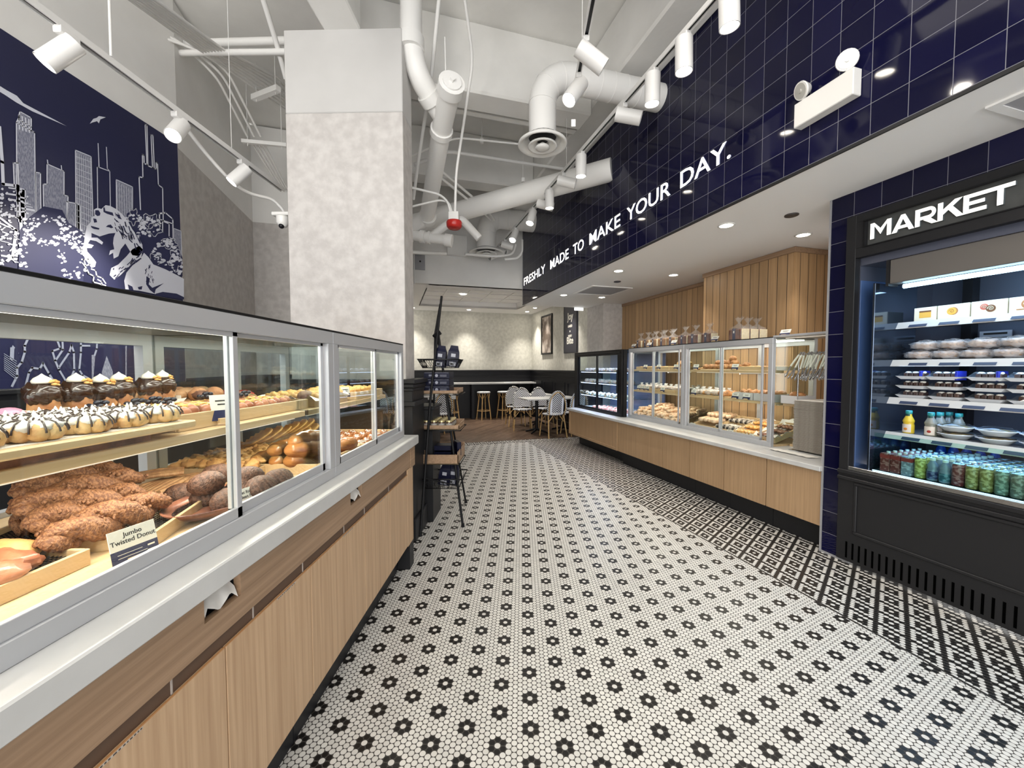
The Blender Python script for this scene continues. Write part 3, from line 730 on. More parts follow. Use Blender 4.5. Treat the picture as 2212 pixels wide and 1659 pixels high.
for (Y, aim, lit, lb) in ((2.12, (.6, -.1, -.75), 1, 'white spotlight cut by the top edge on the short aisle track'), (2.68, (.85, .15, -.55), 0, 'unlit tilted spotlight in the middle of the short aisle track'), (3.0, (-.55, -.35, -.9), 1, 'lit tilted spotlight at the far end of the short aisle track')):
    head(WF, (.41, Y, 3.50), aim, lit, lb, 'spotlights on the short track')
for (Y, aim, lb) in ((1.93, (-.50, -.35, -.79), 'lit spotlight on the mural track nearest the viewer'), (2.56, (.16, -.62, -.76), 'lit spotlight on the mural track in front of the tall outlined tower'), (3.14, (-.52, -.35, -.78), 'lit spotlight at the column end of the mural track')):
    head(WF, (-2.17, Y, 3.0), aim, 1, lb, 'spotlights on the mural track', power=110, size=.84)
solo('signal_flag', MB().box(.36, .39, 2.985, 2.99, 3.14, 3.19), M_white, 'small white tag hanging under the last aisle spotlight', 'tag', WF, (.375, 2.985, 3.19))

# ---------------------------------------------------------------- downlights
def downlight(frame, x, y, z, label, group, power=9, r=.052, cone=100):
    t = thing('downlight', label, 'downlight', frame, (x, y, z), group)
    part('trim_ring', MB().lathe([(r*1.35, .0), (r*1.35, -.004), (r, -.006), (r, .0)], (x, y, z), 24), M_white, t)
    part('lens', MB().lathe([(r, -.003), (0, -.003)], (x, y, z), 24), M_lamp, t)
    l = bpy.data.lights.new('spot', 'SPOT'); l.energy = power; l.color = (1, .93, .84); l.spot_size = math.radians(cone); l.spot_blend = .9; l.shadow_soft_size = r*.8
    o = bpy.data.objects.new('spot', l); COL.objects.link(o); o.parent = t; o.location = (0, 0, -.012)
G1 = 'recessed downlights of the counter soffit'
for (v, u, lb) in ((-.335, .633, 'recessed downlight in the soffit nearest the market, header side'), (-.345, 2.34, 'recessed soffit downlight above the counter middle, header side'), (-.32, 4.1, 'recessed soffit downlight at the far end, header side'),
                   (.545, .632, 'recessed downlight beside the navy pillar, wall side'), (.479, 2.337, 'recessed soffit downlight in front of the oak box, wall side'), (.409, 4.117, 'recessed soffit downlight at the far end beside the grille')):
    downlight(RF, v, u, 2.62, lb, G1, 30)
for u in (-1.1, -2.8): downlight(RF, -.335, u, 2.62, 'recessed downlight over the market fridge', 'soffit lights over the fridge', 7)
G2 = 'recessed downlights of the seating ceiling'
for (px, py, z, lb) in ((1013, 669, ZS, 'seating ceiling downlight washing the back wall near its middle'), (1139, 673, ZS, 'seating ceiling downlight close to the back wall corner'), (1071, 622, ZS+.145, 'seating downlight close behind the bulkhead, right one'),
                        (1000, 636, ZS+.145, 'seating downlight in the coffered tray, left one')):
    q = RZ(px, py, z); downlight(RF, q.x, min(q.y, 8.62), z, lb, G2, 110, cone=82)
downlight(RF, .42, 7.6, ZS, 'seating downlight washing the right wall between the pictures', G2, 90, cone=82)
downlight(RF, .42, 6.0, ZS, 'seating downlight washing the right wall above the dark sign', G2, 90, cone=82)
downlight(RF, -2.6, 8.45, ZS, 'seating downlight washing the back wall beside the column', G2, 110, cone=82)
# soffit accessories
q = RZ(1710, 464, 2.62); t = thing('dark_sensor', 'dark round recessed speaker in the soffit beside the pillar', 'speaker', RF, (q.x, q.y, 2.62)); part('disc', MB().lathe([(.05, 0), (.05, -.008), (.04, -.012), (0, -.012)], (q.x, q.y, 2.62), 20), mat('bronze_dark', (.05, .04, .035), .5), t)
q = RZ(1333.5, 608, 2.62); solo('sprinkler_cover', MB().lathe([(.05, 0), (.05, -.008), (.03, -.014), (0, -.014)], tuple(q), 18), mat('bronze_dark2', (.045, .042, .05), .5), 'small dark round cap in the soffit beside the air grille', 'sprinkler', RF, tuple(q))
t = thing('air_grille', 'square perforated air grille in the soffit over the far case', 'grille', RF, (.11, 3.56, 2.62))
part('frame', MB().box(-.235, -.20, 3.24, 3.90, 2.61, 2.62).box(.42, .455, 3.24, 3.90, 2.61, 2.62).box(-.20, .42, 3.24, 3.275, 2.61, 2.62).box(-.20, .42, 3.865, 3.90, 2.61, 2.62), M_soffit, t)
part('screen', MB().box(-.2, .42, 3.275, 3.865, 2.614, 2.619), mat('grille_grey', (.36, .36, .38), .6), t)
t = thing('air_grille', 'large recessed air grille in the soffit above the market sign', 'grille', RF, (-.3, -1.3, 2.62))
part('frame', MB().box(-.42, -.38, -1.75, -.98, 2.61, 2.62).box(.02, .06, -1.75, -.98, 2.61, 2.62).box(-.38, .02, -1.75, -1.71, 2.61, 2.62).box(-.38, .02, -1.02, -.98, 2.61, 2.62), M_soffit, t)
part('screen', MB().box(-.38, .02, -1.71, -1.02, 2.614, 2.619), mat('grille_grey'), t)
# emergency light on the header
t = thing('emergency_light', 'white emergency light unit with two round lamp heads on navy tiles', 'emergency light', RF, (-.68, -.43, 2.87))
part('housing', MB().box(-.715, -.652, -.60, -.265, 2.868, 3.012, .004), M_white, t)
for (u, lb, ax) in ((-.31, 'left', (-1, .25, -.35)), (-.555, 'right', (-.8, -.55, -.35))):
    c = Vector((-.70, u, 3.075)); ax = Vector(ax).normalized(); mb = MB(); mb.cyl(c-ax*.03, c+ax*.012, .028, .052, 20); mb.cyl(c+ax*.012, c+ax*.02, .052, .05, 20)
    h = part('lamp_head', mb, M_white, t); part('reflector', MB().cyl(c+ax*.0201, c+ax*.022, .042, n=20).cyl(c+ax*.022, c+ax*.028, .011, n=10), mat('reflector', (.55, .54, .50), .15, metal=.3), h)
    part('lamp_stem', MB().cyl((-.69, u, 3.01), c, .012, n=10), M_white, t)
# small white exit sign edge hanging from the far soffit
solo('exit_sign', MB().box(.44, .64, 5.28, 5.30, 2.55, 2.61, .002), mat('sign_white', (.85, .85, .85), .4, emit=.6), 'small glowing white wedge sign hanging at the far soffit edge', 'sign', RF, (.54, 5.29, 2.61))

# ================================================================ SIGN LETTERS ON THE HEADER
ROTX = Matrix.Rotation(PI/2, 4, 'X')
def sign_word(txt, u0, u1, z0, z1, v, mface, mside, label, group, ext=.007, bold=.006, cat='sign letters', halo=False):
    """one thing per word, every letter a part; text runs from u0 (left) to u1 (right) seen from the aisle"""
    t = thing('sign_word', label, cat, RF, (v, (u0+u1)/2, z0), group)
    full = text_mb(txt, 1., bold, ext); xs = [p.x for p in full.v]; ys = [p.y for p in full.v]
    W = max(xs)-min(xs); kx = abs(u1-u0)/W; ky = (z1-z0)/.72
    # letter advance from partial strings
    def ext_of(s_): m_ = text_mb(s_, 1., bold, ext); return min(p.x for p in m_.v), max(p.x for p in m_.v)
    x0 = min(xs)
    for i, ch in enumerate(txt):
        if ch == ' ': continue
        r = ext_of(txt[:i+1])[1]; m_ = text_mb(ch, 1., bold, ext); l0 = min(p.x for p in m_.v); l1 = max(p.x for p in m_.v)
        off = r-l1-x0
        f = MB(); 
        pts = [Vector((v-.009-(p.z-ext), u0-(p.x+off)*kx, z0+p.y*ky)) for p in m_.v]
        # faces near the viewer glow, sides are the letter can
        fi = []; sd = []
        for q in m_.f:
            a = [m_.v[k].z for k in q]
            (fi if min(a) > ext*.9 else sd).append(q)
        f.add(pts, fi, 0); f.add(pts, sd, 1)
        part('letter', f, [mface, mside], t)
    return t
M_can = mat('letter_can', (.30, .33, .5), .4)
ZL0, ZL1 = 2.972, 3.118
SG = 'glowing slogan words on the tiled header'
for txt, u0, u1 in (('FRESHLY', 5.22, 4.10), ('MADE', 3.87, 3.17), ('TO', 3.02, 2.69), ('MAKE', 2.53, 1.80), ('YOUR', 1.67, .955), ('DAY.', .825, .275)):
    sign_word(txt, u0, u1, ZL0, ZL1, -.65, M_letter, M_can, 'glowing white sign letters spelling %s on navy tiles' % txt, SG, bold=.006)

# ================================================================ MARKET OPEN FRIDGE
t = thing('market_fridge', 'tall black open grab-and-go fridge under the white MARKET sign', 'fridge', RF, (0, -1.1, 0))
UR = -2.25
mb = MB(); mb.box(-.03, .10, -.19, -.128, .66, 2.444, .002).box(-.03, .10, UR, UR+.06, .66, 2.444, .002)
mb.box(-.03, .10, UR+.06, -.19, 2.150, 2.215, .002).box(-.03, .10, UR+.06, -.19, 2.39, 2.444, .002).box(-.03, .10, -.243, -.19, 2.215, 2.39, .0).box(-.03, .10, UR+.06, UR+.10, 2.215, 2.39)
part('surround', mb, M_charc, t)
part('sign_board', MB().box(.0, .04, UR+.1, -.243, 2.215, 2.39), mat('sign_backing', (.05, .053, .052), .55, col2=(.08, .083, .08), nscale=6), t)
mb = MB(); mb.box(-.036, -.029, UR+.09, -.235, 2.383, 2.391).box(-.036, -.029, UR+.09, -.235, 2.210, 2.217).box(-.036, -.029, -.243, -.235, 2.21, 2.391); part('sign_moulding', mb, M_blackm, t)
# interior shell
mb = MB(); DB = .78
mb.box(DB, DB+.03, UR+.06, -.19, .66, 2.15); mb.box(.02, DB, -.195, -.175, .66, 2.15).box(.02, DB, UR+.05, UR+.07, .66, 2.15).box(.02, DB, UR+.06, -.19, 2.10, 2.15)
part('liner', mb, mat('fridge_liner', (.10, .11, .15), .35, metal=.4), t)
mb = MB(); mb.prism([(2.15, .0), (1.965, .05), (1.965, .09), (2.10, .16), (2.10, .0)][::-1], 1, UR+.07, -.30) if False else mb.box(.03, .12, UR+.07, -.36, 1.945, 2.10, .004)
part('canopy', mb, mat('canopy_brown', (.12, .11, .10), .5), t)
part('canopy_cheek', MB().box(.02, .115, -.36, -.345, 1.93, 2.10), M_charc, t)
part('side_panel', MB().box(.0, .42, -.30, -.285, .69, 1.96, .002), mat('cheek_mirror', (.10, .13, .18), .08, metal=.9), t, 'dark mirror-like inner side panel')
part('side_lining', MB().box(.02, .30, -.2, -.19, .69, 2.0, .001), mat('cheek_blue', (.05, .10, .24), .4), t)
mb = MB(); mb.box(-.045, .04, UR+.06, -.128, .645, .672, .003); part('front_rail', mb, M_charc, t)
mb = MB(); mb.box(-.03, .14, UR+.06, -.19, .672, .70, .002); part('sill', mb, M_steel, t)
mb = MB(); mb.box(-.03, .0, UR, -.128, 0.02, .645, .002); part('kick_panel', mb, M_charc, t)
mb = MB(); mb.box(-.040, -.029, UR+.1, -.235, .575, .595, .004).box(-.040, -.029, UR+.1, -.235, .228, .248, .004).box(-.040, -.029, -.255, -.235, .248, .575, .004); mb.box(-.045, -.029, UR, -.128, .6, .625, .004)
part('panel_moulding', mb, M_charc, t)
mb = MB()
for i in range(46):
    u = -.19-i*.0405
    mb.box(-.0315, -.028, u-.012, u, .045, .16)
part('vent_slots', mb, mat('slot_black', (.001, .001, .001), .9, spec=0.), t)
# shelves
SH = [('top', 1.70, .24, .60), ('second', 1.445, .20, .62), ('third', 1.19, .18, .64), ('fourth', .955, .16, .66)]
for nm, z, v0, v1 in SH:
    s = part('shelf', MB().box(v0, v1, UR+.07, -.31, z-.02, z, .002), mat('shelf_grey', (.35, .36, .38), .3, metal=.5), t)
    part('price_rail', MB().add([(v0-.005, UR+.07, z+.002), (v0-.005, -.30, z+.002), (v0-.030, -.30, z-.042), (v0-.030, UR+.07, z-.042), (v0+.004, UR+.07, z+.002), (v0+.004, -.30, z+.002), (v0-.020, -.30, z-.042), (v0-.020, UR+.07, z-.042)],
        [(0, 1, 2, 3), (7, 6, 5, 4), (0, 4, 5, 1), (3, 2, 6, 7), (1, 5, 6, 2), (0, 3, 7, 4)]), mat('rail_beige', (.52, .51, .49), .5), s)
    for k in range(7):
        u = -.37-k*.155-(.03 if nm in ('second', 'fourth') else 0)
        a = v0-.0075; b_ = v0-.0305
        mb = MB(); mb.add([(a-.003, u, z-.012), (a-.003, u-.095, z-.012), (b_-.002, u-.095, z-.036), (b_-.002, u, z-.036)], [(3, 2, 1, 0)], 0)
        part('price_label', mb, mat('label_navy', (.03, .04, .08), .5), s)
    led = part('led_tube', MB().box(v0+.03, v0+.045, UR+.1, -.36, z-.034, z-.024), mat('cool_led_soft', (.5, .8, 1), emit=3.5, ecol=(.35, .66, 1)), s)
part('led_tube', MB().cyl((.10, -.40, 1.925), (.10, UR+.1, 1.925), .014, n=10).cyl((.22, -.40, 2.02), (.22, UR+.1, 2.02), .010, n=8), M_ledc, t)
part('sill_led', MB().box(.0, .006, UR+.07, -.32, .702, .705), mat('sill_glow', (.5, .8, 1), emit=1.5, ecol=(.5, .76, 1)), t)
area('fridge_light', RF, (.16, -1.2, 1.915), .06, 2.1, (.50, .74, 1), size_y=1.7)
area('fridge_light', RF, (.20, -1.2, 1.15), .06, 1.6, (.32, .55, 1), size_y=1.7)
area('fridge_light', RF, (.20, -1.2, 1.405), .06, 1.5, (.42, .66, 1), size_y=1.7)
area('fridge_light', RF, (.20, -1.2, .915), .06, 2.2, (.30, .55, 1), size_y=1.7)
part('tub_floor', MB().box(.02, DB, UR+.07, -.31, .69, .705), M_charc, t)
part('front_glass', MB().box(.0, .006, UR+.07, -.325, .705, .958), M_glassb, t)
part('notice', MB().box(.755, .76, -.62, -.47, 1.50, 1.64), mat('notice_paper', (.5, .55, .65), .6), t); 
mb = MB(); 
for k in range(7): mb.box(.752, .755, -.61, -.48, 1.515+k*.013, 1.519+k*.013)
mb.box(.752, .755, -.60, -.49, 1.615, 1.628); part('notice_print', mb, M_ink, t)
part('thermostat', MB().box(.74, .76, -.93, -.70, 1.57, 1.635, .004).box(.736, .741, -.85, -.72, 1.58, 1.625), [M_card], t)
part('rear_bar', MB().box(.70, .78, -.45, -.40, .7, 2.05), M_black, t)
# MARKET letters, built stroke by stroke
def polys_letters(t, defs, u0, z0, sx, sz, v, ext):
    for nm, x, plist in defs:
        mb = MB()
        for pl in plist:
            pts = [(z0+b_*sz, v) for a, b_ in pl]
            P = [(u0-(x+a)*sx, z0+b_*sz) for a, b_ in pl]
            mb.prism([(p[0], p[1]) for p in P], 0, v-ext, v, 1)
            mb.prism([(p[0], p[1]) for p in P], 0, v-ext-.002, v-ext, 0)
        part('letter', mb, [mat('market_face', (1, .98, .92), emit=.55, ecol=(1, .96, .88)), mat('market_can', (.10, .12, .13), .5)], t)
def bar(a, b, w_):
    dx, dy = b[0]-a[0], b[1]-a[1]; L = math.hypot(dx, dy); nx, ny = -dy/L*w_/2, dx/L*w_/2
    return [(a[0]+nx, a[1]+ny), (a[0]-nx, a[1]-ny), (b[0]-nx, b[1]-ny), (b[0]+nx, b[1]+ny)]
mk = thing('sign_word', 'white block letters spelling MARKET on the black fridge surround', 'sign letters', RF, (-.005, -.59, 2.255))
h = 1.
def arcpoly(cx, cy, r0, r1, a0, a1, n=10):
    return [[(cx+r1*math.cos(a0+(a1-a0)*i/n), cy+r1*math.sin(a0+(a1-a0)*i/n)), (cx+r1*math.cos(a0+(a1-a0)*(i+1)/n), cy+r1*math.sin(a0+(a1-a0)*(i+1)/n)),
             (cx+r0*math.cos(a0+(a1-a0)*(i+1)/n), cy+r0*math.sin(a0+(a1-a0)*(i+1)/n)), (cx+r0*math.cos(a0+(a1-a0)*i/n), cy+r0*math.sin(a0+(a1-a0)*i/n))] for i in range(n)]
defs = [
 ('M', 0, [[(0, 0), (.24, 0), (.24, 1), (0, 1)], [(1.0, 0), (1.24, 0), (1.24, 1), (1.0, 1)], [(.12, 1), (.24, 1), (.66, .52), (.62, .2)], [(1.12, 1), (1.0, 1), (.58, .52), (.62, .2)]]),
 ('A', 1.28, [[(0, 0), (.27, 0), (.72, 1), (.50, 1)], [(1.22, 0), (.95, 0), (.50, 1), (.72, 1)], [(.25, .18), (.97, .18), (.90, .36), (.33, .36)]]),
 ('R', 2.54, [[(0, 0), (.24, 0), (.24, 1), (0, 1)], [(.24, .80), (.72, .80), (.72, 1), (.24, 1)], [(.24, .34), (.72, .34), (.72, .52), (.24, .52)], [(.42, .30), (.70, .42), (1.14, .0), (.84, .0)]]+arcpoly(.70, .67, .14, .33, -PI/2, PI/2)),
 ('K', 3.66, [[(0, 0), (.24, 0), (.24, 1), (0, 1)], [(.24, .30), (.24, .58), (.78, 1), (1.12, 1)], [(.46, .55), (.62, .74), (1.2, 0), (.88, 0)]]),
 ('E', 4.82, [[(0, 0), (.24, 0), (.24, 1), (0, 1)], [(.24, 0), (.98, 0), (.98, .2), (.24, .2)], [(.24, .41), (.90, .41), (.90, .60), (.24, .60)], [(.24, .8), (.98, .8), (.98, 1), (.24, 1)]]),
 ('T', 5.78, [[(0, .8), (1.1, .8), (1.1, 1), (0, 1)], [(.43, 0), (.67, 0), (.67, .8), (.43, .8)]]),
]
polys_letters(mk, defs, -.267, 2.255, .655/6.88, .103, .0, .014)

# ---------------------------------------------------------------- goods in the market fridge
FR = RF
# cake boxes with swiss-roll pictures on the top shelf
def spiral(mb, c, r, v, turns, wd, m):
    pts = [(c[0]+r*(1-k/40*.92)*math.cos(turns*2*PI*k/40), c[1]+r*(1-k/40*.92)*math.sin(turns*2*PI*k/40)) for k in range(41)]
    for q in stroke2d(pts, wd): mb.add([(v, p[0], p[1]) for p in q], [(0, 1, 2, 3)], m)
def disc(mb, c, r, v, m, n=18, sq=1.):
    P = [(v, c[0]+r*math.cos(2*PI*k/n), c[1]+r*sq*math.sin(2*PI*k/n)) for k in range(n)]; mb.add(P, [tuple(range(n))], m)
PICT = [mat('print_cream', (.74, .70, .56), .6), mat('print_yellow', (.72, .42, .08), .6), mat('print_brown', (.16, .07, .03), .6), mat('print_pink', (.55, .14, .10), .6), mat('print_tan', (.42, .20, .08), .6), mat('print_olive', (.14, .12, .04), .6)]
BX = [('a yellow cake slice', 0), ('a pale roll cake', 1), ('a pink and a chocolate roll', 2), ('a brown roll cake', 3), ('a dark green-brown roll', 4), ('a chocolate roll', 2), ('a pale roll cake', 1), ('a brown roll cake', 3)]
ul = -.375
for i, (d_, k) in enumerate(BX):
    wd = .15 if i else .115; u0 = ul; ul -= wd+.006
    if u0 < -1.6: break
    b_ = (.28, u0-wd/2, 1.70)
    t2 = thing('cake_box', 'cream box printed with %s, %s from left on top shelf' % (d_, ('first', 'second', 'third', 'fourth', 'fifth', 'sixth', 'seventh', 'eighth')[i]), 'box', FR, b_, 'cake boxes on the top fridge shelf')
    part('carton', MB().box(.255, .42, u0-wd, u0, 1.701, 1.79, .002), PICT[0], t2)
    mb = MB(); vv = .2545; cu_, cz = u0-wd/2, 1.748
    if k == 0: mb.box(vv-.0005, vv, u0-wd*.78, u0-wd*.25, 1.722, 1.768, 0, 1).box(vv-.001, vv, u0-wd*.78, u0-wd*.25, 1.758, 1.768, 0, 2)
    elif k == 1: disc(mb, (cu_, cz), .024, vv, 4); disc(mb, (cu_+.006, cz), .023, vv-.0004, 1); spiral(mb, (cu_+.006, cz), .014, vv-.0008, 1.4, .002, 4)
    elif k == 2: disc(mb, (cu_+.018, cz+.006), .018, vv, 3); spiral(mb, (cu_+.018, cz+.006), .012, vv-.0008, 1.5, .003, 0); disc(mb, (cu_-.010, cz-.006), .021, vv-.001, 2); spiral(mb, (cu_-.010, cz-.006), .014, vv-.0015, 1.6, .004, 0)
    else:
        c2 = 4 if k == 3 else 5; disc(mb, (cu_-.008, cz+.003), .028, vv, 1 if k == 3 else 5); disc(mb, (cu_, cz), .028, vv-.0004, c2); spiral(mb, (cu_, cz), .018, vv-.0010, 1.6, .0045, 0); mb.box(vv-.001, vv, cu_-.045, cu_+.045, cz-.031, cz-.026, 0, c2)
    part('picture', mb, PICT, t2)
# bagged sandwiches on the second shelf, two layers
M_bread = mat('bread_tan', (.45, .26, .12), .7, col2=(.55, .36, .2), nscale=20, bump=.3)
M_film = mat('clear_film', (.80, .83, .88), .12, col2=(.45, .50, .58), nscale=24, detail=2, lo=.45, hi=.6, bump=.8, bscale=22, alpha=.42, coat=1.)
def bag_sandwich():
    t2 = thing('wrapped_sandwich', '', 'sandwich', WF, (0, 0, 0))
    part('bread', MB().blob((0, 0, .032), (.055, .066, .026), .12, 1.6, 1, flat=.1), M_bread, t2, local=True)
    mb = MB(); mb.blob((0, 0, .034), (.070, .080, .034), .35, 2.6, 5, nu=24, nv=12); mb.add([(-.02, -.075, .03), (.02, -.075, .03), (.03, -.105, .045), (-.03, -.105, .02)], [(0, 1, 2, 3)])
    part('film', mb, M_film, t2, local=True); return t2
P_sw = Proto(bag_sandwich)
for L_ in (0, 1):
    for r_ in (0, 1):
        for k in range(9):
            P_sw.at(FR, (.27+r_*.14, -.41-k*.135-(.03 if L_ else 0), 1.446+L_*.062), rnd.uniform(-.3, .3), 'film-wrapped sandwich in the %s layer on the second fridge shelf, %s row' % (('lower', 'upper')[L_], ('front', 'rear')[r_]), 'wrapped sandwiches on the second fridge shelf, %s layer, %s row' % (('lower', 'upper')[L_], ('front', 'rear')[r_]))
# clamshell trays on the third shelf
M_tray_w = mat('clam_tray_white', (.72, .74, .76), .35); M_choc = mat('cake_choc', (.035, .015, .010), .5, col2=(.09, .045, .03), nscale=25, bump=.5); M_cream = mat('whipped_cream', (.80, .75, .66), .45, bump=.4)
M_clam = glassmat('clam_lid', (.93, .96, .98)); M_band = mat('band_blue', (.015, .025, .30), .4)
def clam():
    t2 = thing('cake_clamshell', '', 'food tray', WF, (0, 0, 0))
    def fr(w0, d0, w1, d1, z0, z1): 
        return [(-d0, -w0, z0), (d0, -w0, z0), (d0, w0, z0), (-d0, w0, z0), (-d1, -w1, z1), (d1, -w1, z1), (d1, w1, z1), (-d1, w1, z1)], [(3, 2, 1, 0), (0, 1, 5, 4), (1, 2, 6, 5), (2, 3, 7, 6), (3, 0, 4, 7)]
    V, F = fr(.060, .042, .078, .056, 0, .018); V2, F2 = fr(.078, .056, .082, .060, .018, .021)
    part('tray', MB().add(V, F).add(V2, F2[1:]).box(-.05, .05, -.07, .07, .014, .017), M_tray_w, t2, local=True)
    V, F = fr(.076, .054, .052, .036, .020, .052); part('lid', MB().add(V, F[1:]+[(4, 5, 6, 7)]), M_clam, t2, local=True)
    mb = MB()
    for i in range(4): mb.box(-.032, .03, -.055+i*.028, -.032+i*.028, .017, .043, .004)
    part('cake_pieces', mb, M_choc, t2, local=True)
    mb = MB()
    for i in range(3): mb.blob((-.01, -.045+i*.04, .044), (.02, .015, .008), .3, 3, i, 10, 6)
    part('cream', mb, M_cream, t2, local=True); return t2
P_cl = Proto(clam)
for L_ in range(3):
    for k in range(8):
        P_cl.at(FR, (.245, -.405-k*.175+(.01*L_ if k % 2 else 0), 1.191+L_*.063), rnd.uniform(-.06, .06), 'white clamshell tray of chocolate cake, %s tier on the third fridge shelf' % ('bottom', 'middle', 'top')[L_], 'cake clamshells in the %s tier' % ('bottom', 'middle', 'top')[L_])
        if L_ == 2: solo('blue_band', MB().box(-.046, .046, -.0055, .0055, .0, .056, .001), M_band, 'blue paper band round a top-tier clamshell on the third shelf', 'band', FR, (.245, -.45-k*.175, 1.191+.126), 'blue bands round the clamshells', local=True)
# juice bottles and round bowls on the fourth shelf
M_juice = mat('juice_yellow', (.60, .42, .03), .25); M_juicep = mat('juice_pale', (.20, .20, .16), .2); M_capg = mat('cap_green', (.02, .22, .20), .35); M_lab = mat('juice_label', (.62, .55, .48), .5)
def bottle(mj):
    def f():
        t2 = thing('juice_bottle', '', 'bottle', WF, (0, 0, 0))
        part('bottle_body', MB().lathe([(0, 0), (.028, 0), (.030, .006), (.030, .055), (.026, .066), (.030, .078), (.030, .085), (.021, .105), (.015, .12), (.0145, .135), (0, .135)], n=20), mj, t2, local=True)
        part('cap', MB().lathe([(.0165, .130), (.0175, .132), (.0175, .150), (.016, .152), (0, .152)], n=20), M_capg, t2, local=True)
        n = 8
        for m_, (z0, z1, a0, a1) in enumerate(((.008, .062, PI-.9, PI+.9), (.112, .135, PI-.8, PI+.8))):
            r = .0306 if m_ == 0 else .0165; mb = MB()
            mb.add([(r*math.cos(a0+(a1-a0)*i/n), r*math.sin(a0+(a1-a0)*i/n), z) for z in (z0, z1) for i in range(n+1)], [(i, i+1, i+n+2, i+n+1) for i in range(n)], 0, True)
            part(('label', 'neck_tag')[m_], mb, (M_lab, mat('tag_green', (.01, .06, .05), .5))[m_], t2, local=True)
        part('fruit_print', MB().blob((-.0300, 0, .03), (.0016, .010, .009), 0, nu=12, nv=8), mat('fruit_orange' if mj is M_juice else 'fruit_red', (.6, .2, .02) if mj is M_juice else (.3, .03, .02), .5), t2, local=True)
        return t2
    return f
Proto(bottle(M_juice)).at(FR, (.20, -.40, .956), 0, 'yellow juice bottle with green cap on the fourth fridge shelf')
P_jb = Proto(bottle(M_juicep))
for k, (v, u, lb) in enumerate(((.20, -.515, 'pale juice bottle with round red print, front one of the pale row'), (.27, -.525, 'pale juice bottle with green cap, second in the pale row'), (.34, -.535, 'pale juice bottle with green cap, third in the pale row'), (.30, -.60, 'pale juice bottle with green cap right behind the round bowls'))):
    P_jb.at(FR, (v, u, .956), rnd.uniform(-.3, .3), lb, 'pale juice bottles')
def bowl():
    t2 = thing('lidded_bowl', '', 'bowl', WF, (0, 0, 0))
    part('bowl', MB().lathe([(0, .0), (.050, .0), (.076, .026), (.084, .028), (.084, .031), (.074, .031)], n=28), M_tray_w, t2, local=True)
    part('filling', MB().blob((0, 0, .026), (.066, .066, .010), .3, 4, 3), mat('filling', (.10, .07, .03), .6, col2=(.35, .25, .1), nscale=30), t2, local=True)
    part('lid', MB().lathe([(.082, .031), (.074, .040), (.060, .043), (.056, .048), (.030, .049), (0, .047)], n=28), M_clam, t2, local=True); return t2
P_bw = Proto(bowl)
for L_ in (0, 1):
    for k in range(5): P_bw.at(FR, (.235, -.62-k*.175, .956+L_*.046), 0, 'round white salad bowl with clear lid, %s of its pair on the fourth shelf' % ('lower', 'upper')[L_], '%s salad bowls' % ('lower', 'upper')[L_])
# drinks in the tub
COLS = [('tea_red', (.30, .03, .03), 'box'), ('tea_red', (.30, .03, .03), 'box'), ('milk_grey', (.30, .30, .42), 'box'), ('lemon_yellow', (.50, .42, .03), 'can'), ('soda_blue', (.02, .02, .16), 'pet'), ('soda_cyan', (.02, .12, .20), 'pet'),
        ('punch_red', (.28, .02, .03), 'can'), ('label_gold', (.38, .26, .04), 'can'), ('label_gold', (.38, .26, .04), 'can'), ('green_grey', (.20, .24, .18), 'can'), ('grey_brown', (.22, .18, .14), 'can'), ('silver_can', (.35, .36, .38), 'can'), ('silver_can', (.35, .36, .38), 'can'), ('green_grey', (.2, .24, .18), 'can'), ('punch_red', (.28, .02, .03), 'can'), ('lemon_yellow', (.5, .42, .03), 'can')]
M_canlid = mat('can_lid', (.60, .64, .72), .25, metal=.8)
protos = {}
def drink(key, c, kind):
    def f():
        t2 = thing('drink_'+('carton' if kind == 'box' else 'can' if kind == 'can' else 'bottle'), '', 'drink', WF, (0, 0, 0))
        g_ = sum(c)/3; cc = tuple(.8*x+.2*g_ for x in c); mm = mat('drink_'+key, tuple(x*.7 for x in cc), .3, col2=tuple(min(1, x*1.2+.10) for x in cc), nscale=42, stretch=(1, 1, 1.6), lo=.5, hi=.56)
        if kind == 'box':
            part('carton', MB().box(-.028, .028, -.026, .026, 0, .12, .002), mm, t2, local=True); part('top_label', MB().box(-.0285, .0285, -.0265, .0265, .088, .112), mat('carton_red', (.35, .04, .04), .4), t2, local=True); part('spout_cap', MB().cyl((.01, 0, .12), (.01, 0, .131), .010), M_white, t2, local=True)
        elif kind == 'can':
            part('can_body', MB().lathe([(.022, 0), (.027, .005), (.027, .118), (.023, .128)], n=18), mm, t2, local=True); part('can_lid', MB().lathe([(.024, .126), (.0245, .130), (.022, .130), (.021, .126), (0, .126)], n=18).box(-.006, .010, -.005, .005, .126, .1285), M_canlid, t2, local=True)
        else:
            part('bottle_body', MB().lathe([(0, 0), (.024, 0), (.026, .01), (.026, .06), (.022, .075), (.026, .09), (.012, .118), (.011, .125)], n=16), mat('pet_clear', (.20, .22, .30), .1), t2, local=True); part('label', MB().lathe([(.0265, .012), (.0265, .058)], n=16), mm, t2, local=True); part('cap', MB().cyl((0, 0, .122), (0, 0, .137), .013, n=14), M_white, t2, local=True)
        return t2
    return f
NM = {'tea_red': 'white and red carton drink', 'milk_grey': 'grey-violet milk carton', 'lemon_yellow': 'yellow drink can', 'soda_blue': 'clear bottle with dark blue label', 'soda_cyan': 'clear bottle with light blue label', 'punch_red': 'red drink can', 'label_gold': 'gold labelled drink can', 'green_grey': 'pale green drink can', 'grey_brown': 'grey brown drink can', 'silver_can': 'silver drink can'}
seen = {}
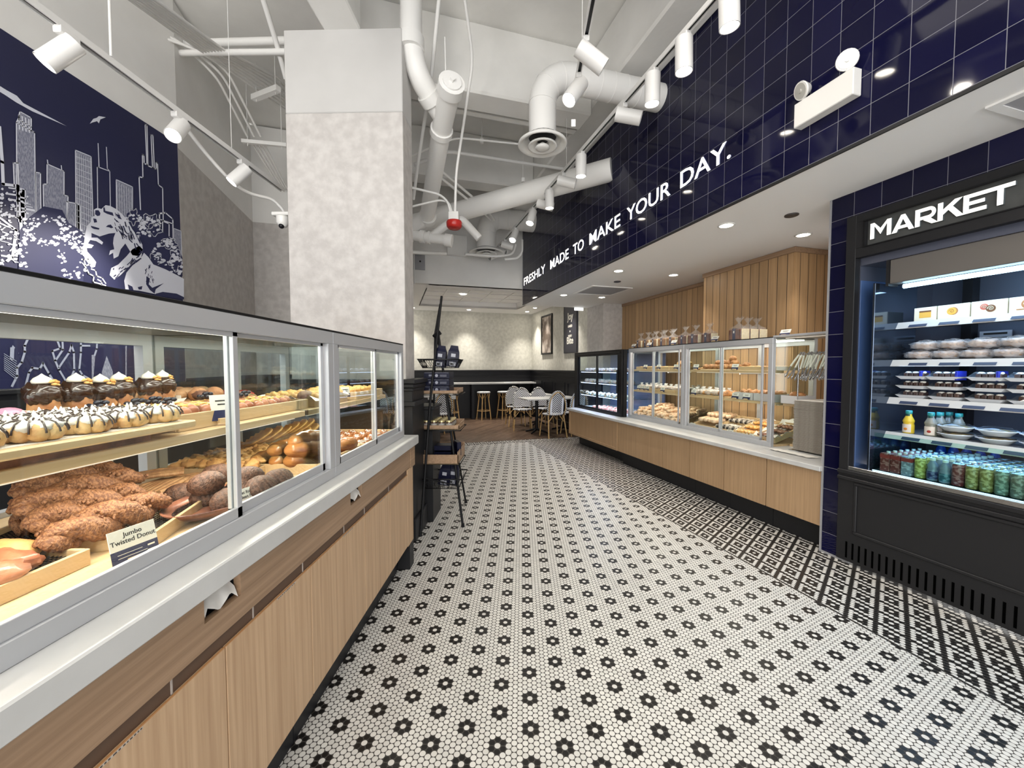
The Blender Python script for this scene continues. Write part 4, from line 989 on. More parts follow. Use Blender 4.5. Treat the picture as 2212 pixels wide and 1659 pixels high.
for k, (key, c, kind) in enumerate(COLS):
    u = -.375-k*.0585
    if key not in protos: protos[key] = Proto(drink(key, c, kind))
    for r_ in range(8):
        lb = '%s in the %s of the fridge tub' % (NM[key], 'front row' if r_ == 0 else 'rows behind the front'); 
        if kind == 'box' and r_ > 5: continue
        protos[key].at(FR, (.05+r_*.062, u, .706), rnd.uniform(-.15, .15), lb, lb)
t_ = None
def bcap():
    t2 = thing('water_bottle', '', 'bottle', WF, (0, 0, 0)); part('bottle_body', MB().lathe([(0, 0), (.03, 0), (.031, .01), (.031, .09), (.026, .125), (.015, .15), (.015, .16)], n=18), mat('bottle_blue', (.01, .06, .45), .15, coat=.5), t2, local=True)
    part('cap', MB().cyl((0, 0, .158), (0, 0, .180), .021, n=18), mat('cap_blue', (.02, .10, .55), .3), t2, local=True); return t2
P_wb = Proto(bcap)
for k in range(5): P_wb.at(FR, (.545+k*.0, -.40-k*.065, .706), 0, 'blue water bottle with wide blue cap standing at the back of the tub', 'blue water bottles in the tub')

# ================================================================ RIGHT COUNTER
CZ = .648
t = None
solo('stone_worktop', MB().box(-.035, .82, .002, 4.62, CZ-.037, CZ, .003), M_quartz, 'white stone worktop under the pastry cases along the oak wall', 'worktop', RF, (.4, 2.3, CZ-.037))
seams = [(4.545, 2.885, 'end cabinet with a framed oak panel under the black chilled case'), (2.88, 1.884, 'wide oak cabinet under the far silver pastry case'), (1.88, 1.422, 'oak cabinet left of the middle of the pastry counter'), (1.418, .948, 'oak cabinet right of the middle of the pastry counter'), (.944, .480, 'oak cabinet second from the navy pillar'), (.476, .003, 'oak cabinet touching the navy pillar')]
for i, (ua, ub, lb) in enumerate(seams):
    t = thing('base_cabinet', lb, 'cabinet', RF, (.3, (ua+ub)/2, 0), 'oak cabinets of the pastry counter')
    part('carcass', MB().box(.022, .80, ub+.002, ua-.002, .19, CZ-.038), M_oakr, t)
    d = part('door', MB().box(0, .02, ub+.003, ua-.003, .188, .606, .001), M_oakr, t)
    if i == 0:
        part('door_frame', MB().box(-.012, .001, ub+.003, ua-.003, .188, .225, .001).box(-.012, .001, ub+.003, ua-.003, .570, .606, .001).box(-.012, .001, ub+.003, ub+.05, .225, .57, .001).box(-.012, .001, ua-.05, ua-.003, .225, .57, .001), M_oakr, d)
    part('plinth', MB().box(.09, .79, ub, ua, .0, .189) if i else MB().box(.16, .76, ub, ua-.1, .0, .189), M_charc, t)

# silver framed cases on the right counter
def alu_case(frame, name, label, x0, x1, y0, y1, z0, z1, doors, front, shelves=(), lights=True, far_end=True, group=None, sgn=1, mullw=.035, deck=.02, backposts=True, cat='display case', fr_=.04, top=True, glass_back=True):
    """box case; `front` gives the x of the glazed front, doors = list of (ya,yb) leaves; sgn = +1 when the inside lies towards +x"""
    t = thing(name, label, cat, frame, ((x0+x1)/2, (y0+y1)/2, z0), group)
    f0, f1 = front, front+sgn*fr_
    mb = MB(); mb.box(f0, f1, y0, y1, z0, z0+.045, .002).box(f0, f1, y0, y1, z1-.052, z1, .002).box(f0, f1, y0, y0+.045, z0+.045, z1-.052, .002).box(f0, f1, y1-.045, y1, z0+.045, z1-.052, .002)
    part('front_frame', mb, M_alum, t)
    back = x1 if sgn > 0 else x0; b0, b1 = back-sgn*.04, back
    mb = MB(); mb.box(b0, b1, y0, y0+.05, z0+.03, z1-.06).box(b0, b1, y1-.05, y1, z0+.03, z1-.06).box(b0, b1, y0, y1, z1-.06, z1).box(b0, b1, y0, y1, z0, z0+.03)
    ym = (y0+y1)/2; mb.box(b0, b1, ym-.028, ym+.028, z0+.03, z1-.06)
    part('rear_frame', mb, M_alum, t)
    part('top', MB().box(x0, x1, y0, y1, z1, z1+.008, .001), M_glass if not top else M_blackm, t)
    part('ceiling_liner', MB().box(x0+.04, x1-.04, y0+.01, y1-.01, z1-.012, z1-.001), mat('liner_grey', (.20, .205, .18), .3, metal=.3), t)
    for yy in ((y0, y0+.006), (y1-.006, y1)):
        part('end_glass', MB().box(x0+.04, x1-.04, yy[0], yy[1], z0+.03, z1-.01), M_glass, t)
    for i, (ya, yb) in enumerate(doors):
        off = sgn*(.006 if i % 2 == 0 else .020)
        d = part('sliding_door', MB().box(f0+off, f0+off+sgn*.012, ya, ya+.020, z0+.045, z1-.052, .001).box(f0+off, f0+off+sgn*.012, yb-.020, yb, z0+.045, z1-.052, .001).box(f0+off, f0+off+sgn*.012, ya, yb, z0+.045, z0+.075, .001).box(f0+off, f0+off+sgn*.012, ya, yb, z1-.065, z1-.052, .001), M_alum, t)
        part('glass_pane', MB().box(f0+off+sgn*.004, f0+off+sgn*.008, ya+.02, yb-.02, z0+.075, z1-.065), M_glass, d)
    part('deck', MB().box(x0+.04, x1-.04, y0+.006, y1-.006, z0, z0+deck), M_tray, t)
    for (z, xa, xb, m_) in shelves:
        s = part('shelf', MB().box(xa, xb, y0+.012, y1-.012, z-.024, z, .002), m_, t)
        part('shelf_bracket', MB().box(b0-sgn*.002, b0-sgn*.28, ym-.006, ym+.006, z-.045, z-.024), M_alum, s)
    if lights:
        for (z, xa, xb, m_) in shelves: part('shelf_led', MB().box(front+sgn*.15, front+sgn*.16, y0+.05, y1-.05, z-.032, z-.026), mat('led_soft', (1, .93, .8), emit=.18, ecol=(1, .92, .80)), t); area('shelf_fill', frame, (front+sgn*.22, (y0+y1)/2, z-.036), .02, lights*.85, (1, .91, .78), size_y=(y1-y0)*.9)  # under-shelf light added to brighten the decks, beside a nearly unlit strip
        for k, dx in enumerate((.07, .30, .42)):
            xx = front+sgn*dx
            part('led_strip', MB().box(xx-.006, xx+.006, y0+.03, y1-.03, z1-.022, z1-.012), M_led, t)
        for dx in (.09, .33): area('case_light', frame, (front+sgn*dx, (y0+y1)/2, z1-.024), .02, lights*.5, (1, .93, .82), size_y=(y1-y0)*.94)
    return t
SH2 = [(1.365, .34, .62, M_tray), (1.062, .34, .70, M_tray)]
alu_case(RF, 'pastry_display_case', 'silver framed pastry case nearest the tongs, with two sliding doors', .28, .84, .685, 1.875, CZ, 1.672, [(.79, 1.32), (1.29, 1.82)], .28, SH2, lights=2.2)
alu_case(RF, 'pastry_display_case', 'silver framed pastry case beside the black chilled case', .28, .84, 1.877, 3.065, CZ, 1.672, [(1.96, 2.50), (2.47, 2.99)], .28, SH2, lights=2.1)
# narrow glass end of the run behind the tongs
t = thing('glass_end_bay', 'open glass end bay with silver posts behind the hanging tongs', 'display case', RF, (.6, .35, CZ))
part('top', MB().box(.28, .84, .006, .685, 1.672, 1.69, .001), M_alum, t); mb = MB(); mb.box(.80, .84, .10, .13, CZ, 1.67).box(.80, .84, .006, .05, CZ, 1.67).box(.62, .65, .02, .05, CZ, 1.67); part('post', mb, M_alum, t)
part('glass_pane', MB().box(.32, .80, .672, .678, CZ+.02, 1.66), M_glass, t)
for (z, xa, xb, m_) in ((1.365, .40, .8, M_tray), (1.062, .40, .8, M_tray)): part('shelf', MB().box(xa, xb, .40, .67, z-.024, z, .002), m_, t)
part('deck', MB().box(.50, .8, .38, .67, CZ, CZ+.02), M_tray, t)
part('led_strip', MB().box(.40, .408, .1, .66, 1.662, 1.668), mat('led_soft'), t)
# black chilled case
t = thing('chilled_case', 'black framed chilled cake case glowing blue at the counter end', 'display case', RF, (.5, 3.9, CZ))
F0, U0, U1, Z0, Z1 = .17, 3.08, 4.70, CZ, 1.662
mb = MB(); mb.box(F0, F0+.06, U0, U1, Z0, Z0+.03, .003).box(F0, F0+.06, U0, U1, Z1-.075, Z1, .003).box(F0, F0+.06, U0, U0+.10, Z0+.03, Z1-.075, .003).box(F0, F0+.06, U1-.13, U1, Z0+.03, Z1-.075, .003)
mb.box(F0-.012, F0+.002, U0+.03, U1-.05, Z1-.05, Z1-.03, .003); part('front_frame', mb, M_blackm, t)
part('roof', MB().box(F0, .98, U0, U1, Z1-.01, Z1+.004, .002), M_blackm, t); part('rear_wall', MB().box(.93, .95, U0, U1, Z0, Z1-.01), mat('chill_liner', (.13, .15, .26), .5), t)
part('end_post', MB().box(.20, .26, U0-.015, U0+.03, Z0, Z1, .002), M_blackm, t); part('end_glass', MB().box(.26, .93, U0, U0+.006, Z0+.02, Z1-.02).box(.26, .93, U1-.006, U1, Z0+.02, Z1-.02), M_glass, t)
for ya, yb, o_ in ((U0+.10, 3.88, .01), (3.84, U1-.13, .025)):
    d = part('sliding_door', MB().box(F0+o_, F0+o_+.012, ya, ya+.03, Z0+.03, Z1-.075).box(F0+o_, F0+o_+.012, yb-.03, yb, Z0+.03, Z1-.075).box(F0+o_, F0+o_+.012, ya, yb, Z0+.03, Z0+.06), M_blackm, t); part('glass_pane', MB().box(F0+o_+.004, F0+o_+.008, ya+.03, yb-.03, Z0+.06, Z1-.075), M_glass, d)
part('door_handle', MB().box(F0-.02, F0+.005, U0+.085, U0+.115, 1.0, 1.36, .006), M_blackm, t)
for z in (1.33, 1.135, .91): s = part('shelf', MB().box(.28, .80, U0+.02, U1-.03, z-.015, z), M_glassb, t); part('shelf_led', MB().box(.285, .30, U0+.03, U1-.05, z-.026, z-.016), mat('blue_led', (.6, .7, 1), emit=2.2, ecol=(.55, .66, 1)), s)
part('deck', MB().box(F0+.06, .93, U0+.01, U1-.01, Z0, Z0+.02), mat('deck_white', (.6, .62, .66), .4), t)
part('led_strip', MB().box(.26, .28, U0+.05, U1-.05, Z1-.03, Z1-.02).box(.24, .25, U0+.105, U0+.115, Z0+.05, Z1-.1), mat('blue_led'), t)
area('chill_light', RF, (.30, 3.9, Z1-.04), .02, 4, (.60, .72, 1), size_y=1.4); area('chill_light', RF, (.31, 3.9, 1.112), .02, 4, (.60, .70, 1), size_y=1.4); area('chill_light', RF, (.31, 3.9, .890), .02, 4, (.60, .70, 1), size_y=1.4)

# tongs on a rack, tray stack, tissue
t = thing('tong_stand', 'steel stand with a curved bar carrying the serving tongs', 'stand', RF, (.37, .50, CZ))
mb = MB(); mb.tube(smooth([(.37, .505, CZ+.0), (.37, .505, 1.30), (.37, .50, 1.45), (.37, .46, 1.505), (.37, .35, 1.52), (.37, .03, 1.52)], 5), .006, 8); part('stand_bar', mb, M_steel, t); part('base_plate', MB().box(.33, .43, .45, .55, CZ, CZ+.006, .002), M_steel, t)
def tongs():
    t2 = thing('serving_tongs', '', 'tongs', WF, (0, 0, 0))
    mb = MB()
    for s_ in (-1, 1):
        mb.tube([(0, .004*s_, 0), (.004, .012*s_, -.06), (.006, .020*s_, -.15), (.008, .014*s_, -.235)], [.005, .006, .006, .008], 6)
        mb.blob((.008, .014*s_, -.245), (.014, .006, .018), .1, 3, 1, 10, 6)
    part('blades', mb, M_steel, t2, local=True)
    mb = MB()
    for s_ in (-1, 1): mb.tube([(.001, .008*s_, -.03), (.004, .015*s_, -.08), (.006, .021*s_, -.15)], [.0075, .0085, .0075], 6)
    part('grips', mb, mat('tong_grip', (.66, .70, .60), .35), t2, local=True); return t2
P_tg = Proto(tongs)
for k in range(13):
    P_tg.at(RF, (.36-.015*(k % 2), .47-k*.034, 1.53), rnd.uniform(-.25, .25), 'steel serving tongs with pale grips hanging on the tong bar', 'serving tongs on the bar', tilt=Matrix.Rotation(rnd.uniform(.25, .50), 4, 'X'))
def tray1():
    V = []; 
    t2 = MB(); t2.box(-.155, .155, -.125, .125, 0, .003, .002).box(-.158, .158, -.128, .128, .003, .0085, .0015); return t2
M_traygrey = mat('tray_fibre', (.30, .27, .23), .6, col2=(.38, .35, .31), nscale=30)
mt = mesh_of(tray1(), 'serving_tray', M_traygrey)
for k in range(48):
    o = bpy.data.objects.new('serving_tray', mt); COL.objects.link(o); place(o, RF, (.495+rnd.uniform(-.002, .002), .385+rnd.uniform(-.003, .003), CZ+.012+k*.0092), rnd.uniform(-.01, .01))
    tag(o, 'grey fibre serving tray in the tall stack beside the navy pillar', 'tray', 'stacked grey serving trays')
mb = MB(); mb.box(.345, .65, .265, .505, CZ+.012+48*.0092, CZ+.012+48*.0092+.004, .001); solo('parchment_sheet', mb, M_paper, 'parchment sheet lying on top of the serving tray stack', 'paper', RF, (.45, .38, CZ+.012+48*.0092))
mb = MB(); n = 12
mb.add([(.16+.10*(j/3), .60-.38*i/n+.01*math.sin(j*2), CZ+.002+.008*abs(math.sin(i*1.7+j))) for i in range(n+1) for j in range(4)], [(i*4+j, i*4+j+1, i*4+j+5, i*4+j+4) for i in range(n) for j in range(3)], 0, True)
solo('paper_bag', mb, M_paper, 'crumpled white paper strip lying on the worktop before the trays', 'paper', RF, (.2, .4, CZ))
solo('copper_mould', MB().lathe([(.03, 0), (.045, .05), (.04, .10), (.05, .115), (.035, .125), (0, .125)], (0, 0, 0), 16).tube([(.03, 0, .05), (.06, 0, .08), (.03, 0, .11)], .006, 6), mat('copper', (.40, .12, .07), .3, metal=.6), 'reddish copper canister on the case top at the navy pillar edge', 'canister', RF, (.72, .06, 1.69+.0), local=True)

# ================================================================ LEFT COUNTER
XF = -.772
solo('stone_worktop', MB().box(-1.75, -.745, -.9, 2.865, .852, .912, .004), M_quartz, 'white stone worktop of the left pastry counter', 'worktop', WF, (-1.2, 1, .852))
# apron with tissue openings
cuts = [(.933, 1.060), (1.768, 1.899), (.02, .15)]
t = thing('counter_apron', 'oak apron board with dark tissue slots under the left worktop', 'counter', WF, (-.9, 1.2, .705))
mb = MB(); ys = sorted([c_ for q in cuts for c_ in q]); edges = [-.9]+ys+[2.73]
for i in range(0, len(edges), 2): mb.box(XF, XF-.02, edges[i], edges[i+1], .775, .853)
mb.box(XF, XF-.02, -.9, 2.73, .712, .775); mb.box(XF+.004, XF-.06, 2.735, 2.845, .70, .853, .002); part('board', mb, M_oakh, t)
mb = MB()
for a, b in cuts: mb.box(XF-.12, XF-.02, a, b, .770, .775).box(XF-.12, XF-.021, a-.004, a, .77, .853).box(XF-.12, XF-.021, b, b+.004, .77, .853).box(XF-.125, XF-.12, a, b, .77, .853)
part('slot_box', mb, M_charc, t)
for k, (a, b) in enumerate(cuts[:2]):
    mb = MB(); n = 8; V = []
    for i in range(n+1):
        y = a+.008+(b-a-.016)*i/n
        for j, (x, z) in enumerate(((XF-.08, .845), (XF-.035, .83), (XF-.012, .805), (XF-.006, .785+.012*math.sin(i*1.3)+(.004 if i % 2 else 0)))): V.append((x+.004*math.sin(i*2.1+j), y, z))
    mb.add(V, [(i*4+j, i*4+j+1, i*4+j+5, i*4+j+4) for i in range(n) for j in range(3)], 0, True)
    solo('tissue_sheet', mb, M_paper, ('crumpled wax tissue poking out of the near apron slot', 'crumpled wax tissue poking out of the far apron slot')[k], 'tissue', WF, (XF-.03, a, .78))
# shadow rail behind the finger groove with pale hook marks
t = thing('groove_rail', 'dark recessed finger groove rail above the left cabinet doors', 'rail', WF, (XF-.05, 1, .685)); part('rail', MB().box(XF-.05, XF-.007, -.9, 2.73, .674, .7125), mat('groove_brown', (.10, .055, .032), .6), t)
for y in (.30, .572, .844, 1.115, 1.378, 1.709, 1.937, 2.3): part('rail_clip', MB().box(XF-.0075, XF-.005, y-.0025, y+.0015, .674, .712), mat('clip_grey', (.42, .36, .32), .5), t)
ds = [(-.9, -.2), (-.196, .30), (.304, .996), (1.0, 1.418), (1.422, 1.924), (1.928, 2.30), (2.304, 2.664)]
ln = ('left cabinet door unit behind the frame edge', 'left counter oak cabinet at the bottom left corner', 'left counter oak cabinet with the longest visible door', 'left counter oak cabinet below the first tissue slot', 'left counter oak cabinet between the two tissue slots', 'left counter oak cabinet past the far tissue slot', 'left counter oak cabinet last before the end post')
for (a, b), lb in zip(ds, ln):
    t = thing('base_cabinet', lb, 'cabinet', WF, (-1.1, (a+b)/2, 0), 'oak cabinets of the left counter')
    part('carcass', MB().box(-1.70, XF-.022, a+.002, b-.002, .19, .70), M_oak, t); d = part('door', MB().box(XF-.02, XF, a, b, .186, .672, .0015), M_oak, t)
    part('door_edge', MB().box(XF-.003, XF-.0, a, b, .671, .674), mat('edge_orange', (.42, .20, .07), .5), d)
    part('plinth', MB().box(-1.65, XF-.08, a, b, 0, .187), M_charc, t)
    y = a+.52*(b-a); mb = MB(); mb.box(XF-.0005, XF+.0006, y, y+.105, .6655, .6705, 0, 0); q = y+.004
    while q < y+.10: w_ = rnd.uniform(.003, .007); mb.box(XF+.0006, XF+.0009, q, q+w_, .6665, .6695, 0, 1); q += w_+rnd.uniform(.002, .005)
    part('door_sticker', mb, [mat('sticker_grey', (.50, .44, .38), .5), mat('sticker_mark', (.06, .04, .03), .5)], d)
t = thing('counter_end_post', 'oak end post standing on a black foot at the left counter end', 'post', WF, (-.82, 2.75, 0))
part('post', MB().box(XF-.03, XF, 2.668, 2.80, .176, .705, .002).box(-1.7, XF-.03, 2.76, 2.80, .176, .86), M_oak, t); part('foot', MB().box(-.86, XF, 2.70, 2.80, 0, .178, .002).box(-1.7, -.86, 2.77, 2.79, 0, .178), M_charc, t)

# left display cases
SHL = [(1.21, -1.60, -.955, M_tray)]
DZ = .925
alu_case(WF, 'pastry_display_case', 'long silver framed pastry case in the left foreground', -1.68, -.83, .30, 1.752, .912, 1.555, [(.585, 1.165), (1.14, 1.70)], -.83, SHL, lights=4.2, sgn=-1, deck=.013)
alu_case(WF, 'pastry_display_case', 'shorter silver framed pastry case at the end of the left counter', -1.68, -.83, 1.754, 2.80, .912, 1.555, [(1.80, 2.29), (2.27, 2.755)], -.83, SHL, lights=3.4, sgn=-1, deck=.013)

# ================================================================ MURAL
XM = -3.125
def mp_(x, y, s=2.514, ox=0, oy=0): q = PX(ox+x/s, oy+y/s, XM+.006); return (q.y, q.z)
mu = thing('wall_mural', 'large navy and white skyline mural with a resting lion statue', 'mural', WF, (XM, 1.5, 1.27))
part('mural_panel', MB().box(-3.13, XM, -2.6, 3.655, 1.272, 3.435), M_navy, mu)
M_mw = mat('mural_white', (.62, .64, .72), .6); M_mg = mat('mural_grey', (.16, .17, .24), .6, col2=(.28, .29, .36), nscale=14, stretch=(1, 14, 3), lo=.45, hi=.55); M_mb = mat('mural_blue', (.016, .019, .07), .6)
ART = MB()
def ear(poly, m=0, dx=0.):
    ART.add([(XM+.002+dx, p[0], p[1]) for p in poly], [tuple(range(len(poly)))], m)
def P(pts, m=0, dx=0., **k): ear([mp_(*q, **k) for q in pts], m, dx)
def S(pts, wd=.010, m=0, dx=.001, **k):
    for q in stroke2d([mp_(*p, **k) for p in pts], wd): ear(q, m, dx)
P([(0, 465), (40, 490), (95, 520), (130, 560), (365, 685), (180, 605), (90, 555), (30, 515), (0, 497)])
P([(490, 672), (510, 645), (528, 640), (540, 630), (578, 637), (548, 648), (540, 670), (530, 658), (505, 665)])
for q in ([(92, 665), (105, 640), (110, 605), (172, 640), (172, 710), (190, 720), (197, 1230), (95, 1180)], [(75, 885), (100, 885), (105, 1040), (80, 1010)], [(258, 890), (350, 930), (350, 1060), (372, 1065), (365, 1230), (240, 1180), (237, 1000), (258, 1000)],
          [(412, 815), (497, 850), (510, 1280), (415, 1260)], [(633, 975), (722, 1015), (722, 1190), (635, 1170)], [(365, 1095), (440, 1110), (440, 1300), (365, 1280)], [(196, 935), (222, 940), (225, 1180), (200, 1170)], [(100, 1020), (140, 1030), (140, 1200), (100, 1180)], [(945, 1240), (985, 1255), (990, 1440), (945, 1400)]):
    P(q, 1)
    S(q+[q[0]], .006)
for x in range(4): S([(105+x*18, 625+x*8), (108+x*18, 700+x*6)], .007)
S([(105, 650), (172, 690)], .006); S([(100, 670), (185, 715)], .006)
for k in range(12): S([(415, 850+k*32), (500, 880+k*33)], .003)
for k in range(7): S([(420+k*12, 830+k*5), (424+k*12, 1250)], .0025)
for k in range(7): S([(636+k*13, 990+k*6), (640+k*13, 1170)], .003)
S([(535, 780), (540, 910), (530, 905), (533, 1130)], .006); S([(580, 800), (585, 915), (598, 930), (602, 1150)], .006); S([(530, 905), (598, 930)], .006); S([(260, 870), (262, 890)], .006); S([(335, 900), (338, 925)], .006)
S([(770, 1250), (757, 960), (778, 965), (775, 840), (783, 842), (785, 888), (800, 893), (790, 675), (800, 680), (805, 900), (830, 910), (822, 735), (832, 735), (840, 915), (850, 918), (850, 880), (857, 885), (862, 1005), (885, 1020), (888, 1200)], .010)
S([(868, 1160), (900, 1155), (940, 1190), (942, 1300), (868, 1270), (868, 1160)], .012); S([(885, 1200), (920, 1215), (920, 1280)], .010); S([(885, 1200), (885, 1275)], .01); S([(868, 1190), (940, 1215)], .008)
R2 = random.Random(3)
P([(110, 1250), (160, 1180), (240, 1120), (340, 1140), (375, 1210), (440, 1250), (465, 1290), (450, 1620), (100, 1520)], 2, .0014); P([(690, 1160), (740, 1130), (860, 1180), (870, 1250), (960, 1320), (992, 1400), (992, 1500), (760, 1420), (700, 1300)], 2, .0014)
def dab(x, y, r, m=0, dx=.002, n=7, sq=.7):
    a0 = R2.uniform(0, 6)
    P([(x+r*R2.uniform(.55, 1.2)*math.cos(a0+2*PI*k/n), y+r*sq*R2.uniform(.55, 1.2)*math.sin(a0+2*PI*k/n)) for k in range(n)], m, dx+R2.uniform(0, .0006))
for (cx, cy, rx, ry, n) in ((260, 1250, 130, 90, 120), (400, 1390, 90, 130, 60), (725, 1230, 55, 75, 40), (815, 1230, 55, 55, 50), (900, 1370, 70, 70, 70), (960, 1440, 40, 50, 30), (440, 1310, 60, 60, 40)):
    for k in range(n):
        a = R2.uniform(0, 2*PI); rr = math.sqrt(R2.uniform(.25, 1)); x, y = cx+rx*rr*math.cos(a), cy+ry*rr*math.sin(a)
        if 0 < x < 990: dab(x, y, R2.uniform(4, 13))
for k in range(150):
    x = R2.uniform(-60, 150); y = R2.uniform(1020, 1440) + x*.1
    dab(x, y, R2.uniform(4, 16), n=5)
for k in range(26): x0 = R2.uniform(0, 140); S([(x0, 1020+k*16), (x0+R2.uniform(20, 70), 1030+k*16)], R2.uniform(.004, .012))
S([(0, 690), (15, 880), (20, 1000), (100, 1010), (110, 1200)], .016); S([(0, 1180), (90, 1250), (70, 1400)], .014)
for x in (300, 320, 340, 360): S([(x, 1310), (x+8, 1500)], .012)
S([(285, 1305), (370, 1330)], .02); S([(295, 1490), (380, 1510)], .02); S([(115, 1180), (125, 1440)], .016); S([(145, 1200), (150, 1440)], .012); S([(180, 1400), (215, 1410), (215, 1470)], .014)
# dark tree masses, then the lion
K2 = dict(s=3.967, ox=160, oy=420)
Z = .0034
P([(85, 420), (95, 340), (110, 270), (145, 235), (150, 195), (175, 185), (170, 130), (200, 115), (235, 125), (270, 92), (310, 98), (370, 130), (420, 175), (465, 235), (500, 300), (545, 355), (585, 430), (660, 560), (780, 640), (942, 725), (942, 890), (700, 855), (430, 812), (300, 800), (200, 760), (150, 690), (85, 600), (70, 500)], 2, .0028, **K2)
P([(85, 420), (95, 340), (110, 270), (145, 235), (150, 195), (175, 185), (170, 130), (200, 115), (235, 125), (270, 92), (310, 98), (370, 130), (420, 175), (465, 235), (500, 300), (545, 355), (585, 430), (590, 480), (560, 530), (500, 520), (470, 470), (440, 420), (400, 470), (380, 530), (340, 550), (335, 500), (300, 520), (310, 480), (345, 470), (335, 420), (340, 370), (355, 330), (300, 335), (220, 360), (150, 330), (150, 370), (200, 370), (250, 410), (240, 430), (190, 400), (140, 390), (120, 420), (170, 435), (150, 460), (110, 460), (115, 490), (160, 540), (190, 580), (180, 620), (150, 630), (100, 560), (70, 500)], 0, Z, **K2)
P([(305, 690), (320, 630), (380, 600), (450, 530), (500, 470), (560, 440), (590, 470), (575, 540), (500, 590), (440, 650), (400, 690), (345, 730)], 0, Z, **K2)
P([(430, 740), (450, 670), (500, 610), (570, 550), (600, 500), (640, 540), (680, 600), (780, 640), (900, 700), (942, 725), (942, 890), (850, 870), (760, 842), (700, 855), (560, 825), (440, 812)], 0, Z, **K2)
for q in ([(272, 278), (290, 262), (315, 258), (336, 284), (318, 290), (300, 282)], [(143, 268), (180, 278), (218, 290), (212, 302), (170, 296), (150, 285)], [(182, 135), (210, 135), (226, 160), (222, 180), (200, 186), (180, 170)], [(163, 205), (190, 210), (198, 238), (172, 242)],
          [(250, 112), (262, 110), (268, 140), (330, 155), (340, 185), (280, 165), (252, 150)], [(355, 165), (385, 175), (410, 215), (380, 205)], [(620, 700), (650, 720), (640, 770), (670, 800), (770, 760), (700, 812), (690, 850), (650, 820), (618, 770)], [(545, 795), (585, 785), (580, 815), (555, 815)], [(460, 770), (500, 790), (510, 820), (470, 815)],
          [(330, 640), (345, 625), (342, 650)], [(700, 850), (760, 835), (880, 850), (942, 880), (942, 900), (700, 870)]): P(q, 2, Z+.0006, **K2)
for k in range(46):
    x = R2.uniform(345, 575); y = 150+(x-345)*1.0+R2.uniform(-20, 130); S([(x, y), (x+R2.uniform(6, 22), y+R2.uniform(14, 46))], R2.uniform(.004, .011), 2, Z+.0012, **K2)
for k in range(20):
    x = R2.uniform(340, 560); y = 700-(x-340)*.75+R2.uniform(-30, 30); S([(x, y), (x+R2.uniform(12, 36), y-R2.uniform(8, 26))], R2.uniform(.004, .008), 2, Z+.0014, **K2)
for k in range(16): x = R2.uniform(600, 680); y = R2.uniform(600, 740); S([(x, y), (x+R2.uniform(-10, 12), y+R2.uniform(10, 30))], .005, 2, Z+.0014, **K2)
for ln_ in ([(75, 590), (110, 640), (130, 680), (170, 700), (165, 750), (270, 780)], [(150, 640), (185, 650), (195, 700), (240, 715), (270, 760)], [(85, 560), (120, 555), (135, 600), (100, 610), (85, 560)], [(205, 730), (240, 750), (235, 775)], [(95, 430), (60, 470), (80, 520)]): S(ln_, .009, 0, Z+.0004, **K2)
for (cx, cy, rx, ry, n) in ((655, 225, 70, 55, 16), (510, 190, 40, 65, 12), (690, 300, 60, 50, 10), (810, 420, 70, 40, 14), (870, 560, 50, 90, 12), (700, 560, 60, 50, 10)):
    pts = [(cx+rx*(1+.22*math.sin(5*a)+R2.uniform(-.1, .1))*math.cos(a), cy+ry*(1+.22*math.sin(5*a)+R2.uniform(-.1, .1))*math.sin(a)) for a in [2*PI*i/30 for i in range(30)]]
    S(pts+[pts[0]], .006, 0, .0026, **K2)
part('mural_print', ART, [M_mw, M_mg, M_mb], mu)
# street-plan lines low on the mural, seen through the case
ART = MB(); K = dict(s=6.9125, ox=0, oy=660)
for ln_ in ([(415, 515), (375, 600), (380, 690), (330, 850), (260, 930), (265, 1050), (190, 1200)], [(390, 1200), (440, 1000), (490, 930), (600, 945), (650, 860), (740, 1020), (840, 1180)], [(870, 540), (905, 640), (790, 680), (830, 820), (890, 960), (980, 1110)],
           [(940, 540), (945, 660), (850, 800)], [(890, 920), (1040, 700), (1075, 590), (1110, 700), (1115, 960), (1080, 1050)], [(1215, 560), (1215, 700), (1190, 960), (1240, 1040), (1320, 1080)], [(1455, 570), (1450, 650), (1420, 740)], [(1215, 600), (1340, 600)]):
    S(ln_, .012, **K)
P([(1375, 740), (1430, 730), (1400, 1130), (1380, 1130)], 1, .0, **K); P([(1600, 750), (1690, 980), (1700, 1100), (1520, 1100), (1530, 980)], 1, .0, **K)
P([(1880, 600), (1900, 600), (1900, 1200), (1880, 1200)], 1, 0, **K)
for k in range(9): S([(70, 720+k*30), (250, 830+k*34)], .003, **K)
S([(190, 650), (185, 790)], .02, **K); P([(175, 640), (200, 590), (235, 630), (215, 660)], 0, **K)
part('street_plan_print', ART, [mat('mural_pale', (.30, .32, .42), .6), M_mg], mu)

# ================================================================ PASTRY MATERIALS AND KINDS
def pm(name, a, b, **k):
    k.setdefault('rough', .55); k.setdefault('nscale', 30); k.setdefault('bump', .5); k.setdefault('bscale', 110)
    return mat(name, a, col2=b, **k)
M_cinn = pm('cinnamon_crust', (.15, .058, .026), (.33, .155, .070), nscale=150, bump=1., bscale=220, lo=.40, hi=.60)
M_cocoa = pm('cocoa_crust', (.060, .026, .015), (.155, .075, .045), nscale=110, bump=1., bscale=220, lo=.40, hi=.60)
M_gold = pm('golden_crust', (.50, .24, .075), (.72, .44, .17), nscale=18)
M_twist = pm('fried_gold', (.38, .19, .085), (.56, .33, .16), nscale=26)
M_roll = pm('roll_glaze', (.17, .050, .014), (.46, .20, .06), nscale=12, stretch=(1, 1, 3), rough=.25, bump=.15)
M_baked = pm('baked_brown', (.30, .12, .04), (.56, .29, .11), nscale=24)
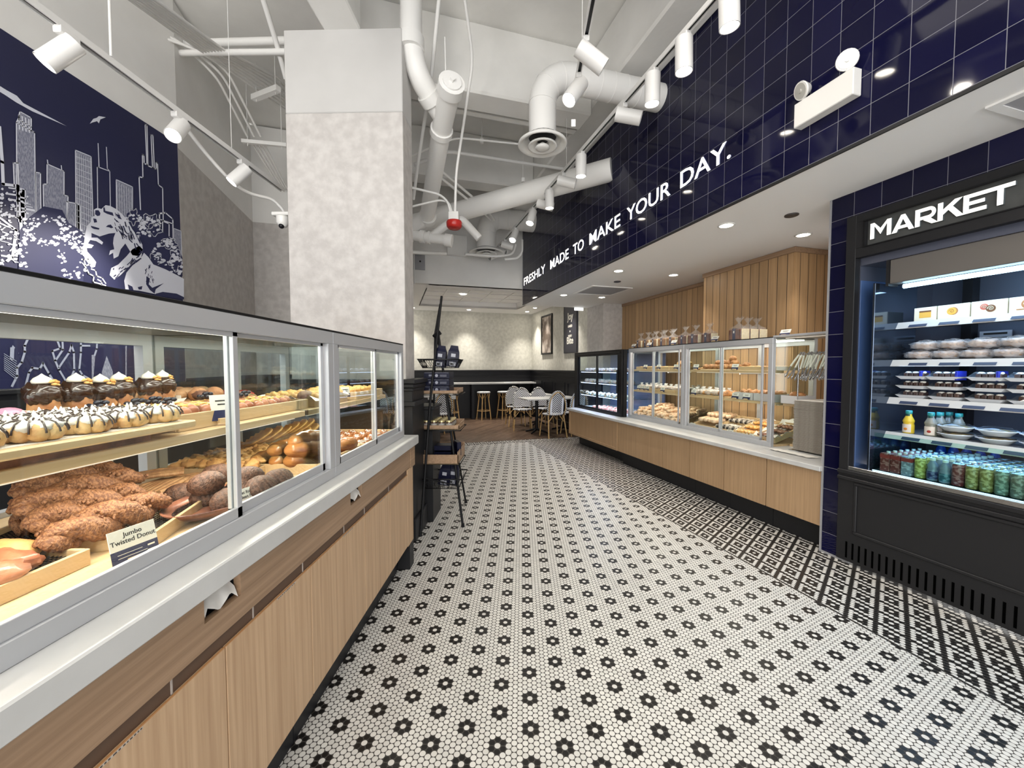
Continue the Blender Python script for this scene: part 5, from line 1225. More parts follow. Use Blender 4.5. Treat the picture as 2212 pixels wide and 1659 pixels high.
M_dark = pm('dark_baked', (.10, .04, .02), (.24, .10, .05), nscale=24)
M_choux = pm('choux_shell', (.48, .24, .08), (.76, .52, .24), nscale=16)
M_icing = pm('white_icing', (.74, .70, .62), (.82, .80, .74), nscale=20, bump=.3, rough=.4)
M_chocg = mat('chocolate_glaze', (.030, .014, .009), .22, bump=.4, bscale=40, coat=.3)
M_pink = pm('pink_glaze', (.40, .13, .22), (.55, .22, .32), nscale=12, rough=.3, bump=.2)
M_plum = pm('plum_bread', (.28, .085, .045), (.44, .19, .10), nscale=12, rough=.3, bump=.2)
M_custard = mat('custard_lines', (.80, .55, .16), .3)
M_berry = mat('blueberry', (.008, .010, .022), .35)
M_red = mat('red_fruit', (.50, .02, .02), .2)
M_nut = pm('nut_topping', (.55, .27, .07), (.75, .45, .15), nscale=60)
M_glace = mat('film_wrap', (.80, .80, .78), .12, bump=1., bscale=60, alpha=.42, coat=1.)
M_blk = mat('black_sugar', (.02, .016, .014), .6, col2=(.62, .55, .48), nscale=14, stretch=(1, 6, 1), lo=.42, hi=.52)

def PR(fn, *a, **k): return Proto(fn(*a, **k))
def longdonut(m=M_cinn, L=.40, r=.042, seed=0):
    """long twisted donut lying along x"""
    t = thing('twisted_donut', '', 'donut', WF, (0, 0, 0)); mb = MB(); n = 64
    for s_ in (0, 1):
        pts = []; rr = []
        for i in range(n+1):
            q = i/n; a = PI*s_+q*PI*3.2; e = math.sin(PI*min(1, max(0, q)))**.35
            k = 1+.16*mnoise.noise(Vector((q*9+seed, s_*5, 0)))
            pts.append((L*(q-.5)+.004*mnoise.noise(Vector((q*12, s_, seed))), math.cos(a)*r*.52*e, r*.62+.5*r*math.sin(a)*e+r*.25)); rr.append(max(.004, r*.72*e*k))
        mb.tube(pts, rr, 18)
    V = mb.v
    for i, v in enumerate(V):
        d = mnoise.noise(v*55+Vector((seed, 0, 0)))*.006+mnoise.noise(v*22)*.006+mnoise.noise(v*120)*.0035; V[i] = v+Vector((0, .4*d, d))
        if V[i].z < .0: V[i].z = 0
    part('dough', mb, m, t, local=True)
    mb = MB()
    for k in range(90):
        q = R2.uniform(.06, .94); a = R2.uniform(.3, 2.8); mb.blob((L*(q-.5), math.cos(a)*r*1.0, r*.85+r*.95*math.sin(a)*math.sin(PI*q)**.3), (R2.uniform(.003, .007),)*3, .4, 3, k, 6, 4)
    part('sugar_crumbs', mb, M_cinn, t, local=True); return t
def ball(m, rx=.05, ry=.04, rz=.03, amp=.12, seed=0, name='bun', cat='pastry'):
    def f():
        t = MB(); t.blob((0, 0, rz*.85), (rx, ry, rz), amp, 2.2, seed, 20, 12, flat=.15)
        for i, v in enumerate(t.v): t.v[i] = v+Vector((0, 0, mnoise.noise(v*90)*.0018))
        o = bpy.data.objects.new(name, mesh_of(t, name, m)); COL.objects.link(o); tag(o, '', cat); return o
    return f
def strand3(L=.22, r=.020, m=M_twist, name='twisted_bread', icing=None, icing_r=.0035, balls=5):
    """row of swollen twists, lying along y"""
    def f():
        t = thing(name, '', 'pastry', WF, (0, 0, 0)); mb = MB()
        for i in range(balls):
            y = L*(i/(balls-1)-.5)
            mb.blob((.30*r*(-1)**i, y, r), (r*1.15, L/balls*.72, r), .06, 2, i, 14, 9, flat=.1, rot=.5*(1 if i % 2 else 1)); mb.blob((-.55*r*(-1)**i, y+L/balls*.35, r*.9), (r*1.0, L/balls*.66, r*.85), .06, 2, i+9, 14, 9, flat=.1, rot=.5)
        part('dough', mb, m, t, local=True)
        if icing:
            mb = MB()
            for s_ in (-1, 1):
                pts = [(s_*.5*r*math.sin(k*.9), L*(k/18-.5)*.95, r*2.0-.004+.002*math.sin(k*1.7)) for k in range(19)]; mb.tube(pts, icing_r, 6)
            mb.tube([(r*.9*math.sin(k*1.2), L*(k/18-.5)*.9, r*1.85-.004*abs(math.sin(k*1.2))) for k in range(19)], icing_r*.8, 6)
            part('icing_lines', mb, icing, t, local=True)
        return t
    return f
def choux():
    t = thing('choux_ring', '', 'pastry', WF, (0, 0, 0)); mb = MB(); R_ = .030
    for k in range(8):
        a = 2*PI*k/8; mb.blob((R_*math.cos(a), R_*math.sin(a), .018), (.019, .017, .019), .25, 3, k, 12, 8, flat=.1)
    part('shell', mb, M_choux, t, local=True); mb = MB()
    for k in range(8):
        a = 2*PI*k/8+.2; mb.blob((R_*.95*math.cos(a), R_*.95*math.sin(a), .030), (.018, .016, .011), .4, 4, k+3, 12, 8)
        mb.cyl((R_*math.cos(a), R_*math.sin(a), .036), (R_*1.05*math.cos(a), R_*1.05*math.sin(a), .048+.006*math.sin(k*3)), .007, .001, 6)
    part('icing', mb, M_icing, t, local=True); mb = MB()
    for k in range(14):
        a = 2*PI*k/14; c, s_ = math.cos(a), math.sin(a)
        mb.tube([((R_+d)*c, (R_+d)*s_, z) for d, z in ((-.012, .040), (.0, .0430), (.012, .038), (.0195, .026), (.021, .018))], .0018, 5)
    part('chocolate_drizzle', mb, M_chocg, t, local=True); return t
def dipped():
    t = thing('dipped_croissant', '', 'pastry', WF, (0, 0, 0)); part('croissant', MB().blob((0, 0, .050), (.032, .026, .05), .22, 2.5, 4, 20, 14, flat=.1), M_baked, t, local=True)
    mb = MB(); mb.blob((0, 0, .088), (.037, .032, .036), .30, 2.6, 2, 22, 14); mb.blob((.024, .006, .078), (.018, .018, .026), .3, 3, 7, 12, 8); mb.blob((-.022, -.01, .082), (.018, .016, .024), .3, 3, 8, 12, 8); part('chocolate_coat', mb, M_chocg, t, local=True)
    mb = MB()
    for k in range(16): a = k*2.4; mb.blob((.018*math.cos(a)+.008, .016*math.sin(a), .118+.006*math.sin(k)), (.007, .005, .004), .3, 3, k, 8, 5)
    part('nut_pieces', mb, M_nut, t, local=True)
    part('cream_peak', MB().lathe([(.0, .116), (.020, .118), (.021, .124), (.016, .132), (.006, .139), (0, .145)], (-.002, 0, 0), 14), mat('cream_peak', (.84, .80, .70), .35), t, local=True)
    s_ = part('paper_sleeve', MB().prism([(-.036, 0), (.036, 0), (.040, .058), (.028, .046), (-.038, .046)], 1, -.031, -.030).prism([(-.036, 0), (.036, 0), (.036, .046), (-.036, .050)], 1, .030, .031).box(.036, .037, -.031, .031, 0, .05).box(-.037, -.036, -.031, .031, 0, .048), M_card, t, local=True)
    return t
def tray_obj(w_, d_, h_=.04, mesh=False):
    """bamboo tray centred on the origin: w_ along x, d_ along y"""
    def f():
        t = thing('bamboo_tray', '', 'tray', WF, (0, 0, 0)); a, b = w_/2, d_/2
        part('rim', MB().box(a-.010, a, -b, b, 0, h_, .0015).box(-a, -a+.010, -b, b, 0, h_, .0015).box(-a+.01, a-.01, b-.010, b, 0, h_, .0015).box(-a+.01, a-.01, -b, -b+.010, 0, h_, .0015), M_tray, t, local=True)
        part('tray_base', MB().box(-a+.01, a-.01, -b+.01, b-.01, .001, .006), M_tray2, t, local=True)
        if mesh:
            mb = MB(); y = -b+.012
            while y < b-.012: mb.cyl((-a+.011, y, h_*.62), (a-.011, y, h_*.62), .0011, n=4, cap=False); y += .010
            x = -a+.012
            while x < a-.012: mb.cyl((x, -b+.011, h_*.62), (x, b-.011, h_*.62), .0011, n=4, cap=False); x += .010
            part('wire_mesh', mb, M_blackm, t, local=True)
        return t
    return f
def put_tray(frame, x, y, z, w_, d_, label, h_=.04, mesh=False, rz=0., group=None, tilt=None):
    return Proto(tray_obj(w_, d_, h_, mesh)).at(frame, (x, y, z), rz, label, group, tilt=tilt)
SL = 0.
def liner(frame, x, y, z, w_, d_, label, rz=0., lift=.05, sl=0.):
    mb = MB(); n, k = 10, 6; V = []
    for i in range(n+1):
        for j in range(k+1):
            a, b = -w_/2+w_*i/n, -d_/2+d_*j/k; e = max(abs(2*i/n-1), abs(2*j/k-1)); V.append((a, b, .008+lift*max(0, (e-.7)/.3)**1.5*(1+.5*math.sin(i*2.3+j))+a*sl))
    mb.add(V, [(i*(k+1)+j, (i+1)*(k+1)+j, (i+1)*(k+1)+j+1, i*(k+1)+j+1) for i in range(n) for j in range(k)], 0, True)
    return solo('parchment_liner', mb, M_paper, label, 'paper', frame, (x, y, z), rz=rz, local=True)
def pcard(frame, x, y, z, rz, label, w_=.085, h_=.055, text=None, tilt=.25, group='price cards in the cases'):
    """card faces local -y before rotation"""
    t = thing('price_card', label, 'price card', frame, (x, y, z), group, rz)
    M0 = Matrix.Translation((0, 0, .004)) @ Matrix.Rotation(-tilt, 4, 'X')
    t_ = M0
    def pt(mb): mb.v = [t_ @ v for v in mb.v]; return mb
    part('card', pt(MB().box(-w_/2, w_/2, -.001, .001, h_*.40, h_)), M_card, t, local=True)
    part('navy_band', pt(MB().box(-w_/2, w_/2, -.001, .001, 0, h_*.40)), M_navyp, t, local=True)
    part('wood_block', MB().box(-.020, .020, -.014, .014, -.0035, .012, .001), M_tray2, t, local=True)
    mb = MB()
    if text:
        for i, ln in enumerate(text):
            g = text_mb(ln, .155*w_ if len(text) > 1 else .0125, .012, .0004); wdt = max(v.x for v in g.v); mb.add([(v.x-wdt/2, -.0012-v.z, h_*.76-i*.155*w_+v.y) for v in g.v], g.f)
        g2 = MB(); g2.box(w_/2-.024, w_/2-.008, -.0016, -.0011, h_*.25, h_*.30)
        for k in range(2): g2.box(-w_/2+.012, w_/2-.036+.01*k, -.0016, -.0011, h_*(.26-.10*k), h_*(.275-.10*k))
        g2.box(w_/2-.026, w_/2-.008, -.0016, -.0011, h_*.10, h_*.14)
        part('band_print', pt(g2), M_card, t, local=True)
    else:
        mb.box(-w_*.3, w_*.3, -.0016, -.0011, h_*.74, h_*.79).box(-w_*.22, w_*.22, -.0016, -.0011, h_*.60, h_*.65)
    part('print', pt(mb), M_ink, t, local=True)
    return t
SLOPE = [0., 0.]
def spread(proto, frame, xs, ys, z, label, group=None, jit=.006, rz=0., jr=.3, z2=None, skip=0, scale=1., sj=.06):
    for x in xs:
        for y in ys:
            if skip and rnd.random() < skip: continue
            k = 1+rnd.uniform(-sj, sj)
            proto.at(frame, (x+rnd.uniform(-jit, jit), y+rnd.uniform(-jit, jit), z+SLOPE[0]*(x-SLOPE[1])+(rnd.uniform(0, z2) if z2 else 0)), rz+rnd.uniform(-jr, jr), label, group or label, scale*k if scale == 1. else tuple(s*k for s in scale) if isinstance(scale, tuple) else scale*k)
def ar(a, b, n): return [a+(b-a)*i/(n-1) for i in range(n)] if n > 1 else [(a+b)/2]

# ================================================================ LEFT CASE, LOWER DECK
D0 = .925
put_tray(WF, -1.235, 1.165, D0, .42, .42, 'bamboo tray with wire mesh under the jumbo twisted donuts', .040, True, rz=.30)
P_ld = [Proto(lambda s=s: longdonut(M_cinn, .43, .043, s)) for s in (1, 4, 7)]
LD = [((230, 1555), (1000, 1262), .965, 'jumbo twisted donut at the front of its tray, behind the name card'), ((150, 1440), (860, 1215), .985, 'jumbo twisted donut second from the front of its tray'), ((70, 1345), (850, 1120), 1.015, 'jumbo twisted donut lying third and higher in the pile'), ((65, 1235), (750, 1085), 1.035, 'jumbo twisted donut at the top back of the pile'), ((60, 1420), (500, 1320), .965, 'jumbo twisted donut mostly hidden low at the left of the pile')]
for i, (a, b, z, lb) in enumerate(LD):
    A = PZ(a[0]/2.764, 640+a[1]/2.764, z); B = PZ(b[0]/2.764, 640+b[1]/2.764, z); c = (A+B)/2; L_ = (B-A).length; ang = math.atan2(B.y-A.y, B.x-A.x)
    P_ld[i % 3].at(WF, (c.x, c.y, z-.012), ang, lb, 'jumbo twisted donuts', (L_/.43, 1.0, 1.0))
put_tray(WF, -1.16, .80, D0, .24, .25, 'small bamboo tray in the bottom left corner of the case', .040, True)
P_oval = Proto(ball(M_gold, .085, .042, .03, .12, 3, 'oval_bun', 'bread')); P_oval.at(WF, (-1.20, .86, .952), .5, 'pale golden oval bun at the left edge above the small tray')
P_mix = Proto(ball(M_plum, .07, .045, .026, .25, 6, 'fruit_bun', 'bread'))
for k, (x, y, lb) in enumerate(((-1.13, .83, 'glazed reddish bun in the small corner tray, nearest the rim'), (-1.20, .77, 'glazed reddish bun in the small corner tray, left one'), (-1.09, .76, 'glazed reddish bun in the small corner tray, front one'))): P_mix.at(WF, (x, y, .952), .6*k, lb, 'reddish buns in the small tray')
pcard(WF, -.945, .945, D0+.003, math.radians(78), 'name card reading Jumbo Twisted Donut on a wood block', .100, .080, ('Jumbo', 'Twisted Donut'), .22, 'large name cards')
pcard(WF, -.90, 1.275, D0+.003, math.radians(78), 'name card reading Sweet Rice Red Bean Puff behind the glass', .092, .072, ('Sweet Rice', 'Red Bean Puff'), .22, 'large name cards')
# churro-like flat pastries behind
P_ch = PR(strand3, .26, .014, M_twist, 'flat_churro', None, .003, 6)
def flatp():
    t = MB()
    for i in range(7): t.tube([(-.16, (i-3)*.010, .010), (.0, (i-3)*.012, .014+.003*math.sin(i)), (.16, (i-3)*.009, .010)], .0065, 6)
    o = bpy.data.objects.new('flat_pastry', mesh_of(t, 'flat_pastry', M_twist)); COL.objects.link(o); return tag(o, '', 'pastry')
P_fl = Proto(flatp)
for k, (a, b, z, lb) in enumerate((((810, 1080), (1090, 1045), .99, 'ridged flat pastry lying highest behind the donut pile'), ((860, 1180), (1040, 1095), .965, 'ridged flat pastry leaning beside the donut pile'), ((1010, 1120), (1215, 1070), .955, 'ridged flat pastry curving towards the cocoa puffs'))):
    A = PZ(a[0]/2.764, 640+a[1]/2.764, z); B = PZ(b[0]/2.764, 640+b[1]/2.764, z); P_fl.at(WF, tuple((A+B)/2-Vector((0, 0, .01))), math.atan2(B.y-A.y, B.x-A.x), lb, 'ridged flat pastries', ((B-A).length/.30, 1.5, 1.2))
liner(WF, -1.38, 1.36, D0, .22, .30, 'white parchment sheet between the donuts and cocoa puffs', .3, .01)
solo('paper_card', MB().box(-1.60, -1.58, 1.36, 1.50, .99, 1.055), M_card, 'blank cream card standing at the case back behind the donuts', 'card', WF, (-1.59, 1.4, .99))
# plate of cocoa puffs
def plate(): 
    mb = MB(); mb.lathe([(0, .004), (.80, .006), (.93, .022), (1, .034), (1.0, .038), (.92, .028), (.78, .012), (0, .010)], n=40); mb.v = [Vector((v.x*.125, v.y*.215, v.z)) for v in mb.v]; return mb
solo('serving_plate', plate(), mat('wood_plate', (.40, .16, .09), .3, col2=(.12, .05, .04), nscale=7, stretch=(1, 1, 4)), 'oval wood-grain plate under the cocoa dusted puffs', 'plate', WF, (-1.0, 1.335, D0+.005), rz=-.12, local=True)
P_pf = [Proto(ball(M_cocoa, .056, .044, .040, .07, s, 'rice_puff', 'pastry')) for s in (1, 2, 3)]
d_ = lambda x, y: (340+x/7.373, 960+y/7.373)
for k, (x, y, z, lb) in enumerate(((400, 800, .965, 'cocoa dusted puff at the left end of the plate'), (790, 620, 1.015, 'cocoa dusted puff resting on top at the left of the plate'), (830, 820, .965, 'cocoa dusted puff in front below the upper left one'), (950, 480, 1.0, 'cocoa dusted puff behind the sliding door stile'),
                                 (1110, 890, .96, 'cocoa dusted puff half hidden by the door stile'), (1430, 530, 1.005, 'cocoa dusted puff on top to the right of the door stile'), (1330, 700, .975, 'small cocoa dusted puff under the right-hand top one'), (1290, 800, .96, 'cocoa dusted puff behind the red bean puff card'), (1640, 680, .985, 'cocoa dusted puff right of the red bean puff card'), (1920, 560, .985, 'cocoa dusted puff at the right end of the plate'))):
    q = PZ(*d_(x, y), z); P_pf[k % 3].at(WF, (q.x-.0, q.y, z-.034), 1.2+rnd.uniform(-.4, .4), lb, 'cocoa dusted rice puffs')
# flat golden pastries tray, roll tray
put_tray(WF, -1.34, 1.90, D0, .40, .46, 'shallow bamboo tray full of knobbly golden pastries', .04)
P_kn = Proto(ball(M_gold, .035, .028, .020, .45, 5, 'knobbly_pastry', 'pastry'))
spread(P_kn, WF, ar(-1.51, -1.17, 7), ar(1.70, 2.10, 8), D0+.028, 'knobbly golden pastry in the shallow tray of the lower deck', jit=.01, jr=2, z2=.012)
P_lat = Proto(lambda: tag(bpy.data.objects.new('lattice_bread', None), '', 'bread')) if False else None
def lattice():
    mb = MB(); n, k = 12, 7; V = []
    for s_ in (0, 1):
        for i in range(n+1):
            for j in range(k+1):
                x, y = (i/n-.5), (j/k-.5); e = math.sqrt(max(0, 1-(2*x)**2))*.5; V.append((x*.20, y*2*e*.11, (.006 if s_ == 0 else .024)+(.008 if (i % 2 and j % 2) else -.002)*(1 if s_ else 0)))
    g = (n+1)*(k+1); F = [(i*(k+1)+j, (i+1)*(k+1)+j, (i+1)*(k+1)+j+1, i*(k+1)+j+1) for i in range(n) for j in range(k)]
    mb.add(V, [tuple(q+g for q in f) for f in F]+[tuple(reversed(f)) for f in F], 0, True)
    mb.blob((0, 0, .014), (.098, .052, .011), .05, 2, 1, 18, 8)
    o = bpy.data.objects.new('lattice_bread', mesh_of(mb, 'lattice_bread', pm('lattice_gold', (.50, .25, .07), (.72, .46, .16), nscale=20))); COL.objects.link(o); return tag(o, '', 'bread')
P_la = Proto(lattice)
s_ = lambda x, y: (440+x/3.77, 660+y/3.77)
for k, (x, y, z) in enumerate(((455, 1060, 1.0), (545, 1040, 1.02), (620, 1030, 1.03), (690, 1000, 1.05), (760, 980, 1.07), (820, 970, 1.08), (860, 1010, 1.04), (700, 1070, 1.0), (790, 1040, 1.02))):
    q = PX(*s_(x, y), -1.36)
    P_la.at(WF, (q.x, q.y, q.z-.02), 1.0, 'waffle-patterned golden flat bread leaning in the rear pile', 'waffle-patterned breads', tilt=Matrix.Rotation(-.5, 4, 'Y'), scale=.8)
put_tray(WF, -1.04, 1.99, D0, .28, .50, 'bamboo tray of glossy brown rolls in the middle of the lower deck', .045)
def rollb():
    mb = MB(); mb.blob((0, 0, .036), (.078, .044, .040), .03, 1.5, 1, 40, 20, flat=.12)
    for i, v in enumerate(mb.v): k = 1+.045*math.sin(v.x*190+v.y*60); mb.v[i] = Vector((v.x, v.y*k, .036+(v.z-.036)*k))
    o = bpy.data.objects.new('glazed_roll', mesh_of(mb, 'glazed_roll', M_roll)); COL.objects.link(o); return tag(o, '', 'bread')
P_ro = Proto(rollb)
for k, (x, y, z, lb) in enumerate(((535, 1250, .975, 'glossy brown roll at the front left of its tray'), (690, 1250, .975, 'glossy brown roll front middle of its tray'), (820, 1250, .98, 'glossy brown roll front right of its tray'), (690, 1165, 1.025, 'glossy brown roll upper left in the heap'), (830, 1165, 1.03, 'glossy brown roll upper middle in the heap'), (850, 1095, 1.065, 'glossy brown roll on top of the heap'), (900, 1130, 1.03, 'glossy brown roll by the frame stile'))):
    q = PZ(*s_(x, y), z); P_ro.at(WF, (q.x, q.y, z-.04), .9+rnd.uniform(-.2, .2), lb, 'glossy brown rolls', 1.12)
# second case, lower deck
put_tray(WF, -1.02, 2.02, D0, .24, .30, 'bamboo tray behind the wide stile with a sandwich roll', .05) if False else None
put_tray(WF, -1.12, 2.46, D0, .50, .52, 'bamboo tray of small glazed twists in the end case', .05)
P_sm = PR(strand3, .10, .020, M_roll, 'glazed_twist', M_icing, .002, 4)
spread(P_sm, WF, ar(-1.33, -.93, 5), ar(2.27, 2.66, 5), D0+.012, 'small glazed twist with pale lines in the end case tray', jr=.15, rz=.5)
q = PZ(*s_(1160, 1130), .975); P_ro.at(WF, (-.93, 2.08, .955), 1.2, 'pale brown roll alone at the front of the end case')
pcard(WF, -.90, 2.26, D0+.003, math.radians(80), 'small name card on the lower deck of the end case', .06, .05)

# ================================================================ LEFT CASE, UPPER SHELF
Z1_ = 1.21
t = thing('serving_board', 'big rounded bamboo board under the choux rings on the upper shelf', 'board', WF, (-1.07, .82, Z1_))
part('board', MB().box(-1.23, -.925, .45, 1.115, 1.232, 1.252, .004), M_tray, t); part('foot', MB().box(-1.2, -.97, .48, 1.02, Z1_+.0005, 1.2325), M_dark, t); part('paper', MB().box(-1.21, -.945, .47, 1.09, 1.252, 1.2535), M_paper, t)
P_cx = Proto(choux)
G = 'choux rings with chocolate drizzle on the upper board'
spread(P_cx, WF, [-.985, -1.065, -1.145], ar(.58, 1.06, 6), 1.2535, 'white-iced choux ring with chocolate drizzle on the big board', G, jit=.005, jr=2)
P_dc = Proto(dipped)
for k, (px, top, lb) in enumerate(((92, 808, 'chocolate-dipped croissant with cream peak, leftmost in its paper sleeve'), (166, 806, 'chocolate-dipped croissant in a sleeve, second from the left'), (218, 808, 'chocolate-dipped croissant in a sleeve, third from the left'), (258, 804, 'chocolate-dipped croissant in a sleeve, fourth from the left'), (322, 802, 'chocolate-dipped croissant in a sleeve, fifth and right of the gap'), (352, 800, 'chocolate-dipped croissant in a sleeve, rightmost of the six'))):
    q = PX(px, top, -1.30); P_dc.at(WF, (-1.30, q.y, q.z-.143), 1.15+rnd.uniform(-.25, .25), lb, 'sleeved chocolate-dipped croissants', tilt=Matrix.Rotation(0, 4, 'Z'))
solo('display_riser', MB().box(-1.36, -1.25, .85, 1.50, Z1_+.0005, 1.238, .002), M_tray, 'low bamboo riser under the sleeved croissants', 'riser', WF, (-1.3, 1.2, Z1_))
P_pk = PR(strand3, .24, .026, M_pink, 'pink_braid')
for k, (x, y) in enumerate(((-1.21, .60), (-1.215, .80), (-1.40, .98), (-1.45, .84))): P_pk.at(WF, (x, y, 1.254 if k < 2 else Z1_+.01), .1*k, ('pink glazed braid behind the choux rings, nearest the left edge', 'pink glazed braid behind the choux rings, inner one', 'pink glazed braid low behind the croissants', 'pink glazed braid at the back left')[k], 'pink glazed braids')
# berry breads with custard lines
put_tray(WF, -1.15, 1.215, Z1_+.001, .30, .15, 'bamboo tray of custard-lined breads right of the choux board', .05)
put_tray(WF, -1.14, 1.62, Z1_+.001, .28, .46, 'long bamboo tray of custard-lined breads in the right half of the big case', .042)
P_cb = PR(strand3, .17, .024, M_plum, 'custard_bread', M_custard, .003, 5)
def cb(x, y, z, rz, lb, g): P_cb.at(WF, (x, y, z), rz, lb, g)
for k in range(3): cb(-1.04-k*.085, 1.215, Z1_+.030, PI/2*0+.1*k, 'reddish bread with yellow custard lines in the tray beside the choux board', 'custard-lined breads by the choux board')
for i in range(3):
    for j in range(2): cb(-1.06-i*.08, 1.50+j*.17, Z1_+.018, rnd.uniform(-.1, .1), 'reddish bread with yellow custard lines in the long right-hand tray', 'custard-lined breads in the long tray')
def berries(x, y, z, lb):
    t = MB()
    for k in range(7): a = k*2.4; t.blob((.020*math.cos(a)*(k > 0), .016*math.sin(a)*(k > 0), .006+(.009 if k % 3 == 0 else 0)), (.0085, .0085, .0075), .05, 2, k, 10, 7)
    solo('blueberry_cluster', t, M_berry, lb, 'fruit', WF, (x, y, z), 'blueberry clusters on the breads', local=True)
for x, y, lb in ((-1.18, 1.19, 'blueberry cluster on the bread beside the choux rings'), (-1.12, 1.235, 'blueberry cluster at the tray front beside the name card'), (-1.20, 1.27, 'blueberry cluster just left of the door stile'), (-1.21, 1.50, 'blueberry cluster on the left of the long tray'), (-1.13, 1.60, 'pair of blueberries in the middle of the long tray'), (-1.22, 1.12, 'blueberry cluster between croissant sleeves and breads')): berries(x, y, Z1_+.074, lb)
pcard(WF, -.985, 1.30, Z1_+.012, math.radians(66), 'white and navy name card standing before the door stile on the shelf', .075, .085, None, .15)
# brown twists and buns at the back, cocoa loaves, red fruit pastries
put_tray(WF, -1.44, 1.66, Z1_+.001, .20, .62, 'bamboo tray of fried brown twists along the case back', .03)
P_tw = PR(strand3, .24, .026, M_twist, 'fried_twist', None, .003, 6)
for i in range(2):
    for j in range(3):
        for l_ in range(2):
            if l_ and (i or j == 2): continue
            P_tw.at(WF, (-1.40-i*.085+(-.03 if l_ else 0), 1.47+j*.20, Z1_+.012+l_*.042), rnd.uniform(-.15, .15), 'sugared brown twist in the rear tray of the upper shelf', 'sugared brown twists')
P_rd = Proto(ball(pm('sugar_bun', (.45, .20, .08), (.62, .33, .16), nscale=40), .034, .034, .030, .05, 2, 'round_donut', 'donut'))
for x in ar(-1.52, -1.36, 3):
    for y in ar(2.05-.40, 1.74, 2): P_rd.at(WF, (x, y, Z1_+.05), 0, 'round sugared donut behind the custard breads', 'round sugared donuts')
P_cl_ = Proto(ball(pm('cocoa_loaf_crust', (.11, .045, .028), (.22, .10, .065), nscale=30), .055, .095, .040, .10, 4, 'cocoa_loaf', 'bread'))
for k, (x, y, z) in enumerate(((-1.31, 1.60, .015), (-1.31, 1.70, .015), (-1.23, 1.70, .045), (-1.36, 1.66, .055))): P_cl_.at(WF, (x, y, Z1_+z), .2*k, scale=.6, label= ('cocoa coloured oval loaf behind the blueberries, left', 'cocoa coloured oval loaf behind the long tray, middle', 'dark oval loaf by the frame stile', 'cocoa coloured oval loaf stacked at the back by the stile')[k], group='cocoa coloured loaves')
P_rf = Proto(ball(M_red, .04, .04, .022, .35, 9, 'red_fruit_pastry', 'pastry'))
spread(P_rf, WF, [-1.44, -1.53], [1.86, 1.95, 2.05], Z1_+.03, 'red fruit pastry at the back of the end case', jr=1)
# end case upper shelf
put_tray(WF, -1.13, 2.52, Z1_+.001, .34, .44, 'bamboo tray of nut-topped buns on the upper shelf of the end case', .045)
P_nb = Proto(ball(M_nut, .036, .032, .024, .35, 12, 'nut_bun', 'pastry'))
spread(P_nb, WF, ar(-1.25, -1.02, 4), ar(2.35, 2.68, 5), Z1_+.025, 'nut-topped golden bun in the end case upper tray', jr=2)
put_tray(WF, -1.12, 2.05, Z1_+.001, .28, .36, 'parchment-lined bamboo tray by the wide stile of the end case', .04); liner(WF, -1.12, 2.05, Z1_+.006, .30, .38, 'white parchment spilling over the tray in the end case', 0, .03)
spread(P_nb, WF, ar(-1.22, -1.02, 3), ar(1.93, 2.17, 4), Z1_+.025, 'nut-topped bun on the parchment by the wide stile', jr=2)
P_cl_.at(WF, (-1.05, 1.92, Z1_+.03), .3, 'cocoa coloured loaf beside the wide stile in the end case', 'cocoa coloured loaves', .65)
pcard(WF, -1.0, 2.26, Z1_+.01, math.radians(72), 'white and navy name card on the upper shelf of the end case', .065, .065, None, .15)

# ================================================================ RIGHT CASES
def rtray(v, u, z, w_, d_, label, h_=.045): 
    return put_tray(RF, v, u, z, w_, d_, label, h_)
ZD = CZ+.02
P_cr = None
def croissant(m=M_baked):
    def f():
        mb = MB(); n = 7
        for i in range(n):
            q = (i-3)/3; a = q*1.1; r_ = .024*(1-.55*abs(q)); mb.blob((.050*math.sin(a), -.030*(1-math.cos(a))*1.2, r_), (.014+.006*(1-abs(q)), r_*1.05, r_), .08, 2, i, 12, 8, rot=-a*.8)
        o = bpy.data.objects.new('croissant', mesh_of(mb, 'croissant', m)); COL.objects.link(o); return tag(o, '', 'pastry')
    return f
def stick(L=.20, r=.018, m=None):
    def f():
        mb = MB(); n = 9
        for i in range(n): mb.blob((L*(i/(n-1)-.5), .004*(-1)**i, r), (L/n*.85, r*1.1, r), .10, 2.5, i, 10, 7, flat=.1, rot=.4)
        o = bpy.data.objects.new('bread_stick', mesh_of(mb, 'bread_stick', m)); COL.objects.link(o); return tag(o, '', 'bread')
    return f
M_pale = pm('floury_bread', (.46, .25, .12), (.74, .55, .38), nscale=22)
P_st = Proto(stick(.20, .024, M_pale)); P_crs = Proto(croissant()); P_bun = Proto(ball(M_baked, .042, .036, .030, .22, 8, 'brown_bun', 'bread')); P_flat = Proto(ball(M_gold, .050, .040, .014, .25, 11, 'flat_bun', 'bread'))
P_brd = PR(strand3, .13, .017, pm('braid_gold', (.50, .22, .05), (.74, .42, .14), nscale=20, rough=.3), 'glazed_braid', None, .003, 5)
P_brd2 = PR(strand3, .12, .016, M_dark, 'dark_braid', None, .003, 5)
P_blk = Proto(stick(.19, .020, M_blk))
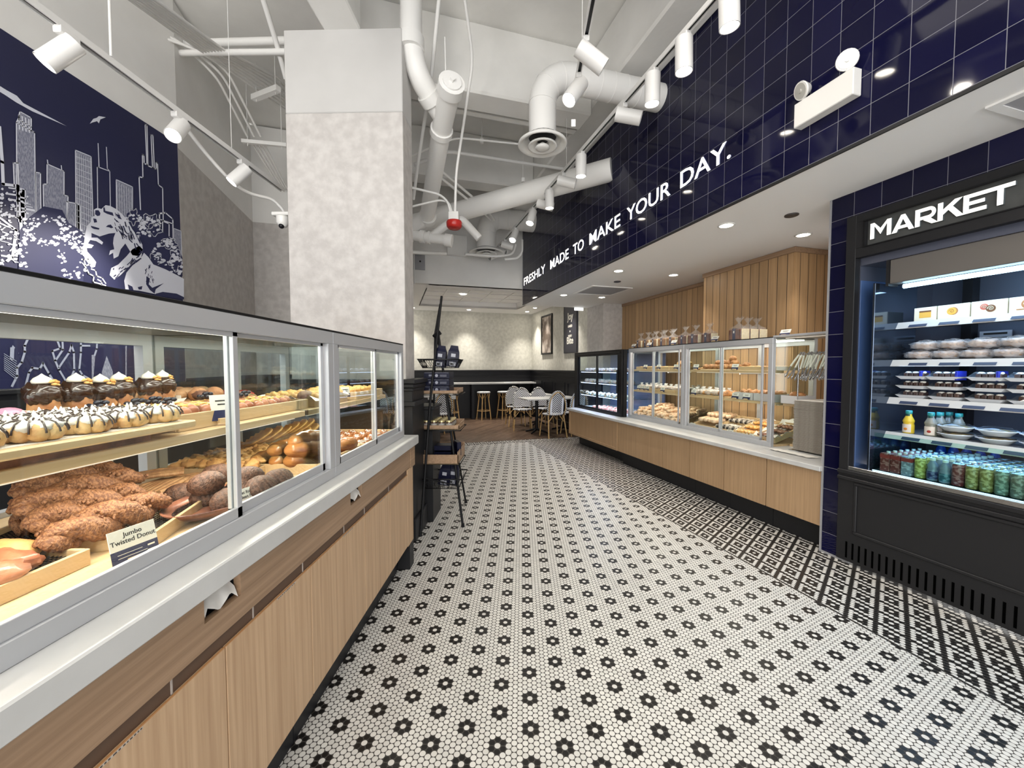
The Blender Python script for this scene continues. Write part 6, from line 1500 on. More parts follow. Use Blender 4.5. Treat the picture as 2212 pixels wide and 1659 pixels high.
# lower deck
SLOPE[:] = [.30, .37]
TL = Matrix.Rotation(-math.atan(.30), 4, 'Y')
def lane(u0, u1, label): return put_tray(RF, .56, (u0+u1)/2, ZD+.062, .41, abs(u0-u1), label, .05, tilt=TL)
lane(2.94, 2.50, 'deep bamboo tray of floury rolls at the far end of the pastry cases'); lane(2.48, 1.96, 'deep bamboo tray of floury sticks beside the wide stile')
for l_ in (0, 1):
    spread(P_st, RF, ar(.42, .70, 4), ar(2.55, 2.90, 5), ZD+.02+l_*.040, 'floury bread roll heaped in the far lower tray', jit=.02, jr=.6, rz=.3, skip=.3*l_)
    spread(P_st, RF, ar(.42, .70, 3), ar(2.00, 2.44, 7), ZD+.02+l_*.035, 'floury bread stick heaped in the second lower tray', jit=.02, jr=.4, rz=.2, skip=.3*l_)
lane(1.80, 1.47, 'tray of long floury sticks left in the near pastry case'); spread(P_st, RF, [.50, .66], ar(1.52, 1.77, 6), ZD+.05, 'long floury stick standing in a row in the near case', jit=.01, jr=.1, rz=.35, sj=.1)
lane(1.45, 1.20, 'tray of dark striped pastries with a black square mark'); spread(P_blk, RF, [.47, .66], ar(1.23, 1.42, 4), ZD+.02, 'dark pastry streaked with white sugar in the near case', jit=.008, jr=.15)
lane(1.18, .95, 'tray of golden glazed braids with a black square mark'); liner(RF, .56, 1.065, ZD+.064, .40, .24, 'parchment under the golden braids', 0, .035, .3); spread(P_brd, RF, ar(.44, .68, 3), ar(.99, 1.14, 4), ZD+.022, 'golden glazed braid in the lower tray of the near case', jit=.008, jr=.2, rz=PI/2)
lane(.93, .71, 'tray of dark small braids next to the silver end frame'); liner(RF, .56, .82, ZD+.064, .42, .24, 'parchment under the dark braids', 0, .05, .3); spread(P_brd2, RF, ar(.44, .68, 3), ar(.75, .89, 4), ZD+.022, 'dark glazed braid in the last lower tray', jit=.008, jr=.2, rz=PI/2)
for u in (2.85, 1.36, 1.10, .86):
    mb = MB(); mb.box(.357, .3585, u-.035, u-.030, ZD+.008, ZD+.040).box(.357, .3585, u+.030, u+.035, ZD+.008, ZD+.040).box(.357, .3585, u-.035, u+.035, ZD+.008, ZD+.012).box(.357, .3585, u-.035, u+.035, ZD+.036, ZD+.040)
    solo('tray_mark', mb, M_black, 'black square outline tag on a lower tray front', 'tag', RF, (.357, u, ZD), 'black square tray tags')
for u, lb in ((2.98, 'price card at the far corner of the lower deck'), (2.50, 'price card between the two far lower trays'), (2.05, 'price card by the wide stile on the lower deck'), (1.78, 'price card left of the near case on the lower deck'), (1.22, 'price card between dark and golden pastries'), (.97, 'price card before the golden braids')):
    pcard(RF, .335, u, ZD+.003, math.radians(-90), lb, .085, .055)
# middle shelf
SLOPE[:] = [0., 0.]
Zm = 1.062
def wrap(proto_m, nm, s=1.):
    def f():
        t = thing(nm, '', 'wrapped bread', WF, (0, 0, 0)); part('bread', MB().blob((0, 0, .028), (.050*s, .040*s, .026*s), .2, 2, 5, 18, 10, flat=.1), proto_m, t, local=True)
        mb = MB(); mb.blob((0, 0, .031), (.058*s, .047*s, .033*s), .35, 3.2, 9, 22, 12); mb.lathe([(.006, .055), (.010, .065), (.024, .085), (.018, .088)], n=9); part('film', mb, M_glace, t, local=True); return t
    return f
P_wr = Proto(wrap(M_baked, 'wrapped_bun')); P_wr2 = Proto(wrap(M_pale, 'wrapped_bun'))
for ua, ub, lb in ((2.96, 2.72, 'far'), (2.70, 2.42, 'second'), (2.40, 2.14, 'third'), (2.12, 1.92, 'fourth')):
    rtray(.50, (ua+ub)/2, Zm+.001, .28, abs(ua-ub), 'brown tray of film-wrapped buns on the middle shelf, %s from the chilled case' % {'far': 'first'}.get(lb, lb), .040)
spread(P_wr, RF, [.42, .51, .60], ar(1.97, 2.92, 10), Zm+.02, 'film-wrapped brown bun on the middle shelf of the far case', jr=2, skip=.1)
spread(P_wr2, RF, [.42, .52, .61], ar(1.50, 1.80, 4), Zm+.012, 'film-wrapped pale bun at the left of the near middle shelf', jr=2)
solo('serving_board', MB().box(.37, .66, 1.21, 1.76, Zm+.001, Zm+.014, .003), M_tray, 'thin bamboo board of croissants on the middle shelf', 'board', RF, (.5, 1.4, Zm)); spread(P_crs, RF, [.43, .54], ar(1.26, 1.45, 3), Zm+.014, 'brown croissant on the thin board of the middle shelf', jr=.8, scale=1.25)
P_flat.at(RF, (.44, 1.66, Zm+.014), 0, 'golden turnover at the left of the thin board', None, (1.3, 1.4, 2.)); P_flat.at(RF, (.44, 1.53, Zm+.014), .4, 'dark-edged turnover next to the first turnover', None, (1.2, 1.3, 1.8))
M_boxw = mat('paper_box', (.55, .54, .53), .6)
for k, (ua, ub, lb) in enumerate(((1.19, .96, 'white paper box of croissants on the middle shelf'), (.955, .72, 'white paper box of buns by the silver end frame'), (.66, .50, 'white paper box of pretzel buns in the glass end bay'))):
    t = thing('paper_box', lb, 'box', RF, (.47, (ua+ub)/2, Zm)); part('carton', MB().box(.36, .365, ub, ua, Zm+.001, Zm+.075).box(.36, .58, ub, ub+.004, Zm+.001, Zm+.075).box(.36, .58, ua-.004, ua, Zm+.001, Zm+.075).box(.575, .58, ub, ua, Zm+.001, Zm+.075).box(.36, .58, ub, ua, Zm+.001, Zm+.004), M_boxw, t)
spread(P_crs, RF, [.44, .52], ar(1.00, 1.15, 3), Zm+.05, 'croissant poking out of the white box', jr=1.5, scale=1.2); spread(P_bun, RF, [.43, .51], ar(.77, .90, 3), Zm+.05, 'brown bun in the white box by the end frame', jr=1); spread(P_bun, RF, [.46], [.55, .61], Zm+.05, 'dark bun in the box of the glass end bay', jr=1)
for u, lb in ((2.90, 'price card at the far left of the middle shelf'), (2.80, 'second price card at the far left of the middle shelf'), (2.70, 'third price card of the middle shelf'), (2.36, 'price card in the middle of the far middle shelf'), (1.78, 'price card by the wide stile on the middle shelf'), (1.17, 'price card left of the white paper boxes'), (1.03, 'price card before the first white paper box')): pcard(RF, .345, u, Zm+.004, math.radians(-90), lb, .085, .06)
# top shelf
Zt = 1.365
for ua, ub, lb in ((2.97, 2.60, 'bamboo tray of flat cakes at the far end of the top shelf'), (2.58, 2.24, 'bamboo tray of flat cakes left of the door stiles on the top shelf'), (2.22, 1.92, 'bamboo tray of sliced loaf by the wide stile on the top shelf'), (1.15, .70, 'bamboo tray of flat cakes at the near end of the top shelf')):
    rtray(.48, (ua+ub)/2, Zt+.001, .26, abs(ua-ub), lb, .038)
spread(P_flat, RF, [.41, .52], ar(2.30, 2.92, 8), Zt+.02, 'flat golden cake on the far top shelf', jr=1); P_flat.at(RF, (.46, 2.07, Zt+.02), .2, 'puffy powdered loaf on the far top shelf', None, (2., 2.2, 4.)); spread(P_flat, RF, [.41, .52], ar(.75, 1.10, 6), Zt+.02, 'flat pale cake on the near top shelf', jr=1)
spread(P_flat, RF, [.41, .52], ar(1.70, 1.80, 2), Zt+.004, 'small pale cake left on the near top shelf', jr=1)
solo('serving_board', MB().box(.35, .62, 1.22, 1.68, Zt+.001, Zt+.012, .003), M_tray, 'thin bamboo board of brown buns on the top shelf', 'board', RF, (.48, 1.45, Zt))
for l_, us in ((0, ar(1.27, 1.64, 6)), (1, ar(1.27, 1.50, 4)), (2, [1.30])):
    for u in us:
        for v in ((.40, .49) if l_ == 0 else (.44,)): P_bun.at(RF, (v, u, Zt+.012+l_*.045), rnd.uniform(0, 3), 'brown bun heaped on the thin board of the top shelf', 'brown buns heaped on the top shelf')
P_bun.at(RF, (.42, 1.10, Zt+.03), .3, 'single brown bun at the left of the near top tray')
for u, lb in ((2.75, 'price card on the far top shelf, left'), (2.45, 'price card on the far top shelf, middle'), (2.10, 'price card on the far top shelf, right'), (1.75, 'price card at the left of the near top shelf'), (1.18, 'price card right of the bun heap on the top shelf')): pcard(RF, .345, u, Zt+.004, math.radians(-90), lb, .085, .06)
# chilled case contents
def slicecake():
    t = thing('wrapped_cake', '', 'cake', WF, (0, 0, 0)); part('cake', MB().box(-.035, .035, -.04, .04, 0, .035, .006), mat('cake_mix', (.60, .55, .50), .5, col2=(.45, .06, .06), nscale=22), t, local=True); part('lid', MB().blob((0, 0, .025), (.05, .052, .032), .2, 2, 1, 14, 8, flat=.2), M_glace, t, local=True); return t
P_sc = Proto(slicecake); P_pb = Proto(ball(pm('pink_cake', (.55, .16, .12), (.80, .55, .48), nscale=18), .04, .04, .03, .3, 2, 'pink_pastry', 'pastry')); P_wb2 = Proto(ball(M_icing, .035, .035, .026, .3, 2, 'cream_bun', 'pastry'))
for z, nm in ((1.331, 'top'), (1.136, 'second'), (.911, 'third')):
    spread(P_sc if nm != 'third' else P_wb2, RF, [.34, .46], ar(3.25, 4.50, 10), z, 'cream cake on the %s glass shelf of the chilled case' % nm, jr=.3)
spread(P_pb, RF, [.30, .40, .50], ar(3.20, 4.15, 9), CZ+.021, 'pink and red pastry on the floor of the chilled case', jr=2)
for z, us in ((1.331, (3.45, 3.75, 4.1)), (1.136, (3.4, 3.6, 4.2)), (.911, (3.4, 3.55, 3.75, 4.2, 4.4)), (CZ+.021, (3.3, 3.65, 4.05))):
    for u in us: pcard(RF, .285, u, z+.003, math.radians(-90), 'small price card inside the chilled case', .06, .045, None, .2, 'price cards of the chilled case')
# wrapped loaves on the case tops
M_crumb = pm('bread_crumb', (.68, .58, .36), (.78, .69, .48), nscale=60, bump=.3); M_crust = pm('loaf_crust', (.28, .12, .035), (.48, .25, .08), nscale=16, bump=.2)
def loaf(sliced=True, h_=.105, mcr=M_crust, dark=False):
    def f():
        t = thing('wrapped_loaf', '', 'bread', WF, (0, 0, 0)); a, b = .052, .080
        part('crust', MB().box(-b+.002, b, -a, a, 0, h_, .012), mcr, t, local=True)
        if sliced: part('cut_face', MB().box(-b-.001, -b+.004, -a+.005, a-.005, .005, h_-.005, .002), M_crumb, t, local=True)
        part('label_band', MB().box(-b*.15, b*.28, -a-.0035, -a-.001, 0.004, h_, .0).box(-b*.15, b*.28, a+.001, a+.0035, 0.004, h_).box(-b*.15, b*.28, -a-.0035, a+.0035, h_+.001, h_+.003), M_navyp, t, local=True)
        part('label_print', MB().box(-b*.02, b*.15, a+.0034, a+.0042, h_*.62, h_*.82), M_card, t, local=True)
        mb = MB(); 
        V = []
        n = 16
        prof = [(1.10, .001), (1.12, h_*.5), (1.06, h_+.008), (.60, h_+.030), (.16, h_+.055), (.10, h_+.064), (.32, h_+.085), (.70, h_+.112)]
        for (k, z) in prof:
            for i in range(n):
                q = 2*PI*i/n; c_, s__ = math.cos(q), math.sin(q); e = (abs(c_)**4+abs(s__)**4)**-.25 if z < h_+.01 else 1
                w_ = .06*mnoise.noise(Vector((i*1.7, z*40, 3.)))*(3 if z > h_+.05 else 1); V.append(((k*b)*(1+w_)*c_*e, (k*a)*(1+w_)*s__*e, z+(.012*math.sin(i*2.9) if z > h_+.06 else 0)))
        mb.add(V, [(j*n+i, j*n+(i+1) % n, (j+1)*n+(i+1) % n, (j+1)*n+i) for j in range(len(prof)-1) for i in range(n)], 0, True)
        part('clear_bag', mb, mat('clear_bag', (.85, .85, .83), .10, bump=1., bscale=45, alpha=.13, coat=1.), t, local=True)
        return t
    return f
ZT = 1.681
P_l1 = Proto(loaf(True)); P_l2 = Proto(loaf(True, .112, pm('dark_loaf', (.10, .035, .02), (.26, .10, .05), nscale=14, bump=.2)))
LV = [(2.96, .42, 0, 'bagged loaf first at the far end of the front row'), (2.78, .42, 0, 'bagged loaf second from the far end of the front row'), (2.60, .42, 0, 'bagged loaf third from the far end of the front row'), (2.42, .42, 0, 'bagged loaf fourth from the far end of the front row'), (2.24, .42, 0, 'bagged loaf fifth from the far end of the front row'),
      (2.87, .56, 0, 'bagged loaf in the rear row, furthest'), (2.66, .56, 0, 'bagged loaf in the rear row, second furthest'), (2.45, .56, 0, 'bagged loaf in the rear row, third furthest'), (2.02, .42, 1, 'darker bagged loaf in the middle of the row, left one'), (1.84, .42, 1, 'darker bagged loaf in the middle of the row, centre one'), (1.64, .44, 1, 'darker bagged loaf in the middle of the row, right one'),
      (1.20, .41, 1, 'big bagged white loaf after the gap, nearest the glass edge'), (1.20, .530, 1, 'big bagged white loaf after the gap, middle of three'), (1.20, .650, 1, 'big bagged white loaf after the gap, closest to the wall')]
for u, v, k, lb in LV:
    (P_l2 if k else P_l1).at(RF, (v, u, ZT), PI/2+(rnd.uniform(-.12, .12) if u > 1.4 else 0), lb, 'bagged loaves on the case top', 1.0 if u > 1.4 else 1.08)
for u, lb in ((3.04, 'price card at the far end of the loaf row'), (2.66, 'price card between the far loaves'), (2.14, 'price card before the darker loaves'), (1.46, 'price card right of the darker loaves'), (.62, 'angled price card alone on the case top')): pcard(RF, .33, u, ZT+.0035, math.radians(-90), lb, .10, .062, None, .5)
pcard(RF, .33, .06, 1.694, math.radians(-90), 'price card on the case top touching the navy pillar', .10, .062, None, .5)

# ================================================================ A-FRAME RACK
A0 = PZ(1000, 1138, 0); B0 = PZ(908, 1160, 0)
apex = PY(953, 640, 3.75); t = thing('ladder_rack', 'black A-frame rack with baskets and wooden trays beside the column', 'rack', WF, (A0+B0)*.5)
R_ = .011; mb = MB(); C1 = (A0.x+.02, A0.y+.55, 0); 
ay = 3.80
fr = PZ(1000, 1138, 0); fl = PZ(908, 1158, 0); br_ = Vector((fr.x-.06, fr.y+.62, 0)); bl = Vector((fl.x-.04, fl.y+.62, 0))
top1 = PY(947, 707, 3.70); top2 = PY(941, 712, 3.78)
tr = PY(947.5, 716, 3.72); tl = PY(939, 724, 3.66)
tips = [(fr, PY(945, 716, 3.70)), (fl, PY(954, 641, 3.72)), (br_, PY(940, 722, 3.82)), (bl, PY(950, 660, 3.80))]
part('leg', MB().tube([fr, PY(946, 712, 3.70)], R_, 8), M_blackm, t)
part('leg', MB().tube([fl, PY(930, 860, 3.52), PY(954, 640, 3.74)], R_, 8), M_blackm, t)
part('leg', MB().tube([br_, PY(944, 722, 3.84)], R_*.9, 8), M_blackm, t)
part('leg', MB().tube([bl, PY(940, 720, 3.86), PY(951, 657, 3.92)], R_*.9, 8), M_blackm, t)
part('head_clamp', MB().tube([PY(938, 727, 3.68), PY(947, 716, 3.72), PY(950, 722, 3.74)], .02, 8), M_blackm, t)
for p in (fr, fl, br_, bl): part('foot', MB().cyl((p.x, p.y, 0), (p.x, p.y, .03), .016, .013, 10), M_blackm, t)
part('cross_bar', MB().tube([fl.lerp(PY(954, 640, 3.74), .22), fr.lerp(PY(946, 712, 3.70), .20)], .006, 6), M_blackm, t); part('cross_bar', MB().tube([fr.lerp(PY(946, 712, 3.70), .2), br_.lerp(PY(944, 722, 3.84), .2)], .006, 6), M_blackm, t); part('cross_bar', MB().tube([fl.lerp(PY(954, 640, 3.74), .2), bl.lerp(PY(940, 720, 3.86), .2)], .006, 6), M_blackm, t)
def wbox(px0, px1, py, Y, dep, h_, label, slant=0., th=.008):
    a = PY(px0, py, Y); b = PY(px1, py, Y); w_ = (b-a).length; base = ((a.x+b.x)/2, Y+dep/2, a.z)
    t2 = thing('wooden_tray', label, 'tray', WF, base); x0, x1 = -w_/2, w_/2; y0, y1 = -dep/2, dep/2; s2 = .02
    def loc(mb): 
        mb.v = [v+Vector(base) for v in mb.v]; return mb
    part('front_board', loc(MB().box(x0, x1, y0, y0+th, 0, h_, .001)), M_oakh, t2); part('back_board', loc(MB().box(x0, x1, y1-th, y1, 0, h_*1.5, .001)), M_oakh, t2)
    part('side_board', loc(MB().box(x0, x0+th, y0, y1, 0, h_*1.3, .001)), M_oakh, t2); part('side_board', loc(MB().box(x1-th, x1, y0, y1, 0, h_*1.3, .001)), M_oakh, t2); part('tray_base', loc(MB().box(x0, x1, y0, y1, 0, .006)), M_tray, t2)
    return Vector(base), w_
b1, w1 = wbox(908, 990, 851, 3.55, .30, .030, 'upper wooden tray of the rack under three navy boxes')
b2, w2 = wbox(908, 992, 928, 3.52, .33, .038, 'middle wooden tray of the rack full of gold-lidded jars')
b3, w3 = wbox(912, 990, 1003, 3.48, .40, .085, 'deep lower wooden tray of the rack holding navy packs')
for (bb, ww, z) in ((b1, w1, .0), (b2, w2, 0), (b3, w3, 0)):
    part('shelf_bar', MB().tube([(bb.x-ww/2-.02, bb.y-.17, bb.z-.008), (bb.x+ww/2+.01, bb.y-.17, bb.z-.008), (bb.x+ww/2+.01, bb.y+.2, bb.z-.008), (bb.x-ww/2-.02, bb.y+.2, bb.z-.008)], .006, 6, closed=True), M_blackm, t)
def basket(c, w_, d_, h_, label):
    mb = MB(); c = Vector(c); k = .80
    def rim(z, f): return [(c.x-w_/2*f, c.y-d_/2*f, c.z+z), (c.x+w_/2*f, c.y-d_/2*f, c.z+z), (c.x+w_/2*f, c.y+d_/2*f, c.z+z), (c.x-w_/2*f, c.y+d_/2*f, c.z+z)]
    A = rim(h_, 1.); B = rim(0, k); tt = thing('wire_basket', label, 'basket', WF, tuple(c))
    part('rim', MB().tube([Vector(p) for p in A], .006, 6, closed=True).tube([Vector(p) for p in B], .004, 6, closed=True), M_blackm, tt)
    for i in range(4):
        a0, a1, b0, b1_ = Vector(A[i]), Vector(A[(i+1) % 4]), Vector(B[i]), Vector(B[(i+1) % 4])
        for q in range(9):
            f0, f1 = q/8, min(1, (q+.7)/8); mb.tube([a0.lerp(a1, f0), b0.lerp(b1_, f1)], .0018, 4); mb.tube([a0.lerp(a1, f1), b0.lerp(b1_, f0)], .0018, 4)
    for q in range(7):
        f = q/6; mb.tube([Vector(B[0]).lerp(Vector(B[1]), f), Vector(B[3]).lerp(Vector(B[2]), f)], .0018, 4); mb.tube([Vector(B[0]).lerp(Vector(B[3]), f), Vector(B[1]).lerp(Vector(B[2]), f)], .0018, 4)
    part('wire_mesh', mb, M_blackm, tt); return tt
c = PY(949, 792, 3.62); basket((c.x, c.y+.08, c.z-.01), .37, .26, .075, 'upper black wire basket of the rack holding coffee bags')
c2 = PY(955, 1092, 3.42); basket((c2.x-.01, c2.y+.20, .33), .36, .34, .09, 'lowest black wire basket of the rack holding coffee bags')
def cofbag():
    t2 = thing('coffee_bag', '', 'bag', WF, (0, 0, 0)); mb = MB(); w_, d_, h_ = .052, .034, .185
    V = []
    for z, a, b in ((0, 1, 1), (.02, 1.05, 1.05), (.10, 1.0, .95), (.14, .95, .75), (.165, .75, .4), (.195, .62, .12)):
        V += [(-w_*a, -d_*b, z), (w_*a, -d_*b, z), (w_*a, d_*b, z), (-w_*a, d_*b, z)]
    mb.add(V, [(j*4+i, j*4+(i+1) % 4, (j+1)*4+(i+1) % 4, (j+1)*4+i) for j in range(5) for i in range(4)]+[(3, 2, 1, 0), (20, 21, 22, 23)])
    part('pouch', mb, mat('navy_foil', (.004, .005, .022), .4, spec=.25, bump=.6, bscale=30), t2, local=True); part('label', MB().box(-.028, .028, -.0372, -.0362, .01, .045).box(-.02, .02, -.0362, -.0350, .09, .12), mat('bag_label', (.38, .39, .44), .5), t2, local=True)
    part('barcode', MB().box(-.02, .005, -.0376, -.0371, .015, .035), M_ink, t2, local=True); return t2
P_cbg = Proto(cofbag); cz = c.z
for (px, Y, z, lb, g) in ((950, 3.66, cz-.002, 'navy coffee bag in the upper basket, left one', 1), (977, 3.66, cz-.002, 'navy coffee bag in the upper basket, right one', 1), (958, 3.60, .335, 'navy coffee bag in the lowest basket, left one', 0), (975, 3.62, .335, 'navy coffee bag in the lowest basket, right one', 0)):
    q = PY(px, 800, Y); P_cbg.at(WF, (q.x, Y, z), rnd.uniform(-.15, .15), lb, 'navy coffee bags on the rack', 1.0, tilt=Matrix.Rotation(.12, 4, 'Y'))
for k, lb in enumerate(('bottom', 'middle', 'top')):
    bx = thing('gift_box', 'navy printed gift box on the upper wooden tray, %s of three' % lb, 'box', WF, (b1.x-.03, b1.y, b1.z+.008+k*.063), 'stacked navy gift boxes'); w_ = .115
    part('carton', MB().box(b1.x-.03-w_, b1.x-.03+w_+.0, b1.y-.12, b1.y+.12, b1.z+.008+k*.063, b1.z+.066+k*.063, .002), mat('navy_box', (.004, .005, .022), .4, spec=.25), bx)
    mb = MB(); zc = b1.z+.037+k*.063; y = b1.y-.1205; mb.add([(b1.x-.03+.014*math.cos(2*PI*i/14), y, zc+.014*math.sin(2*PI*i/14)) for i in range(14)], [tuple(range(14))])
    for i in range(2): mb.box(b1.x-.10, b1.x-.055, y, y+.0004, zc-.006+i*.009, zc-.001+i*.009).box(b1.x+.0, b1.x+.06, y, y+.0004, zc-.008+i*.011, zc-.005+i*.011)
    mb.box(b1.x-.03-w_+.006, b1.x-.03+w_-.006, y, y+.0004, zc+.024, zc+.026); part('box_print', mb, mat('print_pale', (.30, .31, .38), .5), bx)
def jar():
    t2 = thing('jam_jar', '', 'jar', WF, (0, 0, 0)); part('glass_jar', MB().lathe([(0, 0), (.027, 0), (.030, .006), (.030, .05), (.026, .058)], n=16), mat('jam_dark', (.05, .015, .01), .12, coat=1.), t2, local=True)
    part('lid', MB().lathe([(.028, .056), (.0285, .070), (.026, .072), (0, .071)], n=16), mat('lid_gold', (.60, .50, .26), .3, metal=.6), t2, local=True); part('label', MB().lathe([(.0305, .012), (.0305, .045)], n=16), mat('jar_label', (.35, .33, .30), .5), t2, local=True); return t2
P_jar = Proto(jar)
for i in range(4):
    for j in range(4): P_jar.at(WF, (b2.x-w2/2+.045+i*.068, b2.y-.12+j*.072, b2.z+.007), 0, 'gold-lidded jam jar on the middle wooden tray', 'gold-lidded jam jars on the rack')
for k, (dx, dy, dz, r_, tl_) in enumerate(((-.02, .02, .03, 0, 0), (-.02, .02, .09, 0, 0), (-.02, -.12, .02, 0, .2), (.12, .0, .05, .4, .5))):
    solo('navy_pack', MB().box(-.09, .09, -.07, .07, 0, .045, .003) if k < 3 else MB().box(-.02, .02, -.07, .07, 0, .12, .003), mat('navy_box'), ('flat navy pack at the bottom of the deep tray', 'flat navy pack stacked on another in the deep tray', 'glossy navy pack at the front of the deep tray', 'upright navy pack leaning at the right of the deep tray')[k], 'pack', WF, (b3.x+dx, b3.y+dy, b3.z+dz), 'navy packs in the deep tray', rz=r_, local=True)

# ================================================================ SEATING AREA
# bar counter
t = thing('bar_counter', 'long white topped bar along the back wall with dark supports', 'counter', RF, (-1, 8.6, 0))
part('bar_top', MB().box(-2.9, .80, 8.36, 8.78, .94, .985, .003), M_quartz, t)
for v in (-2.45, -1.05, .28, .70): part('bar_support', MB().box(v-.035, v+.035, 8.40, 8.78, 0, .94), M_black, t)
part('back_panel', MB().box(-2.9, .72, 8.70, 8.78, 0, .94), M_black, t); part('foot_rail', MB().box(.33, .68, 8.42, 8.44, .14, .17).box(.33, .68, 8.42, 8.44, .42, .45), mat('rail_brown', (.06, .02, .015), .4), t)
def stool():
    t = thing('bar_stool', '', 'stool', WF, (0, 0, 0)); part('seat', MB().lathe([(0, .70), (.15, .70), (.175, .71), (.18, .73), (.165, .75), (0, .755)], n=24), mat('seat_weave', (.62, .64, .66), .5, col2=(.06, .06, .07), nscale=60, lo=.55, hi=.6), t, local=True)
    for k in range(4):
        a = PI/4+k*PI/2; c, s_ = math.cos(a), math.sin(a); L = part('leg', MB().tube([(.115*c, .115*s_, .70), (.20*c, .20*s_, 0)], .016, 8), M_rattan, t, local=True)
        p = Vector((.14*c, .14*s_, .55)); mb = MB()
        for e in (-1, 1): mb.tube([p, Vector((.14*c-.09*s_*e, .14*s_+.09*c*e, .695))], .008, 6)
        part('leg_fork', mb, M_rattan, L, local=True)
    mb = MB(); mb.tube([(.175*math.cos(k*PI/8), .175*math.sin(k*PI/8), .24) for k in range(16)], .010, 6, closed=True); part('foot_ring', mb, M_rattan, t, local=True); return t
P_sl = Proto(stool)
for v, u, lb in ((-.78, 8.30, 'rattan bar stool in front of the bar, left of the free pair'), (-.22, 8.30, 'rattan bar stool in front of the bar, right of the free pair'), (-1.66, 8.1, 'rattan bar stool partly hidden behind the black rack')): P_sl.at(RF, (v, u, 0), .3, lb, 'rattan bar stools')
def tmat(name, ang):
    m, nt, b = newmat(name)
    tc = nt.nodes.new('ShaderNodeTexCoord'); sx = nt.nodes.new('ShaderNodeSeparateXYZ'); nt.links.new(tc.outputs['Object'], sx.inputs[0]); X = N(nt, sx.outputs[0]); Z_ = N(nt, sx.outputs[2]); Y_ = N(nt, sx.outputs[1])
    k = (Z_*(1 if ang == 'v' else 0)+(Y_*(1 if ang == 'h' else 0))+X.abs()*.95)/.042
    f = k.frac().gt(.5); nt.links.new(mixcol(nt, f, (.72, .73, .75), (.015, .015, .025)), b.inputs['Base Color']); b.inputs['Roughness'].default_value = .5; return m
M_chv = tmat('chevron_back', 'v'); M_chh = tmat('chevron_seat', 'h')
m, nt, b = newmat('wrap_stripe'); tc = nt.nodes.new('ShaderNodeTexCoord'); sx = nt.nodes.new('ShaderNodeSeparateXYZ'); nt.links.new(tc.outputs['Object'], sx.inputs[0])
kk = (N(nt, sx.outputs[2])+N(nt, sx.outputs[0])*.8+N(nt, sx.outputs[1])*.5)/.036; nt.links.new(mixcol(nt, kk.frac().gt(.5), (.75, .75, .72), (.015, .015, .02)), b.inputs['Base Color']); M_wst = m
def chair(full=True):
    """bistro chair; the sitter faces local +y, backrest at -y"""
    t = thing('bistro_chair', '', 'chair', WF, (0, 0, 0)); sw = .21
    mb = MB(); mb.lathe([(0, .445), (.19, .445), (.205, .455), (.20, .468), (0, .470)], n=24); mb.v = [Vector((v.x*1.05, v.y, v.z)) for v in mb.v]; part('seat', mb, M_chh, t, local=True)
    # back panel with a round top, slightly curved
    n = 14; V = []; k = 8; hw = .185 if full else .125
    for s_ in (0, 1):
        for i in range(n+1):
            x = hw*(2*i/n-1); zt = .90-.16*(abs(x)/.185)**2.6
            for j in range(k+1): V.append((x, -.185-.05*(j/k)+.055*(x/.185)**2*.8+(.004 if s_ else -.004), .50+(zt-.50)*j/k))
    g = (n+1)*(k+1); F = [(i*(k+1)+j, (i+1)*(k+1)+j, (i+1)*(k+1)+j+1, i*(k+1)+j+1) for i in range(n) for j in range(k)]
    part('backrest', MB().add(V, F+[tuple(q+g for q in reversed(f)) for f in F], 0, True), M_chv, t, local=True)
    if not full:
        for e in (-1, 1): part('side_sleeve', MB().tube([(hw*e, -.170, .47), (hw*e, -.185, .60), (hw*e, -.205, .80)], .021, 8), mat('sleeve_white', (.72, .74, .80), .5), t, 'white woven sleeve', local=True)
    pts = [(-.185, -.18, .46)]+[(-.20*math.cos(a), -.185-.05*min(1, .4+.6*math.sin(a)), .60+.325*math.sin(a)) for a in [PI*i/14 for i in range(15)]]+[(.185, -.18, .46)]
    part('back_hoop', MB().tube(pts, .017, 8), M_wst, t, local=True); part('inner_hoop', MB().tube([(p[0]*.90, p[1]-.012, .46+(p[2]-.46)*.95) for p in pts], .010, 6), M_rattan, t, local=True)
    for sx_, sy_ in ((-1, -1), (1, -1), (-1, 1), (1, 1)):
        L = part('leg', MB().tube([(.165*sx_, .15*sy_, .45), (.20*sx_, (.25 if sy_ < 0 else .20)*sy_, 0)], .014, 8), M_rattan, t, local=True)
        part('leg_binding', MB().cyl((.178*sx_, .172*sy_, .30), (.180*sx_, .177*sy_, .27), .018, n=8), M_black, L, local=True)
        part('brace', MB().tube([(.178*sx_, .170*sy_, .30), (.07*sx_, .165*sy_, .44)], .009, 6), M_rattan, L, local=True)
    return t
P_chr = Proto(chair); P_chb = Proto(lambda: chair(False))
def cafe():
    t = thing('cafe_table', '', 'table', WF, (0, 0, 0)); part('tabletop', MB().box(-.32, .32, -.32, .32, .715, .745, .004), M_quartz, t, local=True); part('column', MB().cyl((0, 0, .05), (0, 0, .715), .035, n=14), M_blackm, t, local=True)
    mb = MB()
    for k in range(4): a = k*PI/2+PI/4; mb.tube([(0, 0, .08), (.26*math.cos(a), .26*math.sin(a), .015)], [.03, .015], 8)
    part('base', mb, M_blackm, t, local=True); return t
P_tb = Proto(cafe)
P_tb.at(RF, (-.17, 5.83, 0), 0, 'square white cafe table among the striped chairs', 'cafe tables'); P_tb.at(RF, (.28, 7.0, 0), 0, 'square white cafe table further back by the wall', 'cafe tables'); P_tb.at(RF, (.49, 5.95, 0), 0, 'white cafe table half hidden behind the black chilled case', 'cafe tables')
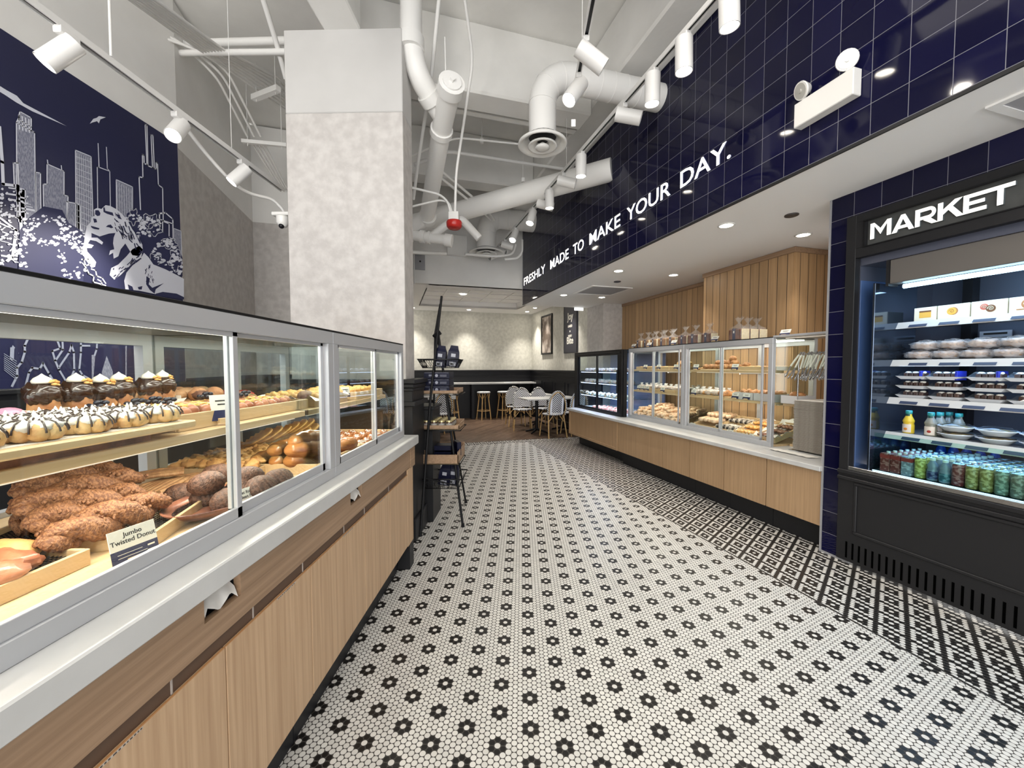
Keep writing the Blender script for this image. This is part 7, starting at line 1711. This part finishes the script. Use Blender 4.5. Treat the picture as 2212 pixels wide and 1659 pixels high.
for v, u, rz, lb in ((-.02, 5.30, 0.05, 'black and white chevron bistro chair nearest, back turned to the viewer'), (-.34, 6.30, PI-.25, 'striped bistro chair behind the front table on its left'), (-.30, 6.95, PI-.1, 'striped bistro chair furthest left at the rear table'), (.17, 6.38, PI+.1, 'striped bistro chair behind the nearest chair'), (.50, 5.42, .1, 'striped bistro chair cut off by the chilled case')):
    (P_chb if rz < 1 and rz >= 0 else P_chr).at(RF, (v, u, 0), rz, lb, 'striped bistro chairs')
# low white counter and weave stool on the left of the seating
q = RZ(905, 905, .60); t = thing('low_counter', 'low white block counter seen between rack and pilaster', 'counter', RF, (-2.35, 6.6, 0)); part('top', MB().box(-3.0, -1.83, 6.3, 6.9, .72, .80, .004), M_quartz, t); part('support', MB().box(-2.95, -1.95, 6.35, 6.85, 0, .72), M_black, t)
P_chr.at(RF, (-2.22, 5.95, 0), .3, 'striped bistro chair behind the rack at the low counter', 'striped bistro chairs')
# framed picture and dark sign on the seating wall
t = thing('framed_picture', 'framed brown-toned bakery photograph on the seating wall', 'picture', RF, (.75, 7.6, 1.74)); part('frame', MB().box(.735, .77, 7.24, 7.28, 1.735, 2.76).box(.735, .77, 7.94, 7.98, 1.735, 2.76).box(.735, .77, 7.28, 7.94, 1.735, 1.775).box(.735, .77, 7.28, 7.94, 2.72, 2.76), M_blackm, t)
part('print', MB().box(.75, .76, 7.28, 7.94, 1.775, 2.72), mat('photo_print', (.12, .09, .07), .5, col2=(.55, .48, .42), nscale=3.2, detail=5, lo=.42, hi=.6), t)
t = thing('slogan_sign', 'tall dark sign with the words Joy baked in every Bite', 'sign', RF, (.75, 6.1, 1.73)); part('sign_panel', MB().box(.74, .77, 5.79, 6.48, 1.72, 2.82, .003), mat('sign_dark', (.030, .030, .042), .5), t)
part('sign_edge', MB().box(.735, .742, 5.79, 5.80, 1.72, 2.82).box(.735, .742, 6.47, 6.48, 1.72, 2.82).box(.735, .742, 5.80, 6.47, 1.72, 1.73), M_blackm, t)
for s__, z, h_, b_ in (('Joy', 2.47, .23, .02), ('BAKED', 2.30, .075, .01), ('IN', 2.19, .055, .0), ('EVERY', 2.08, .07, .01), ('Bite', 1.93, .22, .02)):
    g = text_mb(s__, h_, b_, .004, xs=1.0); wd = max(v.x for v in g.v)+min(v.x for v in g.v); part('lettering', MB().add([(.738-v.z*.5, 6.135-(v.x-wd/2), z+v.y) for v in g.v], g.f), M_card, t)
